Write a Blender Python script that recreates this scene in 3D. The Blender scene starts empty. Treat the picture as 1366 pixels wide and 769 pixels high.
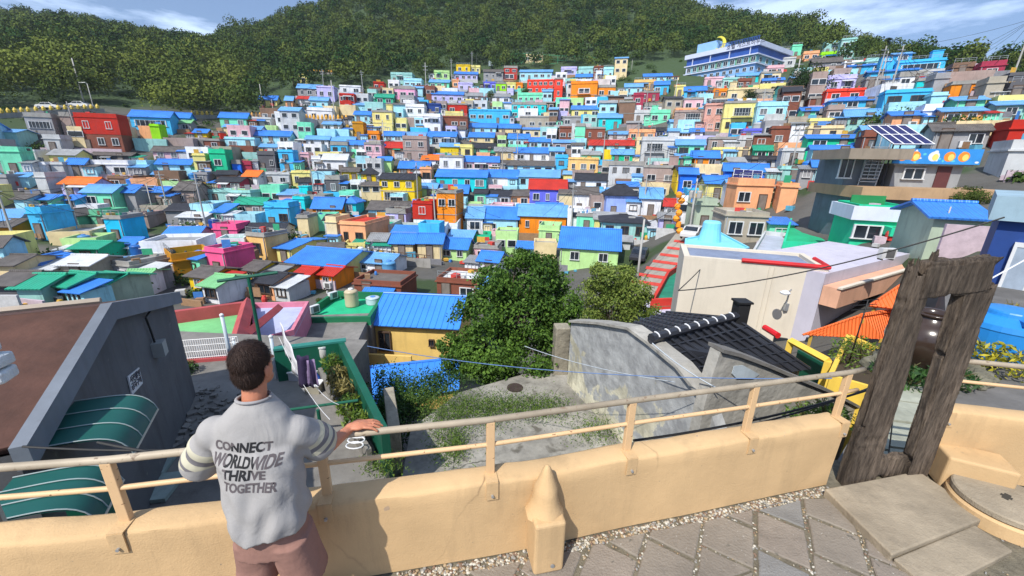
import bpy, bmesh, math, random
import numpy as np
from mathutils import Vector, Matrix
random.seed(7); RNG=np.random.default_rng(11)
S=bpy.context.scene; COL=S.collection
# ------------------------------------------------------------------ camera geometry
F=530.;PITCH=math.radians(17.6);ROLL=math.radians(1.2);H=2.5
cp,sp=math.cos(PITCH),math.sin(PITCH);cr,sr=math.cos(ROLL),math.sin(ROLL)
def ray(u,v):
    a=(u-683)/F;b=-(v-384.5)/F
    x=a*cr-b*sr; y=a*sr+b*cr
    return Vector((x, cp+y*sp, -sp+y*cp))
def atz(u,v,z):
    d=ray(u,v);t=(z-H)/d.z;return Vector((d.x*t,d.y*t,z))
def atr(u,v,r):
    d=ray(u,v);t=r/math.hypot(d.x,d.y);return Vector((d.x*t,d.y*t,H+d.z*t))
def onp(u,v,P,az):
    """point of the pixel ray on the vertical plane through P running along azimuth az (deg from +y to +x)"""
    e=Vector((math.sin(math.radians(az)),math.cos(math.radians(az))));n=Vector((e.y,-e.x))
    d=ray(u,v);t=(n.x*P[0]+n.y*P[1])/(n.x*d.x+n.y*d.y)
    return Vector((d.x*t,d.y*t,H+d.z*t))
def proj(p):
    x,y,z=p[0],p[1],p[2]-H
    dd=y*cp-z*sp; yy=y*sp+z*cp
    if dd<1e-3: dd=1e-3
    X=x/dd;Y=yy/dd
    return (683+(X*cr+Y*sr)*F,384.5-(-X*sr+Y*cr)*F)
cam=bpy.data.cameras.new('camera');co=bpy.data.objects.new('camera',cam);COL.objects.link(co)
cam.sensor_width=36;cam.lens=36*F/1366;cam.clip_start=.05;cam.clip_end=4000
R=Matrix.Rotation(0,4,'Z')@Matrix.Rotation(math.pi/2-PITCH,4,'X')@Matrix.Rotation(ROLL,4,'Z')
co.matrix_world=Matrix.Translation((0,0,H))@R
S.camera=co
S.render.resolution_x=1366;S.render.resolution_y=769
# ------------------------------------------------------------------ light
SAZ=-30;SEL=50   # sun stands behind-left of the camera
sdir=Vector((math.sin(math.radians(180+(-SAZ)))*math.cos(math.radians(SEL)),math.cos(math.radians(180+(-SAZ)))*math.cos(math.radians(SEL)),math.sin(math.radians(SEL))))
sun=bpy.data.lights.new('sun','SUN');sun.energy=4.1;sun.angle=math.radians(.53);sun.color=(1,.95,.86)
so=bpy.data.objects.new('sun',sun);COL.objects.link(so);so.rotation_euler=sdir.to_track_quat('Z','Y').to_euler();so.location=(0,0,50)
W=bpy.data.worlds.new('World');S.world=W;W.use_nodes=True
nt=W.node_tree;nt.nodes.clear()
out=nt.nodes.new('ShaderNodeOutputWorld');bg=nt.nodes.new('ShaderNodeBackground');sky=nt.nodes.new('ShaderNodeTexSky')
sky.sky_type='NISHITA';sky.sun_disc=False;sky.sun_elevation=math.radians(SEL);sky.sun_rotation=math.atan2(sdir.x,sdir.y)
sky.dust_density=1.8;sky.air_density=1.0;sky.ozone_density=1.6
tc=nt.nodes.new('ShaderNodeTexCoord');mp=nt.nodes.new('ShaderNodeMapping');mp.inputs['Scale'].default_value=(1.2,1.2,5)
nz=nt.nodes.new('ShaderNodeTexNoise');nz.inputs['Scale'].default_value=2.4;nz.inputs['Detail'].default_value=6;nz.inputs['Roughness'].default_value=.6
rp=nt.nodes.new('ShaderNodeValToRGB');rp.color_ramp.elements[0].position=.5;rp.color_ramp.elements[1].position=.63
rp.color_ramp.elements[0].color=(.12,.12,.12,1);rp.color_ramp.elements[1].color=(.8,.8,.8,1)
mx=nt.nodes.new('ShaderNodeMix');mx.data_type='RGBA';mx.inputs[7].default_value=(9.5,10.2,11.2,1)
nt.links.new(tc.outputs['Generated'],mp.inputs[0]);nt.links.new(mp.outputs[0],nz.inputs[0]);nt.links.new(nz.outputs[0],rp.inputs[0])
nt.links.new(rp.outputs[0],mx.inputs[0]);nt.links.new(sky.outputs[0],mx.inputs[6])
tint=nt.nodes.new('ShaderNodeMix');tint.data_type='RGBA';tint.blend_type='MULTIPLY';tint.inputs[0].default_value=1;tint.inputs[7].default_value=(.84,.98,1.2,1)
nt.links.new(mx.outputs[2],tint.inputs[6])
nt.links.new(tint.outputs[2],bg.inputs[0]);bg.inputs[1].default_value=.09
nt.links.new(bg.outputs[0],out.inputs[0])
S.view_settings.view_transform='Standard';S.view_settings.look='None';S.view_settings.exposure=.38;S.view_settings.gamma=1
# ------------------------------------------------------------------ materials
MC={}
def pm(name,col,rough=.75,var=.16,scale=1.2,bump=0.,metal=0.,spec=.4,stain=0.,stretch=(1,1,1),coord='Object',ridge=None,fine=0):
    if name in MC: return MC[name]
    m=bpy.data.materials.new(name);m.use_nodes=True;t=m.node_tree;b=t.nodes['Principled BSDF']
    b.inputs['Roughness'].default_value=rough;b.inputs['Metallic'].default_value=metal;b.inputs['Specular IOR Level'].default_value=spec
    tc=t.nodes.new('ShaderNodeTexCoord');mp=t.nodes.new('ShaderNodeMapping');mp.inputs['Scale'].default_value=stretch
    t.links.new(tc.outputs[coord],mp.inputs[0])
    n=t.nodes.new('ShaderNodeTexNoise');n.inputs['Scale'].default_value=scale;n.inputs['Detail'].default_value=5;n.inputs['Roughness'].default_value=.65
    t.links.new(mp.outputs[0],n.inputs[0])
    r=t.nodes.new('ShaderNodeValToRGB');c=col
    e=r.color_ramp.elements;e[0].position=.3;e[1].position=.7
    e[0].color=(c[0]*(1-var),c[1]*(1-var),c[2]*(1-var),1);e[1].color=(min(1,c[0]*(1+var*.7)),min(1,c[1]*(1+var*.7)),min(1,c[2]*(1+var*.7)),1)
    t.links.new(n.outputs[0],r.inputs[0]);last=r.outputs[0]
    if stain>0:
        mp2=t.nodes.new('ShaderNodeMapping');mp2.inputs['Scale'].default_value=(1.1,1.1,.16);t.links.new(tc.outputs[coord],mp2.inputs[0])
        n2=t.nodes.new('ShaderNodeTexNoise');n2.inputs['Scale'].default_value=2.3;n2.inputs['Detail'].default_value=7;n2.inputs['Roughness'].default_value=.7
        t.links.new(mp2.outputs[0],n2.inputs[0])
        r2=t.nodes.new('ShaderNodeValToRGB');r2.color_ramp.elements[0].position=.52;r2.color_ramp.elements[1].position=.74
        r2.color_ramp.elements[0].color=(0,0,0,1);r2.color_ramp.elements[1].color=(stain,stain,stain,1);t.links.new(n2.outputs[0],r2.inputs[0])
        mx=t.nodes.new('ShaderNodeMix');mx.data_type='RGBA';mx.inputs[7].default_value=(c[0]*.25+.04,c[1]*.25+.035,c[2]*.25+.03,1)
        t.links.new(r2.outputs[0],mx.inputs[0]);t.links.new(last,mx.inputs[6]);last=mx.outputs[2]
    t.links.new(last,b.inputs['Base Color'])
    if bump or ridge or fine:
        bp=t.nodes.new('ShaderNodeBump');bp.inputs['Strength'].default_value=1;bp.inputs['Distance'].default_value=1
        hs=[]
        if bump:
            n3=t.nodes.new('ShaderNodeTexNoise');n3.inputs['Scale'].default_value=scale*6;n3.inputs['Detail'].default_value=6;t.links.new(mp.outputs[0],n3.inputs[0])
            k=t.nodes.new('ShaderNodeMath');k.operation='MULTIPLY';k.inputs[1].default_value=bump;t.links.new(n3.outputs[0],k.inputs[0]);hs.append(k.outputs[0])
        if ridge:
            ax,freq,amp=ridge
            w=t.nodes.new('ShaderNodeTexWave');w.wave_type='BANDS';w.bands_direction=ax;w.wave_profile='SIN';w.inputs['Scale'].default_value=freq;w.inputs['Distortion'].default_value=0
            t.links.new(tc.outputs[coord],w.inputs[0])
            k=t.nodes.new('ShaderNodeMath');k.operation='MULTIPLY';k.inputs[1].default_value=amp;t.links.new(w.outputs[0],k.inputs[0]);hs.append(k.outputs[0])
        h=hs[0]
        for x in hs[1:]:
            a=t.nodes.new('ShaderNodeMath');a.operation='ADD';t.links.new(h,a.inputs[0]);t.links.new(x,a.inputs[1]);h=a.outputs[0]
        t.links.new(h,bp.inputs['Height']);t.links.new(bp.outputs[0],b.inputs['Normal'])
    MC[name]=m;return m
def leafmat(name,c,c2,trans=.35,rough=.55,spec=.35):
    if name in MC: return MC[name]
    m=bpy.data.materials.new(name);m.use_nodes=True;t=m.node_tree;b=t.nodes['Principled BSDF'];o=t.nodes['Material Output']
    at=t.nodes.new('ShaderNodeAttribute');at.attribute_name='tint'
    mx=t.nodes.new('ShaderNodeMix');mx.data_type='RGBA';mx.inputs[6].default_value=(*c,1);mx.inputs[7].default_value=(*c2,1)
    t.links.new(at.outputs['Fac'],mx.inputs[0]);t.links.new(mx.outputs[2],b.inputs['Base Color']);b.inputs['Roughness'].default_value=rough;b.inputs['Specular IOR Level'].default_value=spec
    tr=t.nodes.new('ShaderNodeBsdfTranslucent');t.links.new(mx.outputs[2],tr.inputs[0])
    ms=t.nodes.new('ShaderNodeMixShader');ms.inputs[0].default_value=trans;t.links.new(b.outputs[0],ms.inputs[1]);t.links.new(tr.outputs[0],ms.inputs[2]);t.links.new(ms.outputs[0],o.inputs[0])
    MC[name]=m;return m
# ------------------------------------------------------------------ mesh builder
class MB:
    def __init__(s): s.v=[];s.f=[];s.m=[];s.sm=False
    def add(s,vs,fs,mi=0):
        o=len(s.v);s.v+=[tuple(x) for x in vs];s.f+=[tuple(i+o for i in f) for f in fs];s.m+=[mi]*len(fs);return s
    def box(s,c,d,rz=0,mi=0,M=None):
        x,y,z=d[0]/2,d[1]/2,d[2]/2;cs,sn=math.cos(rz),math.sin(rz);vs=[]
        for a,b,e in((-x,-y,-z),(x,-y,-z),(x,y,-z),(-x,y,-z),(-x,-y,z),(x,-y,z),(x,y,z),(-x,y,z)):
            p=Vector((a*cs-b*sn+c[0],a*sn+b*cs+c[1],e+c[2]))
            vs.append(M@p if M else p)
        return s.add(vs,[(0,3,2,1),(4,5,6,7),(0,1,5,4),(1,2,6,5),(2,3,7,6),(3,0,4,7)],mi)
    def prism(s,poly,z0,z1,mi=0,top=None):
        n=len(poly)
        a=sum(poly[i][0]*poly[(i+1)%n][1]-poly[(i+1)%n][0]*poly[i][1] for i in range(n))
        if a<0: poly=poly[::-1]
        vs=[(p[0],p[1],z0) for p in poly]+[(p[0],p[1],z1 if len(p)<3 else p[2]) for p in poly]
        fs=[tuple(range(n))[::-1],tuple(range(n,2*n))]+[(i,(i+1)%n,(i+1)%n+n,i+n) for i in range(n)]
        s.add(vs,fs,mi)
        if top is not None: s.m[-n-1]=top
        return s
    def slab(s,pts,th,mi=0):
        """planar polygon given thickness along its own normal (downwards/backwards)"""
        P=[Vector(p) for p in pts];nn=Vector((0,0,0));n=len(P)
        for i in range(n): nn+=(P[i]-P[0]).cross(P[(i+1)%n]-P[0])
        nn.normalize();Q=[p-nn*th for p in P]
        s.add(P+Q,[tuple(range(n)),tuple(range(n,2*n))[::-1]]+[(i,i+n,(i+1)%n+n,(i+1)%n) for i in range(n)],mi);return s
    def tube(s,pts,r,n=8,mi=0,cap=True):
        P=[Vector(p) for p in pts];k=len(P);rs=r if isinstance(r,(list,tuple)) else [r]*k;vs=[];fs=[]
        prev=None
        for i,p in enumerate(P):
            d=(P[min(i+1,k-1)]-P[max(i-1,0)]);d=d.normalized() if d.length>1e-9 else Vector((0,0,1))
            if prev is None:
                a=d.cross(Vector((0,0,1)));a=a.normalized() if a.length>1e-3 else Vector((1,0,0))
            else:
                a=prev-d*prev.dot(d);a=a.normalized() if a.length>1e-4 else Vector((1,0,0))
            prev=a;b=d.cross(a)
            for j in range(n):
                t=2*math.pi*j/n;vs.append(p+(a*math.cos(t)+b*math.sin(t))*rs[i])
        for i in range(k-1):
            for j in range(n): fs.append((i*n+j,i*n+(j+1)%n,(i+1)*n+(j+1)%n,(i+1)*n+j))
        if cap: fs+=[tuple(range(n))[::-1],tuple(range((k-1)*n,k*n))]
        s.add(vs,fs,mi);return s
    def lathe(s,prof,c=(0,0,0),n=24,mi=0):
        vs=[];fs=[];k=len(prof)
        for r,z in prof:
            for j in range(n): t=2*math.pi*j/n;vs.append((c[0]+r*math.cos(t),c[1]+r*math.sin(t),c[2]+z))
        for i in range(k-1):
            for j in range(n): fs.append((i*n+j,i*n+(j+1)%n,(i+1)*n+(j+1)%n,(i+1)*n+j))
        fs+=[tuple(range(n))[::-1],tuple(range((k-1)*n,k*n))]
        s.add(vs,fs,mi);return s
    def mesh(s,name,mats,smooth=False):
        me=bpy.data.meshes.new(name);me.from_pydata(s.v,[],s.f)
        if not isinstance(mats,(list,tuple)): mats=[mats]
        for m in mats: me.materials.append(m)
        if len(mats)>1: me.polygons.foreach_set('material_index',s.m)
        if smooth: me.polygons.foreach_set('use_smooth',[True]*len(s.f))
        me.update();return me
    def build(s,name,mats,parent=None,smooth=False,loc=None):
        return link(name,s.mesh(name,mats,smooth),parent,loc)
def link(name,me,parent=None,loc=None):
    o=bpy.data.objects.new(name,me);COL.objects.link(o)
    if parent: o.parent=parent
    if loc is not None: o.location=loc
    return o
def tag(o,label,cat,group=None):
    o['label']=label;o['category']=cat
    if group:o['group']=group
    return o
def struct(o): o['kind']='structure';return o
def thing(name,label,cat,loc=(0,0,0),rz=0,group=None):
    o=bpy.data.objects.new(name,None);COL.objects.link(o);o.location=loc;o.rotation_euler=(0,0,rz);o.empty_display_size=.3
    return tag(o,label,cat,group)
def copytree(o,loc=None,rz=None,label=None,scale=None):
    c=o.copy();COL.objects.link(c)
    if loc is not None:c.location=loc
    if rz is not None:c.rotation_euler=(0,0,rz)
    if scale is not None:c.scale=(scale,)*3
    if label:c['label']=label
    for ch in o.children:
        d=ch.copy();COL.objects.link(d);d.parent=c
        for g in ch.children:
            e=g.copy();COL.objects.link(e);e.parent=d
    return c
def bevel(o,w=.01,seg=2):
    m=o.modifiers.new('bevel','BEVEL');m.width=w;m.segments=seg;m.limit_method='ANGLE';return o
# leaves
def quads_mesh(name,P,sz,mat,tint,up=.0,asp=.6,N=None):
    n=len(P);A=RNG.normal(size=(n,3))
    if N is not None: A=A*.55+N*.9
    A[:,2]+=up;A/=np.linalg.norm(A,axis=1)[:,None]
    B=np.cross(A,RNG.normal(size=(n,3)));B/=np.linalg.norm(B,axis=1)[:,None];C=np.cross(A,B)
    sz=np.broadcast_to(np.asarray(sz,float),(n,))[:,None]
    V=np.empty((n,4,3));V[:,0]=P-B*sz;V[:,1]=P-C*sz*asp;V[:,2]=P+B*sz;V[:,3]=P+C*sz*asp
    me=bpy.data.meshes.new(name);me.vertices.add(4*n);me.vertices.foreach_set('co',V.reshape(-1))
    me.loops.add(4*n);me.loops.foreach_set('vertex_index',np.arange(4*n,dtype=np.int32))
    me.polygons.add(n);me.polygons.foreach_set('loop_start',np.arange(0,4*n,4,dtype=np.int32))
    me.update(calc_edges=True)
    a=me.attributes.new('tint','FLOAT','POINT');a.data.foreach_set('value',np.repeat(np.clip(tint,0,1),4).astype(np.float32))
    me.materials.append(mat);return me
# ------------------------------------------------------------------ terrain
COLS=[(-150,[(560,9),(430,35),(400,50),(350,68),(300,85),(260,97),(220,110),(180,122),(150,138),(140,150),(95,200),(65,260),(42,340),(-6,480)]),
(0,[(560,9),(430,35),(400,48),(350,66),(300,84),(260,97),(220,110),(180,122),(150,138),(140,150),(95,200),(65,260),(47,340),(14,480)]),
(170,[(560,9),(430,35),(400,46),(350,64),(300,82),(260,97),(220,110),(180,122),(152,138),(140,150),(95,200),(62,250),(52,330),(38,450)]),
(300,[(560,9),(430,35),(400,42),(350,58),(310,72),(270,88),(235,100),(205,112),(180,125),(160,138),(142,155),(100,200),(80,250),(64,400)]),
(345,[(560,9),(430,33),(400,42),(350,58),(310,72),(270,88),(235,100),(205,112),(180,125),(160,138),(140,155),(100,200),(75,250),(48,330)]),
(430,[(560,9),(430,30),(400,40),(350,54),(310,69),(270,84),(240,97),(210,110),(180,122),(160,132),(130,155),(100,185),(66,235),(22,320)]),
(512,[(560,9),(430,28),(400,38),(350,52),(310,68),(270,82),(240,95),(210,108),(180,120),(150,138),(120,160),(98,185),(60,235),(-30,350)]),
(683,[(560,9),(480,24),(415,35),(362,50),(325,65),(285,80),(250,95),(218,110),(185,130),(152,150),(122,170),(88,200),(35,260),(-60,400)]),
(854,[(560,9),(470,24),(400,35),(352,48),(310,62),(270,78),(235,92),(200,108),(170,120),(140,137),(110,157),(82,182),(45,240),(-25,380)]),
(925,[(560,9),(460,22),(390,33),(345,44),(300,58),(262,72),(230,84),(200,97),(170,112),(140,128),(112,150),(80,180),(52,240),(28,330)]),
(1025,[(560,9),(450,20),(380,31),(335,42),(300,52),(260,62),(230,75),(200,88),(175,100),(140,118),(112,140),(90,165),(62,220),(38,300)]),
(1110,[(560,9),(465,18),(370,28),(330,38),(290,48),(250,57),(222,66),(190,77),(160,90),(130,105),(105,120),(88,140),(73,180),(62,260)]),
(1195,[(560,9),(485,16),(385,25),(325,33),(285,42),(245,50),(215,58),(185,68),(155,80),(125,95),(105,110),(92,125),(88,150),(90,210)]),
(1280,[(560,9),(475,15),(378,22),(320,29),(285,38),(250,47),(220,55),(190,64),(155,77),(125,90),(105,105),(95,118),(97,140),(103,190)]),
(1366,[(560,9),(420,14),(360,20),(320,27),(285,36),(250,45),(220,53),(190,62),(160,75),(130,88),(112,100),(102,115),(106,130),(114,170)]),
(1540,[(560,9),(420,14),(360,20),(320,27),(285,36),(250,45),(220,53),(190,62),(160,75),(130,88),(112,100),(102,115),(98,130),(112,170)])]
TA=[];TR=[];TZ=[]
for u,prof in COLS:
    d=ray(u,217);az=math.atan2(d.x,d.y);rs=[0];zs=[None]
    for v,r in prof:
        lo,hi=-60,200
        for _ in range(40):
            mid=(lo+hi)/2
            if proj((r*math.sin(az),r*math.cos(az),mid))[1]>v: lo=mid
            else: hi=mid
        rs.append(r);zs.append(lo)
    zs[0]=zs[1]=min(-6.5,zs[2] if zs[2]<-6 else -6.5)
    rs+= [rs[-1]*1.35,rs[-1]*3];zs+=[zs[-1]-25,zs[-1]-60]
    TA.append(az);TR.append(np.array(rs,float));TZ.append(np.array(zs,float))
def tz(x,y):
    r=math.hypot(x,y);a=math.atan2(x,y)
    if a<=TA[0]: return float(np.interp(r,TR[0],TZ[0]))
    if a>=TA[-1]: return float(np.interp(r,TR[-1],TZ[-1]))
    for i in range(len(TA)-1):
        if a<TA[i+1]: break
    t=(a-TA[i])/(TA[i+1]-TA[i]);t=t*t*(3-2*t)
    return float(np.interp(r,TR[i],TZ[i])*(1-t)+np.interp(r,TR[i+1],TZ[i+1])*t)
def ground(u,v,rmin=16,rmax=400):
    d=ray(u,v);hd=math.hypot(d.x,d.y);r=rmin;step=1.0
    while r<rmax:
        t=r/hd
        if H+d.z*t<tz(d.x*t,d.y*t):
            lo,hi=r-step,r
            for _ in range(12):
                m=(lo+hi)/2;t=m/hd
                if H+d.z*t<tz(d.x*t,d.y*t): hi=m
                else: lo=m
            t=hi/hd;return Vector((d.x*t,d.y*t,tz(d.x*t,d.y*t)))
        r+=step
    return None
def build_terrain():
    na,nr=220,170;a0,a1=math.radians(-100),math.radians(100);vs=[];fs=[]
    rr=[2+ (i/(nr-1))**2.1*1400 for i in range(nr)]
    for i in range(na):
        a=a0+(a1-a0)*i/(na-1)
        for r in rr: x,y=r*math.sin(a),r*math.cos(a);vs.append((x,y,tz(x,y)-.05))
    for i in range(na-1):
        for j in range(nr-1): fs.append((i*nr+j,i*nr+j+1,(i+1)*nr+j+1,(i+1)*nr+j))
    m=MB();m.add(vs,fs)
    mt=pm('hillside_ground',(.1,.095,.085),.9,.3,.12,bump=.15)  # base tone kept dark to stand in for shadow in the alleys
    t=mt.node_tree;b=t.nodes['Principled BSDF'];src=b.inputs['Base Color'].links[0].from_socket
    n=t.nodes.new('ShaderNodeTexNoise');n.inputs['Scale'].default_value=.09;n.inputs['Detail'].default_value=8;t.links.new(t.nodes['Texture Coordinate'].outputs['Object'],n.inputs[0])
    r=t.nodes.new('ShaderNodeValToRGB');r.color_ramp.elements[0].position=.5;r.color_ramp.elements[1].position=.56;t.links.new(n.outputs[0],r.inputs[0])
    mx=t.nodes.new('ShaderNodeMix');mx.data_type='RGBA';mx.inputs[7].default_value=(.035,.06,.02,1);t.links.new(r.outputs[0],mx.inputs[0]);t.links.new(src,mx.inputs[6]);t.links.new(mx.outputs[2],b.inputs['Base Color'])
    ln=t.nodes.new('ShaderNodeVectorMath');ln.operation='LENGTH';t.links.new(t.nodes['Texture Coordinate'].outputs['Object'],ln.inputs[0])
    mr=t.nodes.new('ShaderNodeMapRange');mr.inputs[1].default_value=138;mr.inputs[2].default_value=158;t.links.new(ln.outputs['Value'],mr.inputs[0])
    m3=t.nodes.new('ShaderNodeMix');m3.data_type='RGBA';m3.inputs[7].default_value=(.04,.07,.025,1);t.links.new(mr.outputs[0],m3.inputs[0]);t.links.new(mx.outputs[2],m3.inputs[6]);t.links.new(m3.outputs[2],b.inputs['Base Color'])
    o=m.build('terrain',mt,smooth=True);struct(o)
build_terrain()
# sea-level ground sheet out to the horizon
g=MB();g.add([(-3000,-3000,-75),(3000,-3000,-75),(3000,3000,-75),(-3000,3000,-75)],[(0,1,2,3)]);struct(g.build('ground',pm('plain_ground',(.06,.08,.04),.9,.2,.02)))
# ------------------------------------------------------------------ forest
FE=[(-150,142),(0,143),(170,144),(300,156),(345,160),(430,178),(512,188),(683,206),(854,188),(925,186),(1025,168),(1110,142),(1195,128),(1280,120),(1366,117),(1540,117)]
FA=[math.atan2(ray(u,217).x,ray(u,217).y) for u,_ in FE];FR=[r for _,r in FE]

def haze(density,col):
    m=MB();m.box((0,235,5),(1300,1270,163));me=m.mesh('haze',bpy.data.materials.new('haze'));mt=me.materials[0];mt.use_nodes=True;t=mt.node_tree;t.nodes.remove(t.nodes['Principled BSDF'])
    v=t.nodes.new('ShaderNodeVolumePrincipled');v.inputs['Color'].default_value=(*col,1);v.inputs['Density'].default_value=density;v.inputs['Anisotropy'].default_value=.2;t.links.new(v.outputs[0],t.nodes['Material Output'].inputs['Volume'])
    o=link('haze',me);o['kind']='stuff';tag(o,'thin pale haze over the hillside and village','haze')

def chips(m,scale,thr,col,soft=.02,dist=.35):
    """small chips and flecks of another colour, fixed on the surface"""
    t=m.node_tree;b=t.nodes['Principled BSDF'];src=b.inputs['Base Color'].links[0].from_socket;tc=t.nodes['Texture Coordinate']
    n=t.nodes.new('ShaderNodeTexNoise');n.inputs['Scale'].default_value=scale;n.inputs['Detail'].default_value=3;n.inputs['Distortion'].default_value=dist;t.links.new(tc.outputs['Object'],n.inputs[0])
    r=t.nodes.new('ShaderNodeValToRGB');r.color_ramp.elements[0].position=thr;r.color_ramp.elements[1].position=thr+soft;t.links.new(n.outputs[0],r.inputs[0])
    x=t.nodes.new('ShaderNodeMix');x.data_type='RGBA';x.inputs[7].default_value=(*col,1);t.links.new(r.outputs[0],x.inputs[0]);t.links.new(src,x.inputs[6]);t.links.new(x.outputs[2],b.inputs['Base Color'])
def cracks(m,scale,width,col):
    t=m.node_tree;b=t.nodes['Principled BSDF'];src=b.inputs['Base Color'].links[0].from_socket;tc=t.nodes['Texture Coordinate']
    d=t.nodes.new('ShaderNodeTexNoise');d.inputs['Scale'].default_value=scale*2.5;d.inputs['Detail'].default_value=4;t.links.new(tc.outputs['Object'],d.inputs[0])
    a=t.nodes.new('ShaderNodeMix');a.data_type='RGBA';a.inputs[0].default_value=.22;t.links.new(tc.outputs['Object'],a.inputs[6]);t.links.new(d.outputs['Color'],a.inputs[7])
    v=t.nodes.new('ShaderNodeTexVoronoi');v.feature='DISTANCE_TO_EDGE';v.inputs['Scale'].default_value=scale;t.links.new(a.outputs[2],v.inputs[0])
    r=t.nodes.new('ShaderNodeValToRGB');r.color_ramp.elements[0].position=0;r.color_ramp.elements[1].position=width;r.color_ramp.elements[0].color=(1,1,1,1);r.color_ramp.elements[1].color=(0,0,0,1);t.links.new(v.outputs['Distance'],r.inputs[0])
    n=t.nodes.new('ShaderNodeTexNoise');n.inputs['Scale'].default_value=scale*.8;t.links.new(tc.outputs['Object'],n.inputs[0])
    r2=t.nodes.new('ShaderNodeValToRGB');r2.color_ramp.elements[0].position=.5;r2.color_ramp.elements[1].position=.6;t.links.new(n.outputs[0],r2.inputs[0])
    k=t.nodes.new('ShaderNodeMath');k.operation='MULTIPLY';t.links.new(r.outputs[0],k.inputs[0]);t.links.new(r2.outputs[0],k.inputs[1])
    x=t.nodes.new('ShaderNodeMix');x.data_type='RGBA';x.inputs[7].default_value=(*col,1);t.links.new(k.outputs[0],x.inputs[0]);t.links.new(src,x.inputs[6]);t.links.new(x.outputs[2],b.inputs['Base Color'])
# ------------------------------------------------------------------ village
PAL={'wh':('white',(.66,.67,.7)),'cr':('cream',(.62,.52,.34)),'yl':('yellow',(.72,.5,.1)),'py':('pale yellow',(.66,.6,.28)),'or':('orange',(.72,.24,.045)),
'po':('peach',(.72,.36,.22)),'pc':('apricot',(.75,.45,.22)),'pk':('bright pink',(.72,.13,.25)),'pp':('pale pink',(.6,.4,.44)),'pi':('rose pink',(.72,.36,.5)),'rd':('dark red',(.36,.035,.025)),'cl':('coral red',(.66,.08,.06)),
'br':('brick brown',(.17,.065,.045)),'bn':('brown',(.17,.11,.08)),'bg':('beige grey',(.34,.31,.26)),'gy':('grey',(.27,.27,.28)),'dg':('dark grey',(.09,.09,.1)),'lg':('light grey',(.46,.47,.48)),
'sb':('sky blue',(.1,.4,.75)),'lb':('light blue',(.36,.6,.78)),'bl':('strong blue',(.03,.14,.6)),'db':('navy blue',(.02,.05,.2)),'tq':('turquoise',(.03,.5,.52)),'cy':('cyan blue',(.02,.42,.8)),
'mt':('mint green',(.22,.6,.42)),'gn':('jade green',(.02,.42,.24)),'lm':('lime green',(.3,.6,.06)),'pg':('pale green',(.42,.6,.3)),'lv':('lavender',(.45,.43,.68)),'pu':('violet blue',(.12,.13,.5)),
'mg':('maroon',(.28,.04,.07)),'lt':('pale teal',(.3,.5,.48)),'tp':('taupe',(.3,.24,.22)),'dp':('dusty rose',(.5,.3,.26)),'pb':('periwinkle blue',(.28,.36,.74)),'sg':('sage green',(.36,.42,.34)),'ms':('mustard brown',(.42,.21,.03)),'my':('dusty green',(.16,.42,.28))}
RP={'B':('bright blue',(.045,.22,.7)),'b':('pale blue',(.14,.37,.72)),'D':('black tiled',(.035,.036,.045)),'G':('grey',(.27,.28,.29)),'g':('green',(.02,.33,.2)),'R':('red',(.5,.03,.015)),'O':('orange',(.8,.17,.02)),'S':('slate brown',(.13,.115,.105)),'W':('white',(.62,.64,.66)),'L':('light green',(.2,.5,.22)),'P':('pink',(.6,.2,.3))}
def vivid(c,k=1.22):
    l=.3*c[0]+.6*c[1]+.1*c[2];return tuple(max(.004,min(.85,l+(x-l)*k)) for x in c)
def wallm(c):
    n,col=PAL[c];col=vivid(col);return pm('painted_wall_'+n.replace(' ','_'),tuple(min(.8,c*1.12) for c in col),.8,.2,.5,bump=.01,stain=.6)
def roofm(c,k='g'):
    n,col=RP[c]
    if k=='f': return pm('flat_roof_'+n.replace(' ','_'),col,.85,.3,.7,bump=.01,stain=.5)
    if c in 'DS': return pm('tile_roof_'+n.replace(' ','_'),col,.6,.35,1.4,bump=.01,ridge=('X',2.2,.05))
    return pm('metal_roof_'+n.replace(' ','_'),col,.45,.26,.35,ridge=('X',1.3,.05),spec=.4,stain=.4)
glass=pm('window_glass',(.018,.025,.035),.12,.5,.6,spec=.7)
glass2=pm('window_curtain',(.16,.17,.18),.35,.4,3,spec=.5)
frame=pm('window_frame_white',(.62,.63,.64),.5,.1,4)
framed=pm('window_frame_brown',(.09,.06,.045),.5,.2,4)
conc=pm('bare_concrete',(.3,.29,.27),.9,.25,.6,bump=.01,stain=.5)
dark=pm('dark_recess',(.02,.02,.022),.9,.3,1)
steel=pm('galvanised_steel',(.42,.44,.46),.4,.15,3,metal=.6)
# window meshes of unit size (x width, z height, facing -y)
def win_mesh(kind):
    m=MB();f=.07 if kind!='band' else .03
    if kind=='far': m.box((0,-.02,0),(1,.12,1),mi=0);m.box((-.24,-.09,0),(.4,.03,.78),mi=1);m.box((.24,-.09,0),(.4,.03,.78),mi=1);return m.mesh('window',[frame,glass])
    m.box((0,-.03,.5-f/2),(1,.14,f));m.box((0,-.05,-.5+f/2),(1.08,.2,f));m.box((-.5+f/2,-.03,0),(f,.14,1-2*f));m.box((.5-f/2,-.03,0),(f,.14,1-2*f))
    if kind=='band':
        for i in range(1,6): m.box((-.5+i/6,-.03,0),(.012,.12,1-2*f))
    else: m.box((0,-.03,0),(f*.7,.12,1-2*f))
    return m.mesh('window',[frame])
def pane_mesh(): m=MB();m.box((0,.0,0),(.88,.05,.88));return m.mesh('pane',[glass])
WM={'n':win_mesh('n'),'band':win_mesh('band'),'far':win_mesh('far')}
wd=WM['n'].copy();wd.materials[0]=framed;WM['d']=wd
PM=pane_mesh();PMc=PM.copy();PMc.materials[0]=glass2
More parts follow.
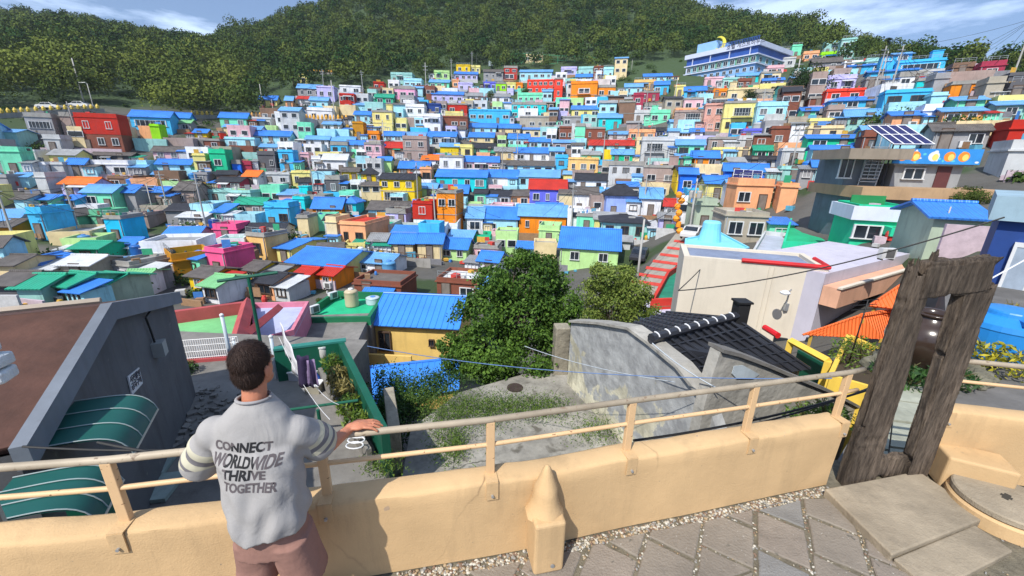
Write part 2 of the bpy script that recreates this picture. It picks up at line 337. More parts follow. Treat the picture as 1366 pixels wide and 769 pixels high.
m_=MB();m_.box((0,-.02,0),(1,.1,1),mi=0);m_.box((0,-.08,-.02),(.8,.03,.9),mi=1);DM=m_.mesh('door',[framed,pm('door_paint',(.2,.17,.15),.5,.3,2)])
m_=MB();m_.box((0,-.16,0),(.8,.3,.6),mi=0);m_.lathe([(.22,0),(.22,.02)],(0,0,0),12)
ACM=MB();ACM.box((0,-.2,0),(.85,.32,.62),mi=0);ACM.box((.08,-.365,0),(.5,.02,.5),mi=1);ACM.box((-.32,-.2,-.36),(.06,.34,.1),mi=1);ACM.box((.32,-.2,-.36),(.06,.34,.1),mi=1)
ACM=ACM.mesh('air_conditioner',[frame,pm('grille_grey',(.12,.12,.12),.6,.2,3)])
HOUSES=[]
def house(x0,x1,yr,ye,yb,wall,roof,yaw=None,d=None,st=None,z=None,r=None,low=None,win='auto',nowin=False,rng=None,P=None):
    k=roof[1];rc=roof[0];idx=len(HOUSES);kwd=d is not None;rng=random.Random(idx*31+5)
    xc=(x0+x1)/2
    if P is None:
        P=ground(xc,yb)
        if P is None: P=atr(xc,yb,120)
    hd=math.hypot(P.x,P.y)
    if yaw is None:
        azd=math.degrees(math.atan2(P.x,P.y))
        if azd>0: yaw=-6-azd*.5
        elif yb>250: yaw=-5-azd*.15
        else: yaw=-3-azd*.5
        yaw+=rng.uniform(-3,3)
    ya=math.radians(yaw);ex=Vector((math.cos(ya),math.sin(ya),0));ey=Vector((-math.sin(ya),math.cos(ya),0))
    # front-left and front-right corners on the facade line through P
    def hit(u):
        # keep on the facade's plane, at the facade's foot height
        dd=ray(u,yb);n=ey
        t=(P.x*n.x+P.y*n.y)/(dd.x*n.x+dd.y*n.y);return Vector((dd.x*t,dd.y*t,P.z))
    A=hit(x0);B=hit(x1);w=(B-A).dot(ex);C=(A+B)/2;C.z=P.z
    if w<1.2: w=1.2
    if d is None: d=min(max(4.6,w*.7),7.0) if abs(P.x)<.45*P.y else min(max(3.8,w*.55),5.0)
    # the flank that shows counts towards the width seen in the picture
    for _ in range(3):
        Cn=B if P.x<0 else A
        ur=proj(Cn+ey*d)[0];lim=x1 if P.x<0 else x0
        over=(ur-lim)*(1 if P.x<0 else -1)
        if over<1 or d>6.9 and kwd: break
        k_=max(.72,1-over/(x1-x0+over)*.6);d=max(3.4,d*k_);w=max(1.6,w*max(.8,1-over/(x1-x0)*.45))
        if P.x<0: B=A+ex*w
        else: A=B-ex*w
    fd=(math.hypot(C.x,C.y))
    q=ray(xc,ye);h=H+q.z*fd/math.hypot(q.x,q.y)-P.z;h=max(h,1.6)
    n=st or max(1,round(h/2.75))
    # roof height
    ridge=.5
    if k in 'ghs' :
        far=fd+(d/2 if k!='s' else d)
        q=ray(xc,yr);zr=H+q.z*far/math.hypot(q.x,q.y)-P.z;ridge=min(max(zr-h,.45),2.1 if k!='s' else 1.5)
        if P.z>2: ridge=min(ridge,1.3)
    base=min(tz(*(C+ex*sx*w/2+ey*dy*d).xy) for sx in(-1,1) for dy in(0,1))-P.z-.6
    far_=fd*math.cos(math.atan2(C.x,C.y))>118
    name={1:'cottage',2:'house'}.get(n,'apartment_house')
    root=thing(name,'','house',C,ya)
    wm=wallm(wall);lw=wallm(low) if low else wm
    m=MB();ov=.0
    parap=.0
    # walls: lower storeys from base to h, butt-jointed where the lower part has a colour of its own
    if low and n>1:
        hs=h/n*(n-1) if n==2 else h/n
        hs=h/2 if n==2 else h/n
        m.box((0,d/2,(base+hs)/2),(w,d,hs-base),mi=1);m.box((0,d/2,(hs+h)/2),(w+.1,d+.1,h-hs),mi=0)
    else: m.box((0,d/2,(base+h)/2),(w,d,h-base),mi=0)
    if k in 'gs':   # gable ends
        if k=='g': tri=[(0,h),(d/2,h+ridge-.06),(d,h)]
        else: tri=[(0,h),(d,h+ridge-.06),(d,h)]
        for s in(-1,1):
            xo=s*(w/2-.09)
            vs=[(xo-.08,a,b) for a,b in tri]+[(xo+.08,a,b) for a,b in tri]
            m.add(vs,[(0,1,2),(5,4,3),(0,3,4,1),(1,4,5,2),(2,5,3,0)],0)
        if k=='s': m.box((0,d-.07,h+ridge/2-.05),(w-.02,.12,ridge-.1),mi=0)
    for i in range(1,n):
        if rng.random()<.75: m.box((0,d/2,h*i/n),(w+.16,d+.16,.13),mi=2 if rng.random()<.5 else 0)
    m.build('wall',[wm,lw,conc],root)
    rm=roofm(rc,k);m=MB();o=.35
    if k=='f':
        ph=.35 if rng.random()<.6 else .7
        m.box((0,d/2,h+.06),(w+.3,d+.3,.12),mi=1)
        m.box((0,d/2,h+.135),(w-.3,d-.3,.03),mi=0)
        t=.14
        pmat=1
        for cx,cy,sx,sy in((0,t/2,w,t),(0,d-t/2,w,t),(-w/2+t/2,d/2,t,d-2*t),(w/2-t/2,d/2,t,d-2*t)): m.box((cx,cy,h+.12+ph/2),(sx,sy,ph),mi=1)
        ro=m.build('roof',[rm,wm if rng.random()<.75 else conc],root)
        if rng.random()<.28 and w>5 and not far_:
            mm=MB();sx=rng.choice((-1,1));mm.box((sx*(w/2-1.1),d*.65,h+.12+.95),(1.6,1.7,1.9));mm.box((sx*(w/2-1.1),d*.65,h+.12+1.96),(1.8,1.9,.12));mm.build('stair_head',[wm],root)
        if rng.random()<.3:
            mm=MB();nn_=int(w/1.1)+2
            for i in range(nn_): mm.box((-w/2+.1+(w-.2)*i/(nn_-1),.07,h+.12+ph+.3),(.04,.04,.6))
            mm.box((0,.07,h+.12+ph+.6),(w-.1,.05,.05));mm.box((0,.07,h+.12+ph+.32),(w-.1,.03,.03));mm.build('railing',[steel],root)
    elif k=='g':
        th=.09
        for sgn in(0,1):
            y0,y1=(-o,d/2) if sgn==0 else (d+o,d/2);z0=h-o*ridge/(d/2);pts=[(-w/2-o,y0,z0),(w/2+o,y0,z0),(w/2+o,y1,h+ridge),(-w/2-o,y1,h+ridge)]
            if sgn: pts=pts[::-1]
            m.slab([(a,b,c+.06) for a,b,c in pts],th)
        m.tube([(-w/2-o,d/2,h+ridge+.07),(w/2+o,d/2,h+ridge+.07)],.1,6)
        m.build('roof',[rm],root)
    elif k=='s':
        z0=h-o*ridge/d;m.slab([(-w/2-o,-o,z0+.06),(w/2+o,-o,z0+.06),(w/2+o,d+o,h+ridge+.06+o*ridge/d),(-w/2-o,d+o,h+ridge+.06+o*ridge/d)],.09);m.build('roof',[rm],root)
    elif k=='h':
        a=min(w,d)*.42;z0=h-.05;e=[(-w/2-o,-o,z0),(w/2+o,-o,z0),(w/2+o,d+o,z0),(-w/2-o,d+o,z0)]
        if w>=d: r0,r1=(-w/2+a,d/2,h+ridge),(w/2-a,d/2,h+ridge)
        else: r0,r1=(0,a,h+ridge),(0,d-a,h+ridge)
        eb=[(p[0],p[1],p[2]-.14) for p in e]
        if w>=d: m.add(e+[r0,r1]+eb,[(0,1,5,4),(1,2,5),(2,3,4,5),(3,0,4),(0,6,7,1),(1,7,8,2),(2,8,9,3),(3,9,6,0),(6,9,8,7)])
        else: m.add(e+[r0,r1]+eb,[(0,1,4),(1,2,5,4),(2,3,5),(3,0,4,5),(0,6,7,1),(1,7,8,2),(2,8,9,3),(3,9,6,0),(6,9,8,7)])
        m.tube([r0,r1],.1,6);m.build('roof',[rm],root)
    # openings
    sh=h/n
    def addwin(x,zc,ww,hh,kind,side=None,pane=PM):
        o=link('window',WM['far'] if far_ else WM[kind],root)
        if side is None: o.location=(x,-.02,zc)
        else:
            o.location=(side*(w/2+.02),x,zc);o.rotation_euler=(0,0,math.pi/2 if side>0 else -math.pi/2)
        o.scale=(ww,1,hh)
        if not far_: link('pane',pane,o)
        return o
    if not nowin and w>1.6:
        wk='d' if rng.random()<.22 else 'n'
        for i in range(n):
            zc=sh*i+sh*.56
            if zc+.6>h: zc=h-.75
            if i==0 and n==1 and rng.random()<.2: pass
            style=rng.random()
            top=i==n-1
            if win=='band' and top:
                addwin(0,zc,w*.8,min(1.25,sh*.5),'band');continue
            if style<.16 and w>3.5 and n>1:
                # recessed balcony: dark opening with slab and rail
                bw=w*rng.uniform(.45,.8);bx=rng.uniform(-1,1)*(w-bw)/2*.8
                mm=MB();mm.box((bx,-.45,sh*i+.16),(bw+.2,.9,.14),mi=0)
                for j in range(int(bw/.35)+1): mm.box((bx-bw/2+j*bw/int(bw/.35),-.86,sh*i+.6),(.03,.03,.8),mi=1)
                mm.box((bx,-.86,sh*i+1.0),(bw+.1,.05,.05),mi=1)
                mm.build('balcony',[wm,frame if rng.random()<.5 else steel],root)
                addwin(bx,sh*i+1.25,bw*.9,1.6,'band' if bw>3 else 'n');continue
            nw=max(1 if w<3.2 else 2,int(w/rng.uniform(1.8,2.7)))
            ww=min(rng.choice((1.1,1.3,1.6,1.9)),w/nw*.7);hh=min(rng.choice((1.05,1.2,1.4)),sh*.52)
            door=(i==0 and rng.random()<.6)
            dj=rng.randrange(nw) if door else -1
            for j in range(nw):
                x=-w/2+w*(j+.5)/nw+rng.uniform(-.12,.12)
                if j==dj:
                    o=link('door',DM,root,(x,-.03,1.02));o.scale=(.95,1,2.02)
                else: addwin(x,zc,ww*rng.choice((1,1,1,.6)),hh,wk,pane=PM if rng.random()<.75 else PMc)
            if rng.random()<.3 and not far_:
                x=rng.uniform(-w/2+.6,w/2-.6);link('air_conditioner',ACM,root,(x,-.02,sh*i+.5))
            if rng.random()<.15 and w>4:
                mm=MB();aw=rng.uniform(1.5,3);ax=rng.uniform(-1,1)*(w-aw)/2*.8;zt=min(sh*i+sh*.93,h-.05)
                mm.slab([(ax-aw/2,-.9,zt-.35),(ax+aw/2,-.9,zt-.35),(ax+aw/2,0,zt),(ax-aw/2,0,zt)],.05);mm.build('awning',[roofm(rng.choice('BGgWbW'))],root)
            side=1 if C.x<0 else -1
        if d>5 and not far_:
            for i in range(n):
                if rng.random()<.75: addwin(d*rng.uniform(.3,.7),sh*i+sh*.56,1.1,1.0,wk,side)
        if rng.random()<.55:
            sd=rng.choice((-1,1));aw=rng.uniform(1.2,2.4);ah=min(h*.8,rng.uniform(2.0,2.6));ad=d*rng.uniform(.5,.8);ax=sd*(w/2+aw/2+.01);ay=ad/2+rng.uniform(-.9,.4)
            mm=MB();mm.box((ax,ay,(base+ah)/2),(aw,ad,ah-base));an=mm.build('annex',[wallm(rng.choice(('wh','lg','cr','lb','gy','bn','mt',wall)))],root)
            mm=MB();mm.slab([(ax-aw/2-.2,ay-ad/2-.3,ah+.03),(ax+aw/2+.2,ay-ad/2-.3,ah+.03),(ax+aw/2+.2,ay+ad/2+.1,ah+.45),(ax-aw/2-.2,ay+ad/2+.1,ah+.45)],.07);mm.build('annex_roof',[roofm(rng.choice('BbGSgWGRW'))],an)
            wo=link('window',WM['far'] if far_ else WM[wk],an,(ax,ay-ad/2-.02,ah*.6));wo.scale=(min(1.2,aw*.6),1,.9)
        if rng.random()<.3 and n>1:
            mm=MB();aw=w*rng.uniform(.5,.9);ax=rng.uniform(-1,1)*(w-aw)/2;fh=rng.uniform(1.9,2.4);fd_=rng.uniform(1.0,1.8)
            mm.box((ax,-fd_/2-.01,(base+fh)/2),(aw,fd_,fh-base));mm.box((ax,-fd_+.06,fh+.3),(aw,.1,.6));an=mm.build('porch',[wallm(rng.choice(('wh','lg','cr','lb',wall,wall)))],root)
            wo=link('window',WM['far'] if far_ else WM[wk],an,(ax,-fd_-.03,fh*.58));wo.scale=(min(1.8,aw*.5),1,.95)
        if rng.random()<.5:
            mm=MB();x=side*(w/2-.15);mm.tube([(x,-.07,0),(x,-.07,h-.1)],.05,6);mm.build('drainpipe',[pm('pvc_grey',(.35,.36,.38),.5)],root)
    HOUSES.append(dict(o=root,x=xc,y=(ye+yb)/2,w=PAL[wall][0],roof=RP[rc][0],k=k,n=n,x0=x0,x1=x1,ye=ye,yb=yb,h=h,wd=w,d=d,P=C))
    return HOUSES[-1]
CAT='''
33 81 155 157 180 gy Sf win=band
81 105 155 156 180 tp Sf
105 173 156 158 201 rd Rf low=br
57 92 184 186 205 lg Gf
0 43 201 203 235 mt gf
172 235 147 156 176 sb Bg win=band
233 258 151 157 173 sb Bg
205 218 166 169 195 lm Gf
240 259 160 164 176 gy Lg
292 334 151 157 172 mt Bg
336 366 157 159 174 lg Gf
257 280 173 179 187 yl Bg
281 298 176 179 187 cl Gf
258 298 186 188 200 br Sf
299 345 176 186 200 lb Gf
333 391 175 181 193 lb Bg
346 372 193 198 206 lg bg
372 397 199 203 232 sb bf
344 373 205 207 231 dg Gf
280 309 202 205 232 gn gf
258 281 205 208 232 py Gf
202 248 196 202 214 pp Sg
207 260 213 219 232 lb Bg
308 326 216 219 231 bl Gf
326 336 219 222 231 mg Pf
322 351 228 235 251 wh Og
118 182 205 214 219 dg Sg
45 68 218 220 236 wh Gf
68 92 218 220 236 lg Gf
88 121 212 219 236 wh Bg
121 180 218 220 236 wh Gf
182 204 218 220 235 lb Gf
396 432 112 118 131 gy bg
399 412 99 101 115 py Gf
422 449 115 117 136 lv Gf
452 484 114 116 127 wh bf
453 476 125 127 149 rd Rf
396 414 129 132 141 wh Rg
413 440 130 134 148 lb bg
410 446 146 148 163 wh Gf
498 514 109 111 123 rd Wf
538 564 106 108 119 lb Gf
520 556 117 119 134 pi Pf
500 526 126 130 141 gn gg
497 527 148 150 179 py Gf
541 568 141 143 167 wh Gf
472 496 149 153 166 lb Bg
564 589 154 156 180 wh Gf
380 393 129 134 146 po bg
455 471 155 159 167 wh Dg
470 488 163 165 187 ms Of
488 513 167 172 178 lb Bg
490 508 176 179 189 or Of
608 628 86 88 98 yl Gf
628 641 88 90 98 py Gf
579 600 95 97 107 pg Gf
606 637 95 99 108 lv Bg
572 600 107 110 119 mt bg
603 613 106 108 119 po Gf
611 631 109 112 123 lv Bf
576 618 122 126 139 lv Bg
672 690 89 91 107 rd Rf
645 671 92 96 108 gy Sg
693 736 92 96 108 lb bg
645 662 108 111 122 pu Gf
661 675 110 112 123 lm Gf
675 688 110 112 123 py Gf
688 697 110 112 123 or Of
703 738 105 108 125 cl Rf
738 749 104 106 144 cl Rf
690 728 125 127 139 mt gf
682 728 136 140 158 tq bf
625 681 144 148 166 sb bf
596 624 138 140 155 rd Sf
588 625 155 157 175 br Sf
693 736 155 157 176 bg Gf
568 589 137 140 155 db bf
620 643 124 128 136 wh Gg
648 680 124 129 139 wh Gg
748 769 89 92 102 lv Bf
771 791 90 92 105 lt Gf
791 804 88 90 107 br Bf
804 817 91 93 108 lb Gf
768 790 99 103 109 py Bg
760 795 109 112 142 or Of
796 820 114 117 133 or Of
824 845 135 137 166 bn Sf nowin=1
842 856 126 128 156 mg Rf
852 879 121 124 136 mg Rf
845 873 107 110 121 pc Gf
833 856 112 116 127 lb bg
872 891 109 113 127 sb Bg
858 896 98 102 109 lb Bg
899 913 114 116 130 py Gf
912 941 116 121 129 sb Bg
856 895 138 142 151 wh Gf
866 893 149 151 165 mt Gf
845 866 148 151 165 lg Wf
762 800 141 146 159 py Bg
750 777 155 157 171 gy Gf
797 828 152 157 173 tq bg
910 936 130 133 151 pp Gf
897 935 148 150 178 tp Gf
935 962 139 141 178 dp Pf
1032 1054 64 67 78 lt Gf
1053 1068 61 62 78 mt gf
1028 1061 76 79 91 lg Gf
1069 1092 69 72 81 po Gf
1092 1118 71 73 82 lm Gf
938 965 101 105 117 pp Gf
962 985 103 106 118 lt Wf
981 1012 98 101 112 tq bg
982 1002 108 110 117 br Sf
1010 1046 88 92 99 pp Gf
1012 1041 96 98 111 cr Gf
1016 1045 105 110 116 lv Bg
950 969 121 123 131 or Of
968 1008 116 120 138 cr Gf
1004 1031 122 124 140 bg Gf
1096 1118 54 57 74 lt Gf
1115 1138 51 54 82 lt Gf
1080 1122 78 83 97 gy Sg
1122 1151 81 84 94 wh Gf
1150 1171 83 86 93 lt Gf
1130 1186 88 92 98 sb Bg
1155 1226 97 102 107 sb Bg
1190 1261 79 83 98 sb bf win=band
1188 1218 73 76 84 sb bg
1098 1141 103 106 122 lv Bf
1097 1154 120 122 137 cl Rf
1150 1186 103 106 119 gy Gf
1192 1236 107 110 116 wh Gf
1217 1241 111 114 123 tq bf
1102 1172 130 138 147 sb Bh
1172 1241 120 124 145 sb bf
1240 1257 127 131 145 lb Gf
1074 1105 129 132 147 br Wf
1235 1263 102 106 132 gy Gf
1262 1300 87 91 104 bn Sf
1299 1341 86 89 104 mg Wf
1259 1308 108 113 133 or Of
1306 1334 110 112 138 bg Gf
1335 1368 103 106 118 dg Gf
1332 1372 117 120 137 dg Sf
1265 1316 131 136 152 mt bg
1318 1370 140 144 160 lt bg
17 45 232 236 250 lb bg
-4 17 234 237 252 gy Gf
48 71 234 237 256 lg Gf
76 138 237 245 264 lv Og
138 190 237 241 251 bn Sf
107 166 247 256 283 mt bg
166 192 247 256 285 gy Bg
16 45 263 271 281 lb Sg
45 80 262 271 281 mt Bg
80 111 264 273 281 sb Bg
38 77 280 285 320 sb bf low=pb
78 118 278 287 308 my Sh
117 160 284 288 310 my gf
138 180 288 292 327 cy bf
-5 30 293 303 320 ms Sg
180 204 284 288 304 tp Pf
255 283 231 234 245 gy Sf
232 272 243 253 279 tp Sg
198 231 250 256 281 tp Bg
285 328 237 243 254 mg Dg
350 391 229 233 250 lg Gf
273 345 253 257 275 lt Gf
310 360 264 272 292 tp gg
281 308 273 283 300 mt Bs
352 395 274 277 307 sb bf
388 413 262 266 285 tq gf
232 283 288 297 304 lg Wg
280 326 303 307 322 pk Gf
201 223 315 318 358 pp Gf yaw=-48,d=9
225 239 342 345 372 ms gf yaw=-42,d=5
270 318 333 336 374 pk Gf yaw=-17,d=5
325 369 312 315 352 pc Gf yaw=-17,d=6
372 391 322 331 354 py Bg yaw=-14,d=7
320 354 352 361 380 yl Sg yaw=-14
354 384 357 366 384 cr Sg yaw=-14
388 418 362 372 388 or Rg yaw=-14,d=5
420 455 366 374 386 or Rg yaw=-14,d=5
245 292 363 376 390 yl Sg yaw=-14
332 378 376 388 398 po Dg yaw=-14
265 302 385 389 404 wh Lg yaw=-14
-3 33 345 352 380 cr Sg
32 70 339 352 374 tp Bh
70 142 342 352 380 bg Wg
88 148 327 342 350 gn gg
146 192 350 354 382 gy Gf yaw=-14
150 190 328 334 343 tq Bg
32 62 391 397 412 lt gg
62 112 376 392 408 mt gg yaw=-10
112 156 378 390 406 sg gg yaw=-10
-6 34 385 396 408 dg Sg
160 202 366 378 396 wh Lg yaw=12
407 441 182 186 196 wh bg
440 475 183 188 198 lb bg
440 467 191 194 207 sb bf
400 416 203 206 223 pp Gf
415 431 210 213 226 wh Gf
430 466 206 213 233 wh Wg
389 419 226 231 250 py Pf
455 481 224 229 245 yl Sg
465 487 188 193 204 wh Bg
486 512 188 193 219 pp bf
512 539 189 197 211 po Rg
537 572 183 186 216 tp Gf
481 504 223 232 246 yl Dh
504 558 232 239 271 yl Dg yaw=-5
531 574 216 225 234 po Bg
562 592 207 213 223 wh Og
542 568 177 181 191 lb bg
510 540 176 181 191 lb Bg
565 609 175 182 195 lg Bg
625 662 164 170 179 lb Bg
664 694 166 171 180 cr Bg
625 659 176 183 191 cr Bg
678 705 179 185 198 lb Bg
706 733 184 189 199 lb Bg
605 631 194 197 210 py Gf
630 660 191 199 206 mt Dg
660 686 197 202 216 cr Gg
686 732 197 204 217 wh Bg
586 619 207 210 229 wh Gf
620 665 209 216 230 pp Bg
666 739 215 221 233 lb Sg
581 650 227 236 254 tq Bg
650 690 227 236 252 wh Bg
690 745 227 236 251 lb bg
706 754 240 252 277 pu Rg yaw=-4
745 766 169 171 192 br Sf
766 779 167 169 195 mt gf nowin=1
779 806 169 172 190 br Sf
812 844 176 181 188 lg bg
838 873 174 177 188 po Gf
860 886 171 176 184 bl Dg
785 844 187 194 203 lb Rg
853 900 185 188 222 lg bf
900 938 187 193 212 mt bg
815 843 200 206 219 gn bg
757 797 209 213 234 pc Of
740 757 208 211 226 sb Bf
810 857 218 221 252 lg Gf
855 903 221 224 254 tp Pf
767 808 232 240 257 wh Dg
903 926 225 232 264 bl Bg
921 941 202 209 223 or Bg
900 921 206 211 222 gn bg
960 1004 134 138 178 py Sf
1003 1046 138 142 174 lb bf
1022 1074 160 172 202 br Sf
987 1021 172 175 192 pu Gf
982 1011 184 187 200 lg Gf
942 982 184 186 202 tp Rf
920 937 172 176 186 wh Bg
948 981 199 202 212 py Gf
980 1006 199 202 213 cr Gf
1003 1040 195 205 214 gn gg
924 958 202 210 224 or Bg
964 1022 219 230 243 bl Bg
935 972 235 244 270 py Bg yaw=-8
972 1031 246 248 282 po Sf yaw=-8
992 1035 209 217 227 lg Dg
1037 1074 200 202 224 lg Wf
1066 1100 144 151 160 mt Bg
1075 1123 163 166 176 py Gf
1073 1124 173 175 187 cr Gf
1072 1142 184 191 201 gn Bg
1078 1138 198 205 217 lb Bg
1123 1173 147 155 170 lt bg
1098 1125 145 147 162 tp Gf
1182 1231 150 156 172 po Bg
1228 1248 155 157 167 wh Gf
1248 1313 153 158 168 po bg
1143 1182 178 183 202 br Sf
1234 1320 165 174 200 gy Sg
1338 1372 166 173 200 rd Rf
1340 1372 199 202 234 lg Gf
1080 1124 214 223 242 lb Bg
1117 1146 221 230 244 mt bg
390 440 259 266 280 tq gf
414 460 264 277 290 or Bg
397 416 285 291 317 cr Gf
433 458 293 297 332 cr Gf yaw=-10,d=5
457 490 296 300 335 po Rf yaw=-10,d=7
488 551 269 281 292 lb Sg
512 546 281 285 302 lv Gf
549 581 266 272 312 rd Wf low=wh,yaw=-6
490 519 312 321 340 wh Gg
519 555 312 324 344 cr Bg
555 592 312 324 347 cr Bg
388 458 332 352 376 py Bg yaw=-13,d=7
460 530 338 357 368 wh bg yaw=-13,d=6
560 584 245 251 264 pg bg
580 614 255 258 314 or gf yaw=-8,d=6
585 625 247 257 268 dg Bg
632 650 253 258 277 mt Dg
650 681 254 261 277 wh Dg
680 706 254 261 278 po Sg
622 645 277 290 315 wh bg
645 691 277 291 317 lb Bg yaw=-5
692 754 274 288 314 or bg yaw=-5
584 626 318 331 347 pg Bg yaw=-8
632 655 315 321 332 gn gf
630 666 328 332 348 pp Gf
634 668 336 348 368 wh Bg yaw=-16
690 716 323 335 346 lb Bg
718 745 303 308 328 pg Bf
746 823 305 331 357 pg Bg yaw=-12,d=7
764 795 250 259 287 wh Sg
768 793 285 289 311 mt Gf
805 850 246 260 292 pb Dh yaw=-4
852 880 251 264 290 wh bg
800 862 286 296 322 lt Dh yaw=-10,d=6
885 904 266 275 293 wh Rg
878 902 291 296 308 lv Gg
919 955 269 274 310 sg Gf yaw=-6
955 1026 283 289 324 bg Wf yaw=-9,d=5
1034 1062 244 250 278 po Gf
578 642 369 378 404 br Wf yaw=-10,d=5
466 545 366 381 404 br Sf yaw=-8,d=5
1222 1308 296 314 338 sg Bg yaw=-24,d=4.5
520 552 97 100 112 lt Gf
430 456 163 166 176 wh bg
560 580 196 199 207 bg Gf
700 724 70 74 84 cr Gf
345 372 128 133 142 py Bg
395 420 238 243 256 gy Dg
432 460 236 240 262 dg Sf
455 480 262 270 288 tq Bh
560 577 222 226 246 po Bf
1036 1076 228 232 244 lt gf
1100 1145 246 250 262 rd Sf
'''
def parse():
    for ln in CAT.strip().splitlines():
        t=ln.split();a=[float(x) for x in t[:5]];kw={}
        if len(t)>7:
            for kv in t[7].split(','):
                k,v=kv.split('=');kw[k]=v if k in('low','win') else float(v)
        house(*a,t[5],t[6],**kw)
parse()
print('houses',len(HOUSES))
# ================================================================== middle distance
green_tarp=pm('green_awning_cloth',(.012,.1,.085),.45,.2,.8,bump=.002)
brown_sh=pm('brown_shingle',(.085,.038,.026),.85,.35,1.6,bump=.012,ridge=('Z',1.5,.02))
fascia=pm('grey_fascia',(.16,.18,.21),.6,.2,1.2,bump=.004,stain=.3)
wetwall=pm('grey_render',(.12,.125,.135),.85,.3,.5,bump=.012,stain=.75)
concd=pm('stained_concrete',(.2,.19,.175),.9,.4,.6,bump=.03,stain=.5)
mort=pm('weathered_mortar',(.36,.345,.31),.92,.4,.8,bump=.035,stain=.6)
mortp=pm('peeling_cream_paint',(.55,.52,.4),.9,.5,.9,bump=.03,stain=.8)
white=pm('white_paint',(.7,.71,.73),.5,.1,2)
black=pm('black_rubber',(.015,.015,.016),.6,.2,3)
darkg=pm('dark_green_paint',(.006,.1,.06),.5,.25,1,bump=.004,stain=.3)
lgreen=pm('lime_floor_paint',(.17,.48,.19),.8,.25,.5,bump=.004,stain=.45)
redp=pm('faded_red_paint',(.42,.075,.08),.75,.25,.8,bump=.006,stain=.4)
jade=pm('jade_deck_paint',(.015,.42,.2),.75,.25,.5,bump=.004,stain=.45)
# ---- house on the left, gable end seen
LP=(-2.68,-1.43);LA=-28
e=Vector((math.sin(math.radians(LA)),math.cos(math.radians(LA)),0));n=Vector((e.y,-e.x,0))
E1=onp(20,606,LP,LA);Rg=onp(135,416,LP,LA);E2=onp(229,399,LP,LA);zb=-3.55
print('left house',E1,Rg,E2,onp(245,540,LP,LA))
L=thing('brick_roof_house','dark grey gabled house with brown shingle roof close by on the left','house',(E2.x,E2.y,zb))
def loc(o,p): return Vector(p)-o.location
m=MB();back=-n*6
A=[E1,Rg,E2,Vector((E2.x,E2.y,zb-3)),Vector((E1.x,E1.y,zb-3))]
m.add([loc(L,p) for p in A]+[loc(L,p+back) for p in A],[(4,3,2,1,0),(5,6,7,8,9),(2,3,8,7),(0,5,9,4)])
m.build('wall',wetwall,L)
m=MB();up=Vector((0,0,.1));ov=n*.0
for a,b in((E1,Rg),(Rg,E2)):
    q=[a+up,a+up+back,b+up+back,b+up]
    if (q[1]-q[0]).cross(q[2]-q[0]).z<0:q=q[::-1]
    m.slab([loc(L,p) for p in q],.09)
m.build('roof',brown_sh,L)
m=MB();dn=Vector((0,0,-.16))
for a,b in((E1-e*.1,Rg),(Rg,E2+e*.12)):
    q=[a+n*.02,b+n*.02]
    vs=[q[0]+up*1.3,q[1]+up*1.3,q[1]+dn,q[0]+dn];vs2=[p+n*.14 for p in vs]
    m.add([loc(L,p) for p in vs+vs2],[(0,1,2,3),(7,6,5,4),(0,4,5,1),(1,5,6,2),(2,6,7,3),(3,7,4,0)])
m.build('fascia',fascia,L)
m=MB();m.tube([loc(L,Rg+back+up*1.6+e*.1),loc(L,Rg+up*1.6+e*.1)],.05,6);m.build('ridge_cap',pm('tan_cap',(.4,.33,.26),.7),L)
mb=onp(205,466,LP,LA)+n*.09
m=MB();m.box(loc(L,mb),(.2,.25,.3),rz=-math.radians(LA));m.build('meter_box',pm('meter_grey',(.3,.31,.3),.5),L)
m=MB();pts=[onp(a,b,LP,LA)+n*.05 for a,b in((203,460),(196,440),(190,425),(196,415),(188,410),(183,418))];m.tube([loc(L,p) for p in pts],.02,6,0);m.build('cable',black,L)
pc_=[onp(a,b,LP,LA)+n*.03 for a,b in((168,503),(183,491),(188,512),(174,528))]
sg=thing('notice_sign','small white notice sign with two rows of characters on the grey gable wall','sign',pc_[3])
m=MB();m.slab([p-sg.location for p in pc_[::-1]],.02);m.build('board',white,sg)
def text(body,size,name,mat,parent,M,offset=0,ext=.002,sub=0,fn=None,align='CENTER',space=1):
    cu=bpy.data.curves.new(name,'FONT');cu.body=body;cu.size=size;cu.extrude=ext;cu.offset=offset;cu.align_x=align;cu.resolution_u=3;cu.space_line=space
    ob=bpy.data.objects.new(name+'_src',cu);COL.objects.link(ob);dg=bpy.context.evaluated_depsgraph_get();me=bpy.data.meshes.new_from_object(ob.evaluated_get(dg));bpy.data.objects.remove(ob);bpy.data.curves.remove(cu)
    me.name=name
    if sub or fn:
        bm=bmesh.new();bm.from_mesh(me);bmesh.ops.triangulate(bm,faces=bm.faces[:])
        for _ in range(4):
            ed=[x for x in bm.edges if x.calc_length()>sub]
            if not ed: break
            bmesh.ops.subdivide_edges(bm,edges=ed,cuts=1);bmesh.ops.triangulate(bm,faces=[f for f in bm.faces if len(f.verts)>3])
        if fn:
            for v in bm.verts: v.co=fn(v.co)
        bm.to_mesh(me);bm.free()
    me.materials.clear()
    for q in (mat if isinstance(mat,list) else [mat]): me.materials.append(q)
    o=link(name,me,parent);
    if M: o.matrix_local=M
    return o
ex_=(pc_[1]-pc_[0]).normalized();ez_=(pc_[0]-pc_[3]).normalized();nn=ex_.cross(ez_)
ez_=nn.cross(ex_)
Mx=Matrix((( *ex_,0),(*ez_,0),(*nn,0),(0,0,0,1))).transposed();ctr=(pc_[0]+pc_[1]+pc_[2]+pc_[3])/4-sg.location
w_=(pc_[1]-pc_[0]).length
ink=pm('sign_ink',(.03,.03,.05),.6)
text('사진촬영\n금지구역',w_*.25,'lettering',ink,sg,Matrix.Translation(ctr+nn*.006+ez_*w_*.07)@Mx,offset=.004,ext=.001)
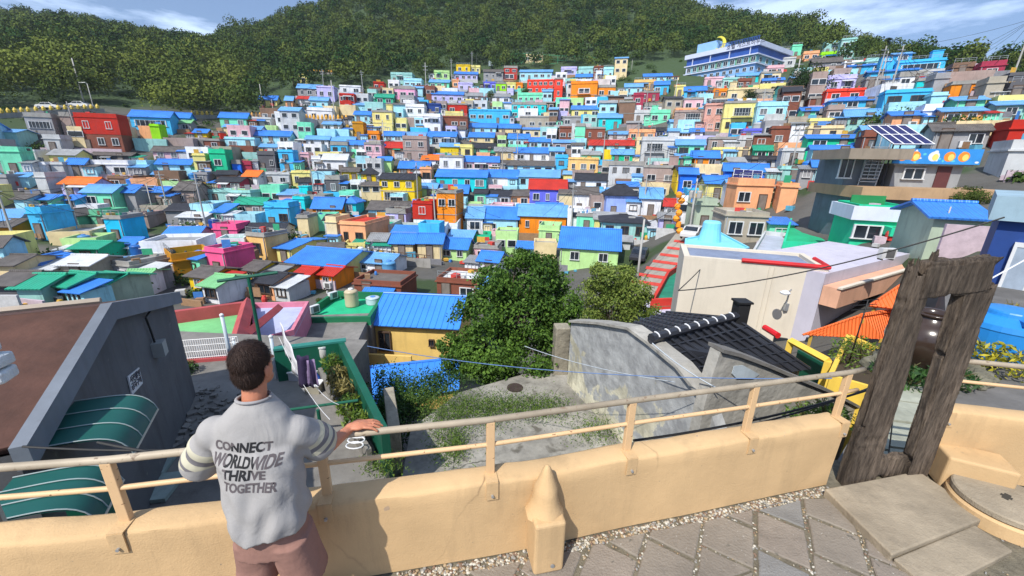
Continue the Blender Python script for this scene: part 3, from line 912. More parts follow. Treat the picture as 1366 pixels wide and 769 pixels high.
# awnings on the gable wall
def awning(a,b,out,drop,label):
    P=onp(*a,LP,LA)+n*.02;Q=onp(*b,LP,LA)+n*.02;Q.z=P.z=(P.z+Q.z)/2
    t=thing('awning',label,'awning',Q,group='green awnings on the left gable wall')
    prof=[(out*(1-(1-k/12)**1.35), -.06*k/12-drop*(k/12)**4.5) for k in range(13)]
    m=MB();vs=[];k=len(prof)
    for p in(P,Q):
        for x,z in prof: vs.append(p+n*x+Vector((0,0,z))-t.location)
    fs=[(i,i+1,i+1+k,i+k) for i in range(k-1)];m.add(vs,fs)
    m.add([v-Vector((0,0,.012)) for v in vs],[f[::-1] for f in fs])
    m.build('cloth',green_tarp,t,smooth=True)
    m=MB();N=4
    for s in range(N):
        c=P.lerp(Q,s/(N-1));m=MB();m.tube([c+n*x+Vector((0,0,z+.012))-t.location for x,z in prof],.007,6);m.build('rib',pm('awning_rib',(.35,.42,.42),.5),t)
    m=MB();c=[p+n*prof[-1][0]+Vector((0,0,prof[-1][1]))-t.location for p in(P,Q)];m.tube(c,.015,6);m.tube([c[0],P-t.location+Vector((0,0,-drop))],.012,6);m.tube([c[1],Q-t.location+Vector((0,0,-drop))],.012,6);m.build('frame',pm('awning_steel',(.5,.45,.35),.5),t)
    return t
awning((97,538),(38,600),1.3*.62,.3,'dark green arched awning with white ribs fixed on the grey gable wall')
awning((14,640),(-45,705),.8,.3,'lower dark green arched awning partly behind the handrail, nearest the parapet')
# dark green sheet at far left
t=thing('green_screen','tall dark green sheet at the left edge below the brown roof','screen',onp(5,560,LP,LA)+n*.3)
m=MB();a=onp(-40,500,LP,LA)+n*.25;b=onp(12,552,LP,LA)+n*.25;m.prism([a.xy,b.xy,(b+n*.3).xy,(a+n*.3).xy],-4,-1.05);
for o_ in [m]: o_.v=[tuple(Vector(v)-t.location) for v in o_.v]
m.build('sheet',darkg,t)
# stone slabs / debris under the awning
def yard():
    z0=-3.5
    poly=[atz(*p,z0) for p in((205,640),(60,760),(560,760),(520,640),(470,500),(395,478),(330,478),(200,505))]
    a=[(p.x,p.y) for p in poly];NR_=atz(514,576,-2.55);TR0=atz(455,457,-2.55);a=[(-12,13),(-7.2,2.0),(NR_.x-.1,2.4),(NR_.x,NR_.y),(TR0.x,TR0.y),(-5,12.6)]
    m=MB();m.prism(a,-7.5,z0);return struct(m.build('yard_floor',concd))
yard()
# ---- parapet terrace body (hill under the viewpoint)
m=MB();m.prism([(-14,-9),(12,-9),(12,2.2),(3.4,2.9),(2.5,2.78),(1.8,2.6),(.8,2.36),(-.1,2.14),(-1.05,1.95),(-2.1,1.72),(-3.5,1.55),(-8,.9),(-14,.9)],-12,-.06);struct(m.build('viewpoint_terrace',conc))
# ---- objects on the yard
def pole(name,label,cat,p,h,r,mat,lean=(0,0),grp=None):
    t=thing(name,label,cat,p,group=grp);return t
def clothes():
    z0=-3.5
    grp='white washing-line poles in the yard'
    for i,(u,vt,vb,lab) in enumerate(((309,420,497,'white pole of the washing line left of the man\'s head'),(371,449,505,'white washing-line pole just right of the man\'s head'),(317,453,478,'short white pole behind the man\'s head'))):
        P=atz(u+ (3 if i==0 else 0),vb,z0 if i<2 else z0);q=ray(u,vt);hd=math.hypot(P.x,P.y);zt=H+q.z*hd/math.hypot(q.x,q.y)
        t=thing('washing_pole',lab,'pole',P,group=grp)
        m=MB();m.tube([(0,0,0),(0,0,zt-z0)],.045,10);m.build('shaft',pm('pale_blue_pipe',(.5,.58,.66),.4,.1,2),t,smooth=True)
        m=MB();m.lathe([(.05,0),(.055,.05),(.03,.08)],(0,0,zt-z0),10);m.build('cap',white,t)
    # dark T post
    P=atz(350,470,z0);t=thing('drying_rack_post','dark green T-shaped washing post behind the man\'s head','post',P)
    m=MB();m.tube([(0,0,0),(0,0,2.5)],.05,8);m.build('shaft',darkg,t)
    m=MB();c=math.cos(.35);s_=math.sin(.35);m.tube([(-.8*c,-.8*s_,2.45),(.8*c,.8*s_,2.6)],.05,8);m.build('crossbar',darkg,t)
    P=atz(432,600,z0);P2=atr(432,545,P.xy.length);t=thing('drying_rack_post','near dark green T-shaped washing post beside the man\'s outstretched arm','post',P)
    hh=P2.z-z0
    m=MB();m.tube([(0,0,0),(0,0,hh)],.035,8);m.build('shaft',darkg,t)
    m=MB();m.tube([(-.75,.1,hh-.1),(.75,.25,hh+.08)],.03,8);m.build('crossbar',darkg,t)
    # sheet hanging
    a=atr(372,430,10.2);b=atr(398,490,9.0)
    t=thing('hanging_sheet','long white sheet hanging from the washing line above the green planter','laundry',a)
    m=MB();vs=[];N=14
    for i in range(N+1):
        f=i/N;p=a.lerp(b,f)+Vector((0,0,.0));wv=.05*math.sin(f*20)
        for j in range(7): g=j/6;vs.append(p+Vector((wv*g+.02,0.03*math.sin(i+g*3),-.62*g))-a)
    fs=[(i*7+j,i*7+j+1,(i+1)*7+j+1,(i+1)*7+j) for i in range(N) for j in range(6)];m.add(vs,fs);o=m.build('cloth',pm('white_cotton',(.62,.62,.66),.9,.1,3),t,smooth=True)
    s=o.modifiers.new('solid','SOLIDIFY');s.thickness=.01
    for i,(u,v0,v1,col,lab) in enumerate(((403,475,518,(.03,.02,.06),'dark purple garment hanging near the green planter'),(411,480,515,(.25,.18,.32),'patterned lilac garment hanging near the green planter'),(334,455,480,(.4,.3,.6),'lilac cloth hanging behind the man\'s head'))):
        p=atr(u,v0,8.6);q=atr(u,v1,8.6);t=thing('hanging_garment',lab,'laundry',p)
        m=MB();vs=[];hh=p.z-q.z
        for k in range(8):
            f=k/7;wd=.13+.05*f
            for j in range(9): g=j/8;vs.append((wd*(g*2-1),.04*math.sin(g*9+f*2),-hh*f))
        fs=[(k*9+j,k*9+j+1,(k+1)*9+j+1,(k+1)*9+j) for k in range(7) for j in range(8)];m.add(vs,fs);o=m.build('cloth',pm('cloth_%d'%i,col,.9,.3,6),t,smooth=True);o.modifiers.new('solid','SOLIDIFY').thickness=.012
    for i,(p0,p1,lab) in enumerate((((372,450),(440,560),'white washing line running down from the pole to the near green post'),((398,478),(452,540),'thin white washing line over the planter'))):
        a=atr(*p0,10);b=atr(*p1,7.2);m=MB();pts=[a.lerp(b,f)+Vector((0,0,-.25*4*f*(1-f))) for f in [k/8 for k in range(9)]];m.tube(pts,.005,5);tag(m.build('washing_line',white),lab,'washing line')
clothes()
# green planter wall: L-shaped raised bed, top rim at -2.4
zt=-2.55
TL=atz(392,470,zt);TR_=atz(455,457,zt);NR=atz(514,576,zt)
t=thing('green_planter','dark green painted parapet trough with plants along the yard edge','planter',(TR_.x,TR_.y,-3.5))
m=MB()
def wallseg(m,a,b,z0,z1,th,mi=0,o=Vector((0,0,0))):
    d=Vector((b[0]-a[0],b[1]-a[1],0)).normalized();nn=Vector((-d.y,d.x,0))*th/2;A=Vector((a[0],a[1],0));B=Vector((b[0],b[1],0))
    P=[A-nn,B-nn,B+nn,A+nn];zz=z1 if isinstance(z1,(tuple,list)) else (z1,z1)
    vs=[(p.x-o.x,p.y-o.y,z0-o.z) for p in P]+[(P[i].x-o.x,P[i].y-o.y,(zz[0] if i in(0,3) else zz[1])-o.z) for i in range(4)]
    m.add(vs,[(0,3,2,1),(4,5,6,7),(0,1,5,4),(1,2,6,5),(2,3,7,6),(3,0,4,7)],mi)
wallseg(m,TL-Vector((.6,-.1,0)),TR_-Vector((.08,0,0)),-6,zt,.14,o=t.location);wallseg(m,TR_,NR,-6,zt,.16,o=t.location);m.build('wall',darkg,t)
m=MB();wallseg(m,TL-Vector((.6,-.1,0)),TR_+Vector((.1,.1,0)),zt+.002,zt+.06,.2,o=t.location);m.build('coping',pm('teal_coping',(.03,.2,.17),.6,.2,2),t)
m=MB();wallseg(m,TR_-Vector((.45,.5,0)),NR-Vector((.42,-.15,0)),-3.5,-3.1,.1,o=t.location);m.build('kerb',concd,t)
def plant(name,label,cat,P,h,rad,n_,leaf,mat,up=.3,stem=False,grp=None,asp=.35):
    t=thing(name,label,cat,P,group=grp)
    pts=[];
    for _ in range(n_):
        a=random.uniform(0,6.28);r=rad*math.sqrt(random.random());pts.append((r*math.cos(a),r*math.sin(a),h*random.random()**.8*(1-.4*r/rad)))
    me=quads_mesh('foliage',np.array(pts),RNG.uniform(.6,1.3,n_)*leaf,mat,RNG.uniform(0,1,n_),asp=asp);link('foliage',me,t)
    m=MB()
    for _ in range(7):
        a=random.uniform(0,6.28);m.tube([(0,0,0),(rad*.4*math.cos(a),rad*.4*math.sin(a),h*.6),(rad*.7*math.cos(a),rad*.7*math.sin(a),h*.9)],[.012,.008,.004],5)
    m.build('stems',pm('plant_stem',(.1,.09,.03),.8),t);return t
lv1=leafmat('leaf_bright',(.05,.12,.015),(.2,.28,.04),.3)
lv2=leafmat('leaf_dry',(.12,.1,.03),(.36,.3,.1),.3)
lv3=leafmat('leaf_deep',(.012,.045,.012),(.06,.14,.03),.25)
for i,f in enumerate((.08,.25,.42,.58,.74)):
    p=TR_.lerp(NR,f)-Vector((.26,.22,0));p.z=-3.15
    plant('potted_plant',['grassy green plant at the far end of the green planter','straw-coloured dry plant in the green planter','brown withered plant in the middle of the green planter','pale green plant in the green planter','light green plant in a white wire edging near the hand'][i],'plant',p,.55,.28,260,.09,lv2 if i in(1,2) else lv1,grp=None,asp=.22)
p=TR_.lerp(NR,.8)-Vector((.26,.22,0));m=MB()
for k in range(4):
    a=[(p.x+.17*math.cos(x)+.03*k,p.y-.16*k+.1*math.sin(x),-2.95) for x in np.linspace(0,6.28,14)];m.tube(a,.014,5)
tag(m.build('wire_edging',white),'white looped wire edging around a planter plant','garden edging')
for i,(u,v,c,lab) in enumerate(((424,512,(.03,.12,.5),'blue plastic bottle in the yard by the planter'),(432,478,(.5,.5,.48),'white-lidded jar standing behind the planter plants'),(420,522,(.32,.3,.24),'beige square tub in the yard'),(398,505,(.4,.42,.45),'grey plastic crate in the yard'))):
    P=atz(u,v,-3.5 if i!=1 else -3.0);t=thing(['plastic_bottle','lidded_jar','tub','crate'][i],lab,['bottle','jar','tub','crate'][i],P)
    m=MB()
    if i==0: m.lathe([(.09,0),(.1,.05),(.1,.22),(.03,.3),(.03,.34)],n=14)
    elif i==1: m.lathe([(.1,0),(.13,.1),(.13,.3),(.11,.34)],n=14)
    else: m.box((0,0,.12),(.38,.3,.24))
    m.build('body',pm('plastic_%d'%i,c,.4,.1,2),t,smooth=i<2)
    m=MB()
    if i<2: m.lathe([(.04 if i==0 else .14,0),(.04 if i==0 else .14,.05)],(0,0,.345),12)
    else: m.box((0,0,.25),(.42,.34,.03))
    m.build('lid' if i!=0 else 'cap',white,t)
# orange flower box near the corner of the left house
P=atz(238,500,-3.5);t=thing('flower_pot','round pot of orange flowers at the foot of the grey gable wall','flower pot',P)
m=MB();m.lathe([(.16,0),(.2,.22),(.22,.24)],n=16);m.build('pot',pm('dark_pot',(.06,.05,.05),.6),t)
me=quads_mesh('flowers',np.array([(random.gauss(0,.13),random.gauss(0,.13),.28+random.random()*.12) for _ in range(120)]),.04,pm('orange_petal',(.85,.15,.02),.6),RNG.uniform(0,1,120));link('flowers',me,t)
plant('potted_plant','small leafy green plant beside the orange flowers','plant',atz(252,497,-3.5),.4,.25,200,.06,lv3)
# slabs and rubble near awning
for i,(u,v,w_,d_,a_) in enumerate(((185,632,1.0,.9,.3),(200,655,.9,.7,.2),(160,668,.8,.8,.3))):
    P=atz(u,v,-3.5);t=MB();t.box((0,0,.05+.1*i*0),(w_,d_,.08),rz=a_);o=t.build('paving_slab',pm('pale_slab',(.3,.38,.36),.8,.3,1,bump=.01,stain=.4));o.location=P;tag(o,['pale green slab lying in the yard behind the handrail','second pale slab in the yard, right of the railing post','cracked pale slab below the awning'][i],'slab',group='loose slabs in the yard')
def rubble(name,label,pts,smin,smax,mat,n_,z=None,seed=1):
    rg=random.Random(seed);m=MB()
    for _ in range(n_):
        x,y,zz=pts(rg);s=rg.uniform(smin,smax);M=Matrix.Translation((x,y,zz))@Matrix.Rotation(rg.uniform(0,6.28),4,'Z')@Matrix.Rotation(rg.uniform(-.4,.4),4,'X')
        m.box((0,0,s*.25),(s,s*rg.uniform(.5,1),s*rg.uniform(.3,.6)),M=M)
    o=m.build(name,mat);o['kind']='stuff';tag(o,label,'rubble');return o
rubble('rubble','grey broken rubble and leaf litter strewn across the yard',lambda g:(lambda p:(p.x,p.y,-3.5))(atz(g.uniform(205,330),g.uniform(515,600),-3.5)),.03,.16,concd,260)
# ---- red-walled lime roof
def poly_house(name,label,pix,z,zbase,th,wm,deck,par=.7,cat='house',parcol=None,zlist=None,extra=None):
    P=[atz(u,v,z) for u,v in pix];c=sum(P,Vector((0,0,0)))/len(P);t=thing(name,label,cat,(c.x,c.y,zbase))
    o=t.location;m=MB();m.prism([(p.x-o.x,p.y-o.y) for p in P],0,z-par-zbase);m.build('wall',wm,t)
    m=MB();m.prism([(p.x-o.x,p.y-o.y) for p in P],z-par-zbase+.003,z-par-zbase+.03);m.build('roof',deck,t)
    if par>0:
        m=MB();n_=len(P);cc=Vector((0,0,0))
        for p in P: cc+=p-o
        cc/=n_
        a=sum(P[i].x*P[(i+1)%n_].y-P[(i+1)%n_].x*P[i].y for i in range(n_));sg_=1 if a>0 else -1
        ins=[]
        for i in range(n_):
            p0,p1,p2=P[i-1],P[i],P[(i+1)%n_];d1=(p1-p0).normalized();d2=(p2-p1).normalized();n1=Vector((-d1.y,d1.x,0))*sg_;n2=Vector((-d2.y,d2.x,0))*sg_
            b=(n1+n2);b=b/max(.3,b.length_squared)*2;ins.append(p1+b*th)
        z0,z1=z-par-zbase+.031,z-zbase
        O=[Vector((p.x-o.x,p.y-o.y,0)) for p in P];I=[Vector((p.x-o.x,p.y-o.y,0)) for p in ins]
        vs=[]
        for arr,zz in((O,z0),(O,z1),(I,z0),(I,z1)): vs+=[(p.x,p.y,zz) for p in arr]
        fs=[]
        for i in range(n_):
            j=(i+1)%n_;fs+=[(i,j,n_+j,n_+i),(2*n_+j,2*n_+i,3*n_+i,3*n_+j),(n_+i,n_+j,3*n_+j,3*n_+i),(i,2*n_+i,2*n_+j,j)]
        m.add(vs,fs);m.build('parapet',parcol or wm,t)
    return t,P
t,P=poly_house('rooftop_house','house with lime green flat roof inside faded red parapet walls, behind the yard','house',-4.6,-9,.22,redp,lgreen,.62,'house') if False else poly_house('rooftop_house','house with lime green flat roof inside faded red parapet walls, behind the yard',[(150,425),(333,401),(326,470),(130,500)],-4.4,-9.5,.25,redp,lgreen,.62)
# sloping red beam shapes and pale blue deck right of it
t,P=poly_house('rooftop_house','house with pale lilac-blue deck and crossed red beams, right of the lime green roof',[(336,404),(412,402),(392,440),(338,455)],-4.9,-10,.15,pm('pink_paint',(.6,.2,.28),.8,.2,1),pm('lilac_deck',(.42,.46,.66),.8,.2,.6,stain=.3),.3)
m=MB();a=atz(331,404,-4.3);b=atz(313,472,-3.9);m.tube([a-t.location,b-t.location],.28,4);m.build('beam',redp,t)
m=MB();a=atz(372,411,-4.2);b=atz(322,452,-4.1);m.tube([a-t.location,b-t.location],.2,4);m.build('beam',redp,t)
# lattice fence
A=atz(222,486,-3.5);B=atz(322,478,-3.5);ztop=-2.75
t=thing('lattice_fence','white wire lattice fence with red foot at the back of the yard','fence',A)
m=MB();N=34;d=B-A
for i in range(N+1): p=d*(i/N);m.box((p.x,p.y,.42),(.018,.018,.62))
m.build('bars',white,t)
m=MB()
for z in(.14,.34,.54,.73): m.tube([(0,0,z),(d.x,d.y,z)],.014,5)
m.build('rails',white,t)
m=MB();wallseg(m,(0,0),(d.x,d.y),-.0,.1,.16);m.build('foot',redp,t)
# ---- green flat roof behind
t,P=poly_house('rooftop_house','house with jade green painted flat roof holding a beige water tank',[(391,425),(447,388),(515,390),(494,423)],-5.9,-10.5,.2,concd,jade,.5,parcol=pm('dark_green_rim',(.01,.16,.07),.7,.2,1,stain=.3))
def tank(name,label,P,r,h,col,legs=0,grp=None,ribs=3):
    t=thing(name,label,'water tank',P,group=grp)
    m=MB();prof=[(r*.96,0)]
    for i in range(ribs*2+1): prof.append((r*(1 if i%2 else .955),h*.05+h*.8*i/(ribs*2)))
    prof+=[(r,h*.88),(r*.8,h*.97),(r*.35,h*1.02)]
    m.lathe(prof,n=20);m.build('body',pm('tank_'+'_'.join('%d'%int(c*100) for c in col),col,.4,.1,1,stain=.2),t,smooth=True)
    m=MB();m.lathe([(r*.36,0),(r*.36,h*.08),(r*.3,h*.1)],(0,0,h*1.0),14);m.build('lid',white if col[2]<.4 else pm('tank_lid_blue',(.08,.25,.6),.4),t)
    return t
tank('water_tank','ribbed beige water tank on the jade green roof',atz(470,408,-6.35),.42,1.05,(.5,.42,.28))
tank('water_tank','low pale blue water tank on the jade green roof',atz(498,405,-6.35),.45,.45,(.45,.55,.62))
for k,(u,v) in enumerate(((418,420),(443,401))):
    P=atz(u,v,-6.3);o=link('air_conditioner',ACM,None,P+Vector((0,0,.38)));o.scale=(.7,)*3;o.rotation_euler=(0,0,1.1);tag(o,['white air-conditioner box at the near left corner of the jade green roof','white air-conditioner box halfway along the jade green roof edge'][k],'air conditioner')
# ground strip between yard and the green roof
m=MB();m.prism([atz(u,v,-6.2).xy[:] for u,v in((330,424),(495,418),(470,470),(300,470))],-9,-6.2);struct(m.build('earth_plot',concd))
# ---- yellow house with ribbed blue roof
def metal_roof(pts,th,mat,parent,o,n_=None,name='roof',rib=.035,sp=.33):
    """pts: eaveL, eaveR, ridgeR, ridgeL"""
    eL,eR,rR,rL=[Vector(p)-o for p in pts];m=MB();m.slab([eL,eR,rR,rL],th)
    nrm=(eR-eL).cross(rL-eL).normalized();
    if nrm.z<0:nrm=-nrm
    n_=max(2,int((eR-eL).length/sp))
    for i in range(n_+1):
        f=i/n_;a=eL.lerp(eR,f);b=rL.lerp(rR,f);d=(b-a).normalized();s_=nrm.cross(d).normalized()*.04
        m.add([a-s_,a+s_,a+s_*.4+nrm*rib,a-s_*.4+nrm*rib,b-s_,b+s_,b+s_*.4+nrm*rib,b-s_*.4+nrm*rib],[(0,1,2,3),(7,6,5,4),(1,5,6,2),(3,7,4,0),(2,6,7,3)])
    m.tube([rL+nrm*.03,rR+nrm*.03],.07,6)
    return m.build(name,mat,parent)
broof=pm('bright_blue_sheet_roof',(.045,.24,.75),.38,.12,.6,stain=.18,spec=.5)
ywall=pm('warm_yellow_wall',(.72,.5,.16),.8,.12,.8,bump=.006,stain=.35)
def yellow():
    ze=-6.6;zr=-5.5
    eL=atz(491,434,ze);eR=atz(612,440,ze);ex=(eR-eL).normalized();ey=Vector((-ex.y,ex.x,0))
    w=(eR-eL).length;o=Vector((eL.x,eL.y,-10.5));t=thing('yellow_house','yellow house with bright ribbed blue metal roof and narrow brown windows','house',o)
    d=5.2
    rL=eL+ey*d/2;rL.z=zr;rR=eR+ey*d/2;rR.z=zr
    metal_roof([eL-ey*.0,eR,rR,rL],.06,broof,t,o)
    bl_,br_=eL+ey*d,eR+ey*d
    metal_roof([br_,bl_,rL,rR],.06,broof,t,o)
    a=eL+ey*.35+ex*.1-o;W_=w-.3
    m=MB();P=[a,a+ex*W_,a+ex*W_+ey*(d-.7),a+ey*(d-.7)];m.prism([(p.x,p.y) for p in P],0,ze-o.z-.02);m.build('wall',ywall,t)
    ya=math.atan2(ex.y,ex.x)
    for i,(u,v0,v1,wd) in enumerate(((481,440,467,13),(514,440,469,18),(576,452,462,8))):
        f=(atr(u,(v0+v1)/2,a.xy.length and (eL.xy.length-.0)));
        # on facade plane
        q=onp(u,(v0+v1)/2,(eL+ey*.35).xy,math.degrees(math.pi/2-ya));hh=(v1-v0)*q.y/F*1.05;ww=wd*q.y/F
        wo=link('window',WM['d'],t,q-o-ey*.03);wo.rotation_euler=(0,0,ya);wo.scale=(ww,1,hh);link('pane',PM,wo)
    # terrace with low yellow wall in front
    m=MB();q1=onp(490,488,(eL-ey*.9).xy,math.degrees(math.pi/2-ya))-o;q2=q1+ex*2.6
    wallseg(m,q1,q2,q1.z-1.2,q1.z+.75,.15);m.build('terrace_wall',ywall,t)
    # pink annex at left
    P=[eL-ex*1.0+ey*.2,eL-ex*.02+ey*.2,eL-ex*.02+ey*2.5,eL-ex*1.0+ey*2.5]
    m=MB();m.prism([(p.x-o.x,p.y-o.y) for p in P],0,ze-o.z-.25);m.build('annex',pm('salmon_wall',(.6,.3,.22),.8,.2,1),t)
    t2=t
    # right wing, roof a little lower
    eL2=atz(603,448,ze-.1)
    return t
yellow()
def blue_shed():
    zf=-8.2;zb_=-7.5
    eL=atz(470,545,zf);eR=atz(612,520,zf);rR=atz(612,478,zb_);rL=atz(476,492,zb_);o=Vector((eL.x,eL.y,-11))
    t=thing('blue_shed','low shed with ribbed bright blue roof below the yellow house, half behind the tree','shed',o)
    metal_roof([eL,eR,rR,rL],.06,broof,t,o,sp=.3)
    m=MB();P=[eL.lerp(rR,.06),eR.lerp(rL,.06),rR.lerp(eL,.06),rL.lerp(eR,.06)];m.prism([(p.x-o.x,p.y-o.y,zz-o.z-.1) for p,zz in zip(P,(zf,zf,zb_,zb_))],0,0);m.build('wall',ywall,t)
blue_shed()
# ---- empty lot
ZL=-4.5
lot=[atz(u,v,ZL) for u,v in((470,560),(548,572),(612,524),(700,499),(748,492),(768,515))]
m=MB();m.prism([(NR.x+.05,2.4),(NR.x+.12,NR.y-.3),(lot[1].x,lot[1].y),(lot[2].x,lot[2].y),(lot[3].x,lot[3].y),(lot[4].x,lot[4].y),(4.2,8.2),(6.5,4.5),(4.5,2.9),(2,2.4)],-9,ZL);struct(m.build('empty_plot',pm('cracked_slab',(.3,.285,.25),.9,.55,.6,bump=.04,stain=.9)))
m=MB();m.lathe([(.26,0),(.26,.03)],n=20);o=m.build('manhole_cover',pm('cast_iron',(.05,.035,.03),.7,.3,5));o.location=atz(687,518,ZL)+Vector((0,0,.002));tag(o,'round rusty manhole cover in the empty plot','manhole cover')
wm2=pm('old_block_wall',(.3,.27,.21),.95,.45,1.1,bump=.04,stain=.6)
a=atz(747,500,ZL);t=MB();
m=MB();wallseg(m,(a.x-.25,a.y+.2),(a.x+.25,a.y+.25),-6,-2.75,.5);o=m.build('stone_pillar',wm2);bevel(o,.04);tag(o,'short crumbling masonry pillar left of the peeling gable wall','pillar')
m=MB();q1=atz(455,470,-4.2);q2=atz(625,497,-4.2)
# weathered gable wall
WPa=atz(757,512,ZL);WA=-20
def wp(u,v): return onp(u,v,(WPa.x,WPa.y),WA)
top=[wp(762,431),wp(800,434),wp(840,441),wp(866,460),wp(905,492),wp(945,542)]
print('gable',[tuple(round(c,2) for c in p) for p in top])
t=thing('old_gable_wall','weathered gable wall with peeling cream paint at the edge of the empty plot','wall',(WPa.x,WPa.y,ZL))
ee=Vector((math.sin(math.radians(WA)),math.cos(math.radians(WA)),0));nn=Vector((ee.y,-ee.x,0))
o=t.location;near=top[-1]-ee*1.6;near.z=-3.9
tt=top+[near];bb=[Vector((p.x,p.y,-6)) for p in tt];m=MB();k=len(tt)
vs=[p-o for p in tt]+[p-o for p in bb]+[p-o+nn*.25 for p in tt]+[p-o+nn*.25 for p in bb];fs=[]
for i in range(k-1): fs+=[(i,i+1,k+i+1,k+i),(2*k+i+1,2*k+i,3*k+i,3*k+i+1),(i,2*k+i,2*k+i+1,i+1)]
fs+=[(0,k,3*k,2*k),(k-1,3*k-1,4*k-1,2*k-1)]
m.add(vs,fs);gw=m.build('wall',mortp,t)
# mortar above, peeling cream paint below
tt_=mortp.node_tree;bb_=tt_.nodes['Principled BSDF'];src=bb_.inputs['Base Color'].links[0].from_socket
sx=tt_.nodes.new('ShaderNodeSeparateXYZ');tt_.links.new(tt_.nodes['Texture Coordinate'].outputs['Object'],sx.inputs[0])
nz_=tt_.nodes.new('ShaderNodeTexNoise');nz_.inputs['Scale'].default_value=.9;nz_.inputs['Detail'].default_value=9;nz_.inputs['Roughness'].default_value=.62;nz_.inputs['Distortion'].default_value=.6;tt_.links.new(tt_.nodes['Texture Coordinate'].outputs['Object'],nz_.inputs[0])
ma=tt_.nodes.new('ShaderNodeMath');ma.operation='MULTIPLY_ADD';ma.inputs[1].default_value=.12;tt_.links.new(sx.outputs[2],ma.inputs[0]);tt_.links.new(nz_.outputs[0],ma.inputs[2])
rm_=tt_.nodes.new('ShaderNodeValToRGB');rm_.color_ramp.elements[0].position=.6;rm_.color_ramp.elements[1].position=.635;tt_.links.new(ma.outputs[0],rm_.inputs[0])
n9=tt_.nodes.new('ShaderNodeTexNoise');n9.inputs['Scale'].default_value=3;n9.inputs['Detail'].default_value=8;tt_.links.new(tt_.nodes['Texture Coordinate'].outputs['Object'],n9.inputs[0])
r9=tt_.nodes.new('ShaderNodeValToRGB');r9.color_ramp.elements[0].position=.35;r9.color_ramp.elements[1].position=.7;r9.color_ramp.elements[0].color=(.25,.255,.26,1);r9.color_ramp.elements[1].color=(.42,.43,.43,1);tt_.links.new(n9.outputs[0],r9.inputs[0])
mxx=tt_.nodes.new('ShaderNodeMix');mxx.data_type='RGBA';tt_.links.new(rm_.outputs[0],mxx.inputs[0]);tt_.links.new(src,mxx.inputs[6]);tt_.links.new(r9.outputs[0],mxx.inputs[7]);tt_.links.new(mxx.outputs[2],bb_.inputs['Base Color'])
m=MB()
for i in range(len(top)-1): 
    a,b=top[i]-o+nn*.12,top[i+1]-o+nn*.12;a.z+=.03;b.z+=.03
    d=(b-a);s_=nn*.22;upv=Vector((0,0,.07));m.add([a-s_,b-s_,b+s_,a+s_,a-s_+upv,b-s_+upv,b+s_+upv,a+s_+upv],[(0,3,2,1),(4,5,6,7),(0,1,5,4),(1,2,6,5),(2,3,7,6),(3,0,4,7)])
m.build('coping',mort,t)
# black tiled roof
def tile_house():
    zr=top[3].z+.12;ze=zr-1.15
    r0=atz(868,457,zr);r1=atz(981,426,zr);rd=(r1-r0);L_=rd.length;rd.normalize();pr=Vector((rd.y,-rd.x,0))
    s0=atz(941,513,ze);s1=atz(1080,493,ze);f0=atz(832,435,ze);f1=atz(889,417,ze)
    print('tile',[tuple(round(c,2) for c in p) for p in(r0,r1,s0,s1,f0,f1)],L_)
    o=Vector((r0.x,r0.y,-8));t=thing('tiled_house','old house with black tiled roof and white ridge tiles beside the peeling gable wall','house',o)
    blk=pm('black_roof_tile',(.028,.03,.038),.42,.3,1.2,spec=.5)
    for (e0,e1,flip) in ((s0,s1,True),(f0,f1,False)):
        m=MB();a=[r0-o,r1-o,e1-o,e0-o]
        m.slab(a[::-1] if flip else a,.08)
        n_=int((e1-e0).length/.27)
        for i in range(n_+1):
            f=i/n_;m.tube([r0.lerp(r1,f)-o+Vector((0,0,.02)),e0.lerp(e1,f)-o+Vector((0,0,.02))],.045,6)
        k=int((e0-r0).length/.3)
        for j in range(1,k):
            f=j/k;m.tube([r0.lerp(e0,f)-o+Vector((0,0,.05)),r1.lerp(e1,f)-o+Vector((0,0,.03))],.02,4)
        m.build('roof',blk,t)
    m=MB();m.tube([r0-o+Vector((0,0,.1)),r1-o+Vector((0,0,.1))],.11,8);m.build('ridge',blk,t)
    for i in range(9):
        p=r0.lerp(r1,(i+.4)/9.2)-o+Vector((0,0,.18));m=MB()
        m.tube([p+pr*(.11*math.cos(x))+Vector((0,0,.08*math.sin(x)-.04)) for x in np.linspace(.1,2.0,6)],.016,5);m.build('ridge_tile',white,t)
    c=(s0+s1+f0+f1)/4;m=MB()
    P=[c.lerp(p,.93) for p in (s0,s1,f1,f0)];m.prism([(p.x-o.x,p.y-o.y) for p in P],0,ze-o.z-.06)
    for q,a_,b_ in((r0,P[0],P[3]),(r1,P[1],P[2])):
        q=q.lerp(c,.06);V=[Vector((a_.x,a_.y,ze-.06)),Vector((b_.x,b_.y,ze-.06)),Vector((q.x,q.y,zr-.12))];V=[v-o for v in V];m.add(V+[v+rd*.04 for v in V],[(0,1,2),(5,4,3),(0,3,4,1),(1,4,5,2),(2,5,3,0)])
    m.build('wall',mort,t)
    c=r1+rd*.15-o;m=MB();m.box((c.x,c.y,c.z+.15),(.3,.3,.6));m.box((c.x,c.y,c.z+.47),(.38,.38,.05));m.build('chimney',black,t)
tile_house()
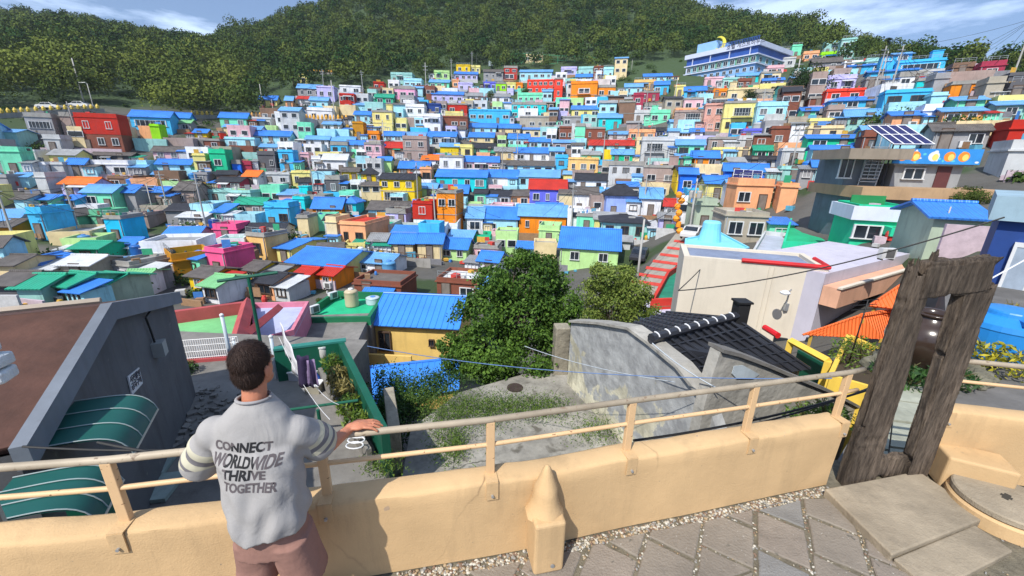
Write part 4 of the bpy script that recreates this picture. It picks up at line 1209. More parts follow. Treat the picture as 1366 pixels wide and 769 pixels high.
# second fragment wall, facing us
FP=atr(1000,520,8.2)
def fw(u,v): return onp(u,v,(FP.x,FP.y),68)
t=thing('broken_wall','grey broken mortar wall with a pale patch in front of the black tiled roof','wall',(FP.x,FP.y,-5))
tp_=[fw(938,548),fw(951,500),fw(961,470),fw(985,476),fw(1020,489),fw(1060,506),fw(1105,524),fw(1150,548)];o=t.location;k=len(tp_);e2=Vector((math.sin(math.radians(68)),math.cos(math.radians(68)),0));n2=Vector((-e2.y,e2.x,0))
vs=[p-o for p in tp_]+[Vector((p.x-o.x,p.y-o.y,-1.5)) for p in tp_];vs+=[v+n2*.22 for v in vs];fs=[]
for i in range(k-1): fs+=[(k+i,k+i+1,i+1,i),(2*k+i,2*k+i+1,3*k+i+1,3*k+i),(i,i+1,2*k+i+1,2*k+i)]
fs+=[(0,2*k,3*k,k),(k-1,2*k-1,4*k-1,3*k-1)]
m=MB();m.add(vs,fs);m.build('wall',mort,t)
m=MB();P=[fw(a,b)-o-n2*.012 for a,b in((978,488),(990,487),(1012,499),(1004,505),(982,505),(975,498))];m.slab(P,.01);m.build('patch',pm('pale_blue_patch',(.42,.48,.52),.9,.3,2),t)
m=MB()
for i in range(2,k-1):
    a,b=tp_[i]-o+n2*.11,tp_[i+1]-o+n2*.11;a.z+=.01;b.z+=.01;s_=n2*.17;upv=Vector((0,0,.07));m.add([a-s_,b-s_,b+s_,a+s_,a-s_+upv,b-s_+upv,b+s_+upv,a+s_+upv],[(0,3,2,1),(4,5,6,7),(0,1,5,4),(1,2,6,5),(2,3,7,6),(3,0,4,7)])
m.build('coping',concd,t)
# small block wall right of planter
m=MB();q=atz(528,600,-4.0);q2=atz(520,540,-4.0);wallseg(m,(q.x,q.y),(q2.x,q2.y),-6.5,-3.45,.28);o=m.build('block_wall',wm2);bevel(o,.02);tag(o,'low grey block wall between the green planter and the empty plot','wall')
# ---- cream building
CB=-1.3;zc=-8.5
P=[atz(912,346,CB),atz(1105,363,CB),atz(1160,352,CB),atz(1080,325,CB),atz(985,332,CB)]
corner=P[1]
crm=pm('cream_render',(.64,.58,.48),.85,.1,.4,bump=.004,stain=.18)
o=Vector((corner.x,corner.y,zc));t=thing('cream_building','large plain cream building with red-edged flat roof behind the black tiled house','building',o)
# box: facade from P0 to corner; depth along away direction
fx=(P[1]-P[0]).normalized();fy=Vector((-fx.y,fx.x,0));Wd=(P[1]-P[0]).length;D_=2.9
fr=[P[0],P[1],P[1]+fy*D_,P[0]+fy*D_]
m=MB();m.prism([(p.x-o.x,p.y-o.y) for p in fr],0,CB-o.z);m.build('wall',crm,t)
m=MB()
for a,b in((0,1),(1,2),(2,3),(3,0)):
    pa,pb=fr[a]-o,fr[b]-o;dd=(pb-pa).normalized();ni=Vector((-dd.y,dd.x,0))*.12
    m.prism([(pa+ni*0).xy[:],(pb+ni*0-dd*.0).xy[:],(pb+ni*2-dd*.25).xy[:],(pa+ni*2+dd*.25).xy[:]],CB-o.z+.003,CB-o.z+.14)
m.build('parapet',crm,t)
m=MB();c1=(fr[0]+fr[2])/2-o;m.prism([(p.x-o.x,p.y-o.y) for p in [fr[0].lerp(fr[2],.06),fr[1].lerp(fr[3],.06),fr[2].lerp(fr[0],.06),fr[3].lerp(fr[1],.06)]],CB-o.z+.004,CB-o.z+.03);m.build('roof',pm('slate_blue_deck',(.2,.24,.34),.8,.3,.5,stain=.4),t)
m=MB();pa=fr[0].lerp(fr[1],.42)-o;pb=fr[1]-o;m.tube([pa+Vector((0,0,CB-o.z+.17-pa.z)),pb+Vector((0,0,CB-o.z+.17-pb.z)),pb+fy*1.6+Vector((0,0,CB-o.z+.17-pb.z))],.09,8);m.build('red_rim',pm('red_rim',(.55,.015,.02),.5),t)
# lamp on facade
q=onp(1052,392,(P[1].x,P[1].y),90-math.degrees(math.atan2(fx.y,fx.x)))-o
m=MB();m.tube([q-Vector((0,0,.5)),q+Vector((0,0,.1))-fy*.05,q-fy*.45+Vector((-.1,0,.3)),q-fy*.8+Vector((-.35,0,.25))],.03,6);m.build('lamp_arm',steel,t)
m=MB();e_=q-fy*.85+Vector((-.45,0,.2));m.lathe([(.05,0),(.16,.04),(.18,.1),(.06,.18)],e_,14);m.build('lamp_head',white,t)
m=MB();m.box(q-Vector((0,0,.55))-fy*.06,(.14,.14,.3));m.build('junction_box',steel,t)
m=MB();w1=fr[0].lerp(fr[1],.8)-o;m.box((w1.x-fy.x*.0,w1.y-fy.y*.02,q.z-2.2),(.5,.12,.6),rz=math.atan2(fx.y,fx.x));m.build('window',glass,t)
m=MB()
for f in(.62,.655): w1=fr[0].lerp(fr[1],f)-o-fy*.03;m.tube([(w1.x,w1.y,0),(w1.x,w1.y,CB-o.z)],.02,5)
m.build('drainpipe',crm,t)
# rooftop vents and box on the deck
p=fr[0].lerp(fr[2],.45)
t3=thing('air_conditioner','white air-conditioner unit on the flat roof of the cream building','air conditioner',atz(1177,345,-.6));link('casing',ACM,t3,(0,0,.22)).scale=(.6,.6,.6)
# peach balcony on the right wing
t=thing('peach_annex','annex in lilac shade tint with long peach balcony, right of the cream building','building',(atz(1120,400,-2.2)))
o=t.location;A=atz(1118,402,-2.2);B=atz(1212,372,-2.2);fx2=(B-A).normalized();fy2=Vector((-fx2.y,fx2.x,0))
m=MB();Q=[A+fy2*.6,B+fx2*1.5+fy2*.6,B+fx2*1.5+fy2*4,A+fy2*4];m.prism([(p.x-o.x,p.y-o.y) for p in Q],-7,.9);m.build('wall',pm('shade_tinted_lilac',(.5,.48,.56),.8,.12,.6,stain=.3),t)  # lilac shade of the wing's sunless face is painted into this wall colour
m=MB();m.prism([(p.x-o.x,p.y-o.y) for p in (A,B+fx2*1.2,B+fx2*1.2+fy2*.58,A+fy2*.58)],-.3,.45);m.build('balcony',pm('peach_paint',(.68,.38,.25),.8,.15,.8,stain=.3),t)
m=MB();m.prism([(p.x-o.x,p.y-o.y) for p in (A-fx2*.05-fy2*.05,B+fx2*1.25-fy2*.05,B+fx2*1.25+fy2*.1,A-fx2*.05+fy2*.1)],.452,.52);m.build('balcony_rim',crm,t)
m=MB();w1=A+fx2*.1+fy2*.58-o;m.box((w1.x,w1.y,-1.9),(.5,.1,.4),rz=math.atan2(fx2.y,fx2.x));m.build('window',glass,t)
# orange roofs + yellow garden structures (right of cream building)
oroof=pm('orange_tile',(.85,.16,.035),.6,.2,1,ridge=('X',3,.03))
def ocan(pix,z0,z1,label):
    eL,eR=atz(*pix[0],z0),atz(*pix[1],z0);rR,rL=atz(*pix[2],z1),atz(*pix[3],z1);t=thing('orange_roof_shelter',label,'shelter',eL,group='orange roofs right of the cream building')
    metal_roof([eL,eR,rR,rL],.07,oroof,t,t.location,sp=.2,rib=.025)
    m=MB()
    for p in(eL.lerp(rR,.1),eR.lerp(rL,.1),rR.lerp(eL,.1),rL.lerp(eR,.1)): m.tube([(p.x-eL.x,p.y-eL.y,-3),(p.x-eL.x,p.y-eL.y,p.z-eL.z-.05)],.05,6)
    m.build('posts',pm('ochre_post',(.5,.33,.06),.7),t)
ocan([(1071,447),(1180,453),(1190,414),(1148,421)],-2.6,-1.9,'lower orange tiled canopy above the yellow garden box')
ocan([(1160,408),(1225,416),(1240,372),(1205,378)],-1.7,-1.0,'upper orange roof slope just left of the wooden frame')
ocan([(1290,412),(1380,428),(1366,398),(1300,400)],-1.1,-.7,'low orange roof strip behind the blue water tank')
yp=pm('yellow_garden_paint',(.8,.55,.08),.7,.15,1,stain=.3)
def ybox():
    z=-2.3;P=[atz(u,v,z) for u,v in((1108,500),(1178,520),(1190,470),(1133,445))];o=P[0]
    t=thing('yellow_planter','yellow box planter full of shrubs left of the wooden frame','planter',o)
    c=sum((p-o for p in P),Vector())/4;m=MB()
    for i in range(4): wallseg(m,(P[i]-o)*.97,(P[(i+1)%4]-o)*.97,-2.4,0,.1)
    m.build('wall',yp,t)
    m=MB();m.prism([(c.lerp(p-o,.93)).xy[:] for p in P],-2.2,-.15);m.build('soil',pm('soil',(.06,.045,.03),.95),t)
    plant('shrub','leafy shrub growing in the yellow box planter','shrub',o+c-Vector((0,0,.2)),.9,.75,700,.06,lv1)
ybox()
A=atz(1052,492,-3.6)
t=thing('pergola','open yellow square frame over a dark green recess','pergola',A);o=A
p1=atz(1055,455,-2.4);p2=atz(1105,482,-2.4);p3=atz(1112,470,-2.4)
m=MB();q1=Vector((p1.x,p1.y,-2.4));
m.tube([q1-o,p2-o],.11,4);m.tube([q1-o,Vector((p1.x,p1.y,-6))-o],.11,4);m.tube([p2-o,Vector((p2.x,p2.y,-6))-o],.11,4);m.build('frame',yp,t)
m=MB();d_=(p2-q1).normalized();nb=Vector((-d_.y,d_.x,0))*.35;wallseg(m,(q1+nb-o),(p2+nb-o),-2.8,.9,.08);m.build('backing',darkg,t)
for i,(u,v,ln) in enumerate(((1028,440,1.2),)):
    p=atz(u-8,v-3,-2.6);q=atz(u+10,v+8,-2.6);m=MB();m.tube([p,q],.1,8);tag(m.build('red_tube',pm('red_tube',(.6,.015,.02),.4)),'short red tube lying along the edge of the black tiled roof','pipe')
# ---- right-hand terrace with path, jar and tank
ZT=-.3
poly=[(3.1,2.95),(4.6,2.6),(15,1.0),(16,9),(11.5,10.2)]+[atz(u,v,ZT).xy[:] for u,v in((1262,462),(1190,500))]+[atz(1150,560,ZT).xy[:],(3.0,3.05)]
m=MB();m.prism([tuple(p) for p in poly],-7,ZT);struct(m.build('side_terrace',pm('asphalt_grey',(.13,.125,.12),.95,.35,1.2,bump=.02)))
# stepping stones (path)
rg=random.Random(4);m=MB()
def qd(pts,z,h,mi=0,m=None,inset=.0):
    c=Vector((sum(p[0] for p in pts)/len(pts),sum(p[1] for p in pts)/len(pts)))
    P=[(c.x+(p[0]-c.x)*(1-inset),c.y+(p[1]-c.y)*(1-inset)) for p in pts];m.prism(P,z,z+h,mi)
ss=pm('path_stone',(.3,.31,.25),.9,.35,2,bump=.02)
us=[1150,1185,1222,1262];vs_=[640,600,565,538,515,497]
for i in range(len(vs_)-1):
    for j in range(3):
        off=lambda v:(600-v)*.12
        pts=[atz(us[j]+off(vs_[i]),vs_[i],ZT)[:2],atz(us[j+1]+off(vs_[i]),vs_[i]+5,ZT)[:2],atz(us[j+1]+off(vs_[i+1]),vs_[i+1]+5,ZT)[:2],atz(us[j]+off(vs_[i+1]),vs_[i+1],ZT)[:2]]
        qd(pts,ZT+.004,.03+rg.uniform(0,.01),m=m,inset=.08)
struct(m.build('path',ss))
JP=atz(1220,492,ZT)
def jar():
    t=thing('earthen_jar','large glossy dark brown earthenware jar seen through the wooden frame','jar',JP)
    m=MB();s=.95;prof=[(.2,0),(.28,.1),(.38,.3),(.42,.5),(.4,.66),(.31,.8),(.2,.87),(.2,.9),(.24,.93),(.22,.945),(.18,.92),(.17,.86),(.3,.7),(.3,.3)]
    m.lathe([(r*s*1.12,z*s) for r,z in prof[:-2]]+[(.18,.7),(.02,.68)],n=36);m.build('body',pm('brown_glaze',(.045,.028,.02),.18,.3,2,spec=.6),t,smooth=True)
    m=MB();m.lathe([(.335,.52),(.345,.545),(.335,.57)],n=36);
jar()
m=MB()
for k in range(60):
    a=rg.uniform(0,6.28);r=rg.uniform(.35,.75);s=rg.uniform(.1,.26);M=Matrix.Translation((JP.x+r*math.cos(a),JP.y-.15+r*math.sin(a)*.7,ZT+s*.25))@Matrix.Rotation(rg.uniform(0,6),4,'Z')@Matrix.Rotation(rg.uniform(-.5,.5),4,'X');m.box((0,0,0),(s,s*.8,s*.6),M=M)
o=m.build('rock_pile',pm('mossy_rock',(.16,.15,.11),.95,.5,3,bump=.03));bevel(o,.03);tag(o,'pile of mossy grey rocks around the foot of the earthenware jar','rocks')
for k,(du,dv) in enumerate(((-38,10),(-20,22),(28,18))): plant('weed_clump',['green weeds left of the earthenware jar','low weeds in front of the rock pile','weeds right of the rock pile'][k],'weeds',atz(1235+du,495+dv,ZT),.3,.3,260,.05,lv3)
TP=atz(1326,474,ZT)
def bigtank():
    t=thing('water_tank','big round blue plastic water tank behind the right-hand railing','water tank',TP);s=.52
    m=MB();m.lathe([(s*.98,0),(s,.05),(s,.5),(s*1.02,.52),(s*.98,.6),(s*.7,.7),(s*.62,.71),(s*.6,.76),(s*.58,.78),(s*.2,.8)],n=32);m.build('body',pm('blue_plastic',(.02,.22,.6),.35,.1,1,spec=.5,stain=.15),t,smooth=False)
    m=MB()
    for k in range(3):a=k*2.1;m.box((s*.8*math.cos(a),s*.8*math.sin(a),.68),(.16,.1,.06),rz=a)
    m.build('lug',pm('blue_plastic_dark',(.015,.16,.5),.35),t)
bigtank()
plant('shrub','yellow-flowering shrub in front of the blue water tank','shrub',atz(1322,492,ZT),.45,.5,650,.05,leafmat('leaf_yellow',(.1,.14,.02),(.6,.5,.03),.3))
plant('shrub','low dry bush at the right edge behind the blue tank','shrub',atz(1352,440,ZT),.5,.7,650,.06,lv2)
# navy building
NP=atr(1312,372,15.5)
t=thing('navy_building','tall navy blue building with two pale shutters at the right edge','building',(NP.x,NP.y,-4));o=t.location
az_=38
P0=onp(1308,378,NP.xy,az_);P1=onp(1450,330,NP.xy,az_);d_=Vector((math.sin(math.radians(az_)),math.cos(math.radians(az_)),0))
P0t=onp(1328,292,NP.xy,az_)
L_=9;nb=Vector((-d_.y,d_.x,0))
zt_=P0t.z
e0=Vector((NP.x,NP.y,0));s_=onp(1316,340,NP.xy,az_);e0=Vector((s_.x,s_.y,0))
# facade seen runs from e0 towards the camera-right
dirr=Vector((.66,-.75,0)).normalized();bk=Vector((.75,.66,0)).normalized()
Q=[e0,e0+dirr*7,e0+dirr*7+bk*5,e0+bk*5]
navy=pm('navy_render',(.012,.05,.22),.7,.2,.6,bump=.005,stain=.25)
m=MB();m.prism([(p.x-o.x,p.y-o.y) for p in Q],-3,zt_-o.z);m.build('wall',navy,t)
m=MB();m.prism([(p.x-o.x,p.y-o.y) for p in (Q[0]-dirr*.2-bk*.2,Q[1]-bk*.2,Q[2],Q[3]-dirr*.2)],zt_-o.z+.003,zt_-o.z+.6);m.build('parapet',pm('pale_steel_blue',(.28,.4,.48),.8,.2,.8,stain=.3),t)
ya=math.atan2(dirr.y,dirr.x)
for k,f in enumerate((.8,2.3)):
    p=e0+dirr*f-bk*.04-o;p.z=zt_-o.z-1.25;w_=link('window',WM['n'],t,p);w_.rotation_euler=(0,0,ya);w_.scale=(.85,1,1.5);pp=link('shutter',PM.copy(),w_);pp.data.materials[0]=pm('shutter_grey',(.3,.36,.44),.5,.2,3);pp.location=(0,-.06,0)
# ---- green building with white parapet
gr=pm('vivid_green_render',(.02,.55,.3),.75,.1,.8,bump=.004,stain=.25)
def greenb():
    h=house(1122,1216,268,284,322,'gn','Wf',yaw=-20,d=4.5,z=None,nowin=True)
    for c in list(h['o'].children):
        if c.name.startswith('wall'):
            c.data.materials.clear();c.data.materials.append(gr);c.data.materials.append(gr);c.data.materials.append(gr)
    r=h['o'];w,d,hh=h['wd'],h['d'],h['h']
    m=MB()
    for cx,cy,sx,sy in((0,-.12,w+.6,.16),(0,d+.12,w+.6,.16),(-w/2-.2,d/2,.16,d+.06),(w/2+.2,d/2,.16,d+.06)): m.box((cx,cy,hh-.05),(sx,sy,.85))
    m.build('parapet',pm('white_parapet',(.6,.64,.74),.7,.1,.8,stain=.2),r)
    m=MB();m.box((0,d*.75,hh+.45),(w*.7,.1,.9));m.build('screen',pm('green_screen',(.01,.2,.06),.7,.2,1),r)
    for k,z in enumerate((hh-1.2,hh-2.6)):
        o=link('window',WM['n'],r,(-w*.22,-.03,z));o.scale=(1.5,1,.9);link('pane',PM,o)
    m=MB();m.box((w*.28,-.5,hh-1.0),(w*.42,1.0,.5));m.build('balcony',gr,r)
    o=link('window',WM['band'],r,(w*.28,-.03,hh-2.2));o.scale=(w*.38,1,1.4);link('pane',PM,o)
greenb()
# big grey terrace building under the solar panel, painted band
def terraceb():
    ya=math.radians(-13);c=ground(1240,300) or atr(1240,300,38)
    c=atr(1240,292,40);ex=Vector((math.cos(ya),math.sin(ya),0));ey=Vector((-ex.y,ex.x,0))
    def X(u,v=265): 
        q=onp(u,v,c.xy,90+13);return (q-c).dot(ex),q.z
    x0,_=X(1148,262);x1,_=X(1346,270);z1=X(1245,252)[1];z0=X(1245,268)[1]
    zb=z0-4;o=Vector((c.x,c.y,zb));t=thing('terrace_building','big grey terraced building with tan balcony wall below the solar panel','building',o,ya)
    gw=pm('blue_grey_wall',(.14,.17,.2),.85,.25,.6,stain=.5);tan=pm('tan_parapet',(.42,.27,.15),.8,.2,.5,stain=.45)
    m=MB();m.box(((x0+x1)/2,3.6,(z0-zb)/2-2),(x1-x0-.6,7,z0-zb+4));m.build('wall',gw,t)
    m=MB();m.box(((x0+x1)/2,3.5,(z0+z1)/2-zb),(x1-x0+.5,8,z1-z0));m.build('terrace',tan,t)
    # upper storey set back
    u0,_=X(1222,225);u1,_=X(1318,235);zu=z1-zb;zm=onp(1260,222,(c+ey*2.2).xy,103).z-zb
    m=MB();m.box(((u0+u1)/2,4.4,(zu+zm)/2),(u1-u0,4.4,zm-zu));m.build('upper_wall',pm('pale_grey_block',(.3,.31,.32),.85,.2,.6,stain=.4),t)
    a0,_=X(1150,225);
    m=MB();m.box(((a0+u0)/2-.4,4.4,(zu+zm)/2+.3),(u0-a0-1.0,4.4,zm-zu+.6));m.build('side_block',gw,t)
    m=MB();m.box(((a0+u0)/2-.6,2.9,zm+.1+.6),(u0-a0+.6,5.5,.7));m.build('upper_terrace',pm('tan_grey_parapet',(.27,.22,.17),.85,.2,.6,stain=.5),t)
    # roof slab + painted band
    zk=onp(1262,199,(c+ey*1.7).xy,103).z-zb
    m=MB();m.box(((u0+u1)/2,4.3,zm+.06),(u1-u0+.6,5.0,.12));m.build('roof',conc,t)
    m=MB();bw=u1-u0+1.0;m.box(((u0+u1)/2,1.75,(zm+.12+zk)/2),(bw,.14,zk-zm-.12),mi=0)
    cols=[(1,.15,.3,.55),(2,.07,.26,.5)]
    hb=zk-zm-.12;zc=(zm+.12+zk)/2;rg=random.Random(8);xa=(u0+u1)/2-bw/2
    def disc(x,z,rx,rz,mi,y):
        P=[(x+rx*math.cos(q),y,z+rz*math.sin(q)) for q in np.linspace(0,2*math.pi,15)[:-1]];m.add(P,[tuple(range(14))],mi)
    yy=1.675
    for k,(f,mi) in enumerate(((.1,1),(.24,1),(.46,3),(.64,1),(.8,1))):
        disc(xa+bw*f,zc,hb*.33,hb*.33,mi,yy);disc(xa+bw*(f+.018),zc-hb*.05,hb*.18,hb*.22,2,yy-.006)
    for k in range(16): disc(xa+bw*rg.uniform(.03,.97),zc+hb*rg.uniform(-.4,.38),hb*rg.uniform(.06,.15),hb*rg.uniform(.05,.1),rg.choice((3,4,2,4)),yy+.002)
    m.build('painted_band',[pm('mural_blue',(.03,.25,.65),.7,.2,1),pm('mural_orange',(.8,.25,.03),.7),pm('mural_yellow',(.75,.6,.15),.7),pm('mural_white',(.65,.68,.72),.7),pm('mural_cyan',(.1,.5,.6),.7)],t)
    o2=link('window',WM['n'],t,(u0+(u1-u0)*.3,2.17,zu+(zm-zu)*.62));o2.scale=(1.3,1,.8);link('pane',PM,o2)
    m=MB();m.box((u0+(u1-u0)*.74,2.17,zu+1.0),((u1-u0)*.2,.1,2.0));m.build('door',pm('maroon_door',(.1,.03,.03),.6),t)
    for k,x in enumerate(((a0+u0)/2-1.5,(a0+u0)/2)):
        o2=link('window',WM['n'],t,(x,2.17,zu+1.2));o2.scale=(.9,1,1.5);link('pane',PM,o2)
    for k in range(5):
        o2=link('window',WM['d'],t,(x0+(x1-x0)*(.12+.19*k),.07,z0-zb-1.6));o2.scale=(1.4,1,1.2);link('pane',PM,o2)
    # outside stair
    m=MB()
    for k in range(11): m.box((u0-1.6+.02*k,1.9-.0,zu+.3+.24*k),(1.1,.28,.05),mi=0)
    for s in(-.55,.55): m.tube([(u0-1.6+s,1.9,zu),(u0-1.4+s,1.9,zu+3)],.04,6)
    m.build('steps',steel,t)
    # solar array
    S0=[(1177,172),(1226,171),(1247,193),(1193,193)]
    cc=c+ey*2.0
    pl=onp(1193,193,cc.xy,103);pr_=onp(1247,193,cc.xy,103);dx=(pr_-pl);L_=dx.length
    s=thing('solar_panel','tilted dark blue solar panel array on thin posts above the grey terraced building','solar panel',pl)
    ddx=dx.normalized();bkv=ey*2.6+Vector((0,0,1.45));bkv-=ddx*.6
    m=MB();m.slab([Vector((0,0,0)),ddx*L_,ddx*L_+bkv,bkv],.06);m.build('panel',pm('solar_cell',(.02,.02,.1),.2,.2,3,spec=.6),s)
    m=MB()
    for k in range(5): a=ddx*L_*k/4+Vector((0,-.0,.02));m.tube([a,a+bkv],.035,4)
    for k in range(3): a=bkv*k/2+Vector((0,0,.02));m.tube([a,a+ddx*L_],.035,4)
    m.build('frame',white,s)
    m=MB()
    for f,g_ in((.15,.2),(.85,.2),(.15,.8),(.85,.8)): a=ddx*L_*f+bkv*g_;m.tube([a,(a.x,a.y,-6.5)],.05,6)
    m.build('posts',pm('dark_steel',(.05,.05,.06),.5),s)
terraceb()
def solar2():
    c=ground(996,262);pl=atr(977,240,c.xy.length-1);pr_=atr(1015,243,c.xy.length-1);d_=(pr_-pl);L_=d_.length;d_.normalize();ey=Vector((-d_.y,d_.x,0)).normalized();b=ey*1.5+Vector((0,0,1.3))
    s=thing('solar_panel','small solar panel array leaning against the blue-roofed house above the peach one','solar panel',pl)
    m=MB();m.slab([Vector((0,0,0)),d_*L_,d_*L_+b,b],.06);m.build('panel',pm('solar_cell',(.02,.02,.1)),s)
    m=MB()
    for k in range(4): a=d_*L_*k/3+Vector((0,0,.02));m.tube([a,a+b],.035,4)
    for k in range(3): a=b*k/2+Vector((0,0,.02));m.tube([a,a+d_*L_],.03,4)
    m.build('frame',white,s)
solar2()
# light-blue rooftop beside the striped road, blue roofs behind the cream building
def lightblue():
    z=-5.2;t,P=poly_house('sky_blue_house','sky blue painted rooftop with round turret beside the striped lane','house' and [(912,342),(914,318),(960,309),(1000,330),(962,342)],-3.6,-10,.15,pm('sky_paint',(.22,.6,.8),.7,.1,.8,stain=.15),pm('sky_paint',(.22,.6,.8)),.15)
    p=atz(946,322,-3.75)-t.location;m=MB();m.lathe([(.95,0),(.75,1.1),(.72,1.6),(.6,1.75)],p,18);m.build('turret',pm('sky_paint',(.22,.6,.8)),t,smooth=False)
lightblue()
def hiproof(label,pix,z,zr,wall,rc,rm,zbase,name='house',ridge=None):
    P=[atz(u,v,z) for u,v in pix];c=sum(P,Vector())/4;t=thing(name,label,'house',(c.x,c.y,zbase));o=t.location
    m=MB();m.prism([(c.lerp(p,.9)-o).xy[:] for p in P],0,z-zbase-.05);m.build('wall',wallm(wall),t)
    ra,rb=(P[0].lerp(P[3],.5)),(P[1].lerp(P[2],.5));a=ra.lerp(rb,.28);b=ra.lerp(rb,.72);a.z=b.z=zr
    m=MB();V=[p-o for p in P]+[a-o,b-o]+[p-o-Vector((0,0,.15)) for p in P]
    m.add(V,[(0,1,5,4),(1,2,5),(2,3,4,5),(3,0,4),(6,7,1,0),(7,8,2,1),(8,9,3,2),(9,6,0,3),(6,9,8,7)]);m.tube([a-o,b-o],.09,6)
    for p in P: m.tube([p-o,(a if (p-a).length<(p-b).length else b)-o],.06,6)
    m.build('roof',rm,t);return t
hiproof('house with black hipped roof in front of the vivid green building',[(1118,330),(1262,346),(1255,318),(1150,305)],-3.4,-2.3,'lt','D',roofm('D','g'),-8)
hiproof('house with bright blue hipped roof just behind the cream building',[(1115,352),(1262,362),(1240,333),(1140,326)],-3.6,-2.7,'gy','B',pm('blue_tarp_roof',(.02,.19,.72),.4,.15,.7),-8)
hiproof('low house with deep blue roof by the navy building',[(1216,346),(1308,350),(1310,318),(1230,310)],-2.9,-2.1,'gy','B',roofm('B','g'),-7)
t,P=poly_house('red_roof_house','flat rooftop with red walls and green nets beside the striped lane',[(868,400),(912,398),(912,350),(890,362)],-5.4,-10,.2,pm('red_paint',(.55,.035,.02),.7),pm('green_deck',(.02,.22,.14),.8,.4,1),.5)
t,P=poly_house('white_roof_house','pale lilac flat roof beside the cream building, right of the light tree',[(838,440),(914,432),(912,396),(860,402)],-6.0,-10,.12,pm('shade_tinted_lilac',(.5,.48,.56)),pm('pale_lilac_deck',(.5,.52,.66),.8,.15,.6,stain=.2),.12)
t,P=poly_house('grey_roof_house','grey open steel rooftop terrace between sky blue rooftop and vivid green building',[(1000,340),(1105,340),(1098,316),(1020,308)],-3.2,-9,.15,wallm('lg'),pm('steel_deck',(.4,.43,.52),.7,.2,.6,stain=.3),.4)
t,P=poly_house('mint_roof_house','jade green flat terrace left of the vivid green building',[(1045,322),(1118,326),(1120,302),(1055,290)],-2.4,-9,.15,gr,pm('jade_deck_paint',(.015,.42,.2)),.5)
# ---- hotel
def hotel():
    C=atr(1005,100,150);zl=C.z-1;Lp=atr(913,108,162)
    ex=Vector((C.x-Lp.x,C.y-Lp.y,0));W_=ex.length;ex.normalize();ey=Vector((-ex.y,ex.x,0));ya=math.atan2(ex.y,ex.x)
    zt=atr(1005,54.5,150).z;Hh_=zt-zl;o=Vector((Lp.x,Lp.y,zl));t=thing('hotel','long blue and white terraced hotel with yellow moon on the roof','hotel',o,ya)
    D_=20
    wb=pm('hotel_white',(.55,.6,.75),.6,.08,.4,stain=.1);nb_=pm('hotel_navy',(.03,.09,.35),.4,.2,.4);lb_=pm('hotel_pale_blue',(.25,.45,.75),.6,.1,.4);tq_=pm('hotel_teal',(.2,.42,.5),.6,.1,.4)
    lv=[(0,.16,wb,0),(.16,.4,lb_,.0),(.4,.43,wb,.5),(.43,.64,tq_,0),(.64,.67,wb,.5),(.67,.87,nb_,.0),(.87,1.0,wb,.6)]
    for k,(a,b,mt_,pr) in enumerate(lv):
        m=MB();m.box((W_/2,D_/2,Hh_*(a+b)/2-(4 if k==0 else 0)),(W_+2*pr,D_+2*pr,Hh_*(b-a)+(8 if k==0 else 0)));m.build(['base','wall','ledge','wall','ledge','wall','parapet'][k],mt_,t)
    gp=pm('hotel_green_panel',(.12,.3,.18),.6)
    for row,(zc,hh,nn) in enumerate(((.535,.15,11),(.28,.1,11))):
        for i in range(nn):
            m_=link('window',WM['far'],t,(W_*(i+.6)/nn,-.05,Hh_*zc));m_.scale=(1.3 if row==0 else 1.1,1,Hh_*hh)
            if row==0 and i in(1,4,7,9):
                m=MB();m.box((W_*(i+.6)/nn+1.9,-.05,Hh_*zc),(1.9,.1,Hh_*.17));m.build('panel',gp,t)
        for i in range(5):
            m_=link('window',WM['far'],t,(W_+.05,D_*(i+.6)/5.2,Hh_*zc));m_.scale=(1.4,1,Hh_*hh);m_.rotation_euler=(0,0,math.pi/2)
    for i in range(4):
        m=MB();m.box((W_*(.1+.27*i),-.25,Hh_*.77),(.25,.2,Hh_*.2));m.build('pillar',wb,t)
    for i in range(1,2):
        m=MB();m.box((W_*.02,-.2,Hh_*.3),(.3,.3,Hh_*.6));m.build('pillar',wb,t)
    m=MB()
    for i in range(26): m.box((W_*.45+W_*.53*i/25,.5,Hh_+.7),(.12,.12,1.3))
    m.box((W_*.72,.5,Hh_+1.35),(W_*.54,.1,.1));m.build('roof_railing',nb_,t)
    m=MB();m.box((W_*.23,6,Hh_+1.6),(W_*.3,8,3.2));m.build('roof_block',lb_,t)
    text('호텔 게스트하우스',1.5,'lettering',ink,t,Matrix.Translation((W_*.84,-.64,Hh_*.91))@Matrix.Rotation(math.pi/2,4,'X'),ext=.02)
    mo=thing('moon_ornament','yellow crescent moon ornament standing on the hotel roof','ornament',t.matrix_basis@Vector((W_*.42,2,Hh_)))
    P=[];
    for q in np.linspace(-2.2,2.2,18): P.append((1.9*math.cos(q),0,2.2+1.9*math.sin(q)))
    for q in np.linspace(1.9,-1.9,18): P.append((1.5*math.cos(q)-.55 +.0,0,2.2+1.55*math.sin(q)))
    m=MB();m.slab([Vector(p) for p in P],.5);o=m.build('crescent',pm('moon_yellow',(.8,.7,.08),.5),mo);m=MB();m.tube([(.3,.2,0),(.3,.2,.8)],.12,6);m.build('stand',steel,mo)
hotel()
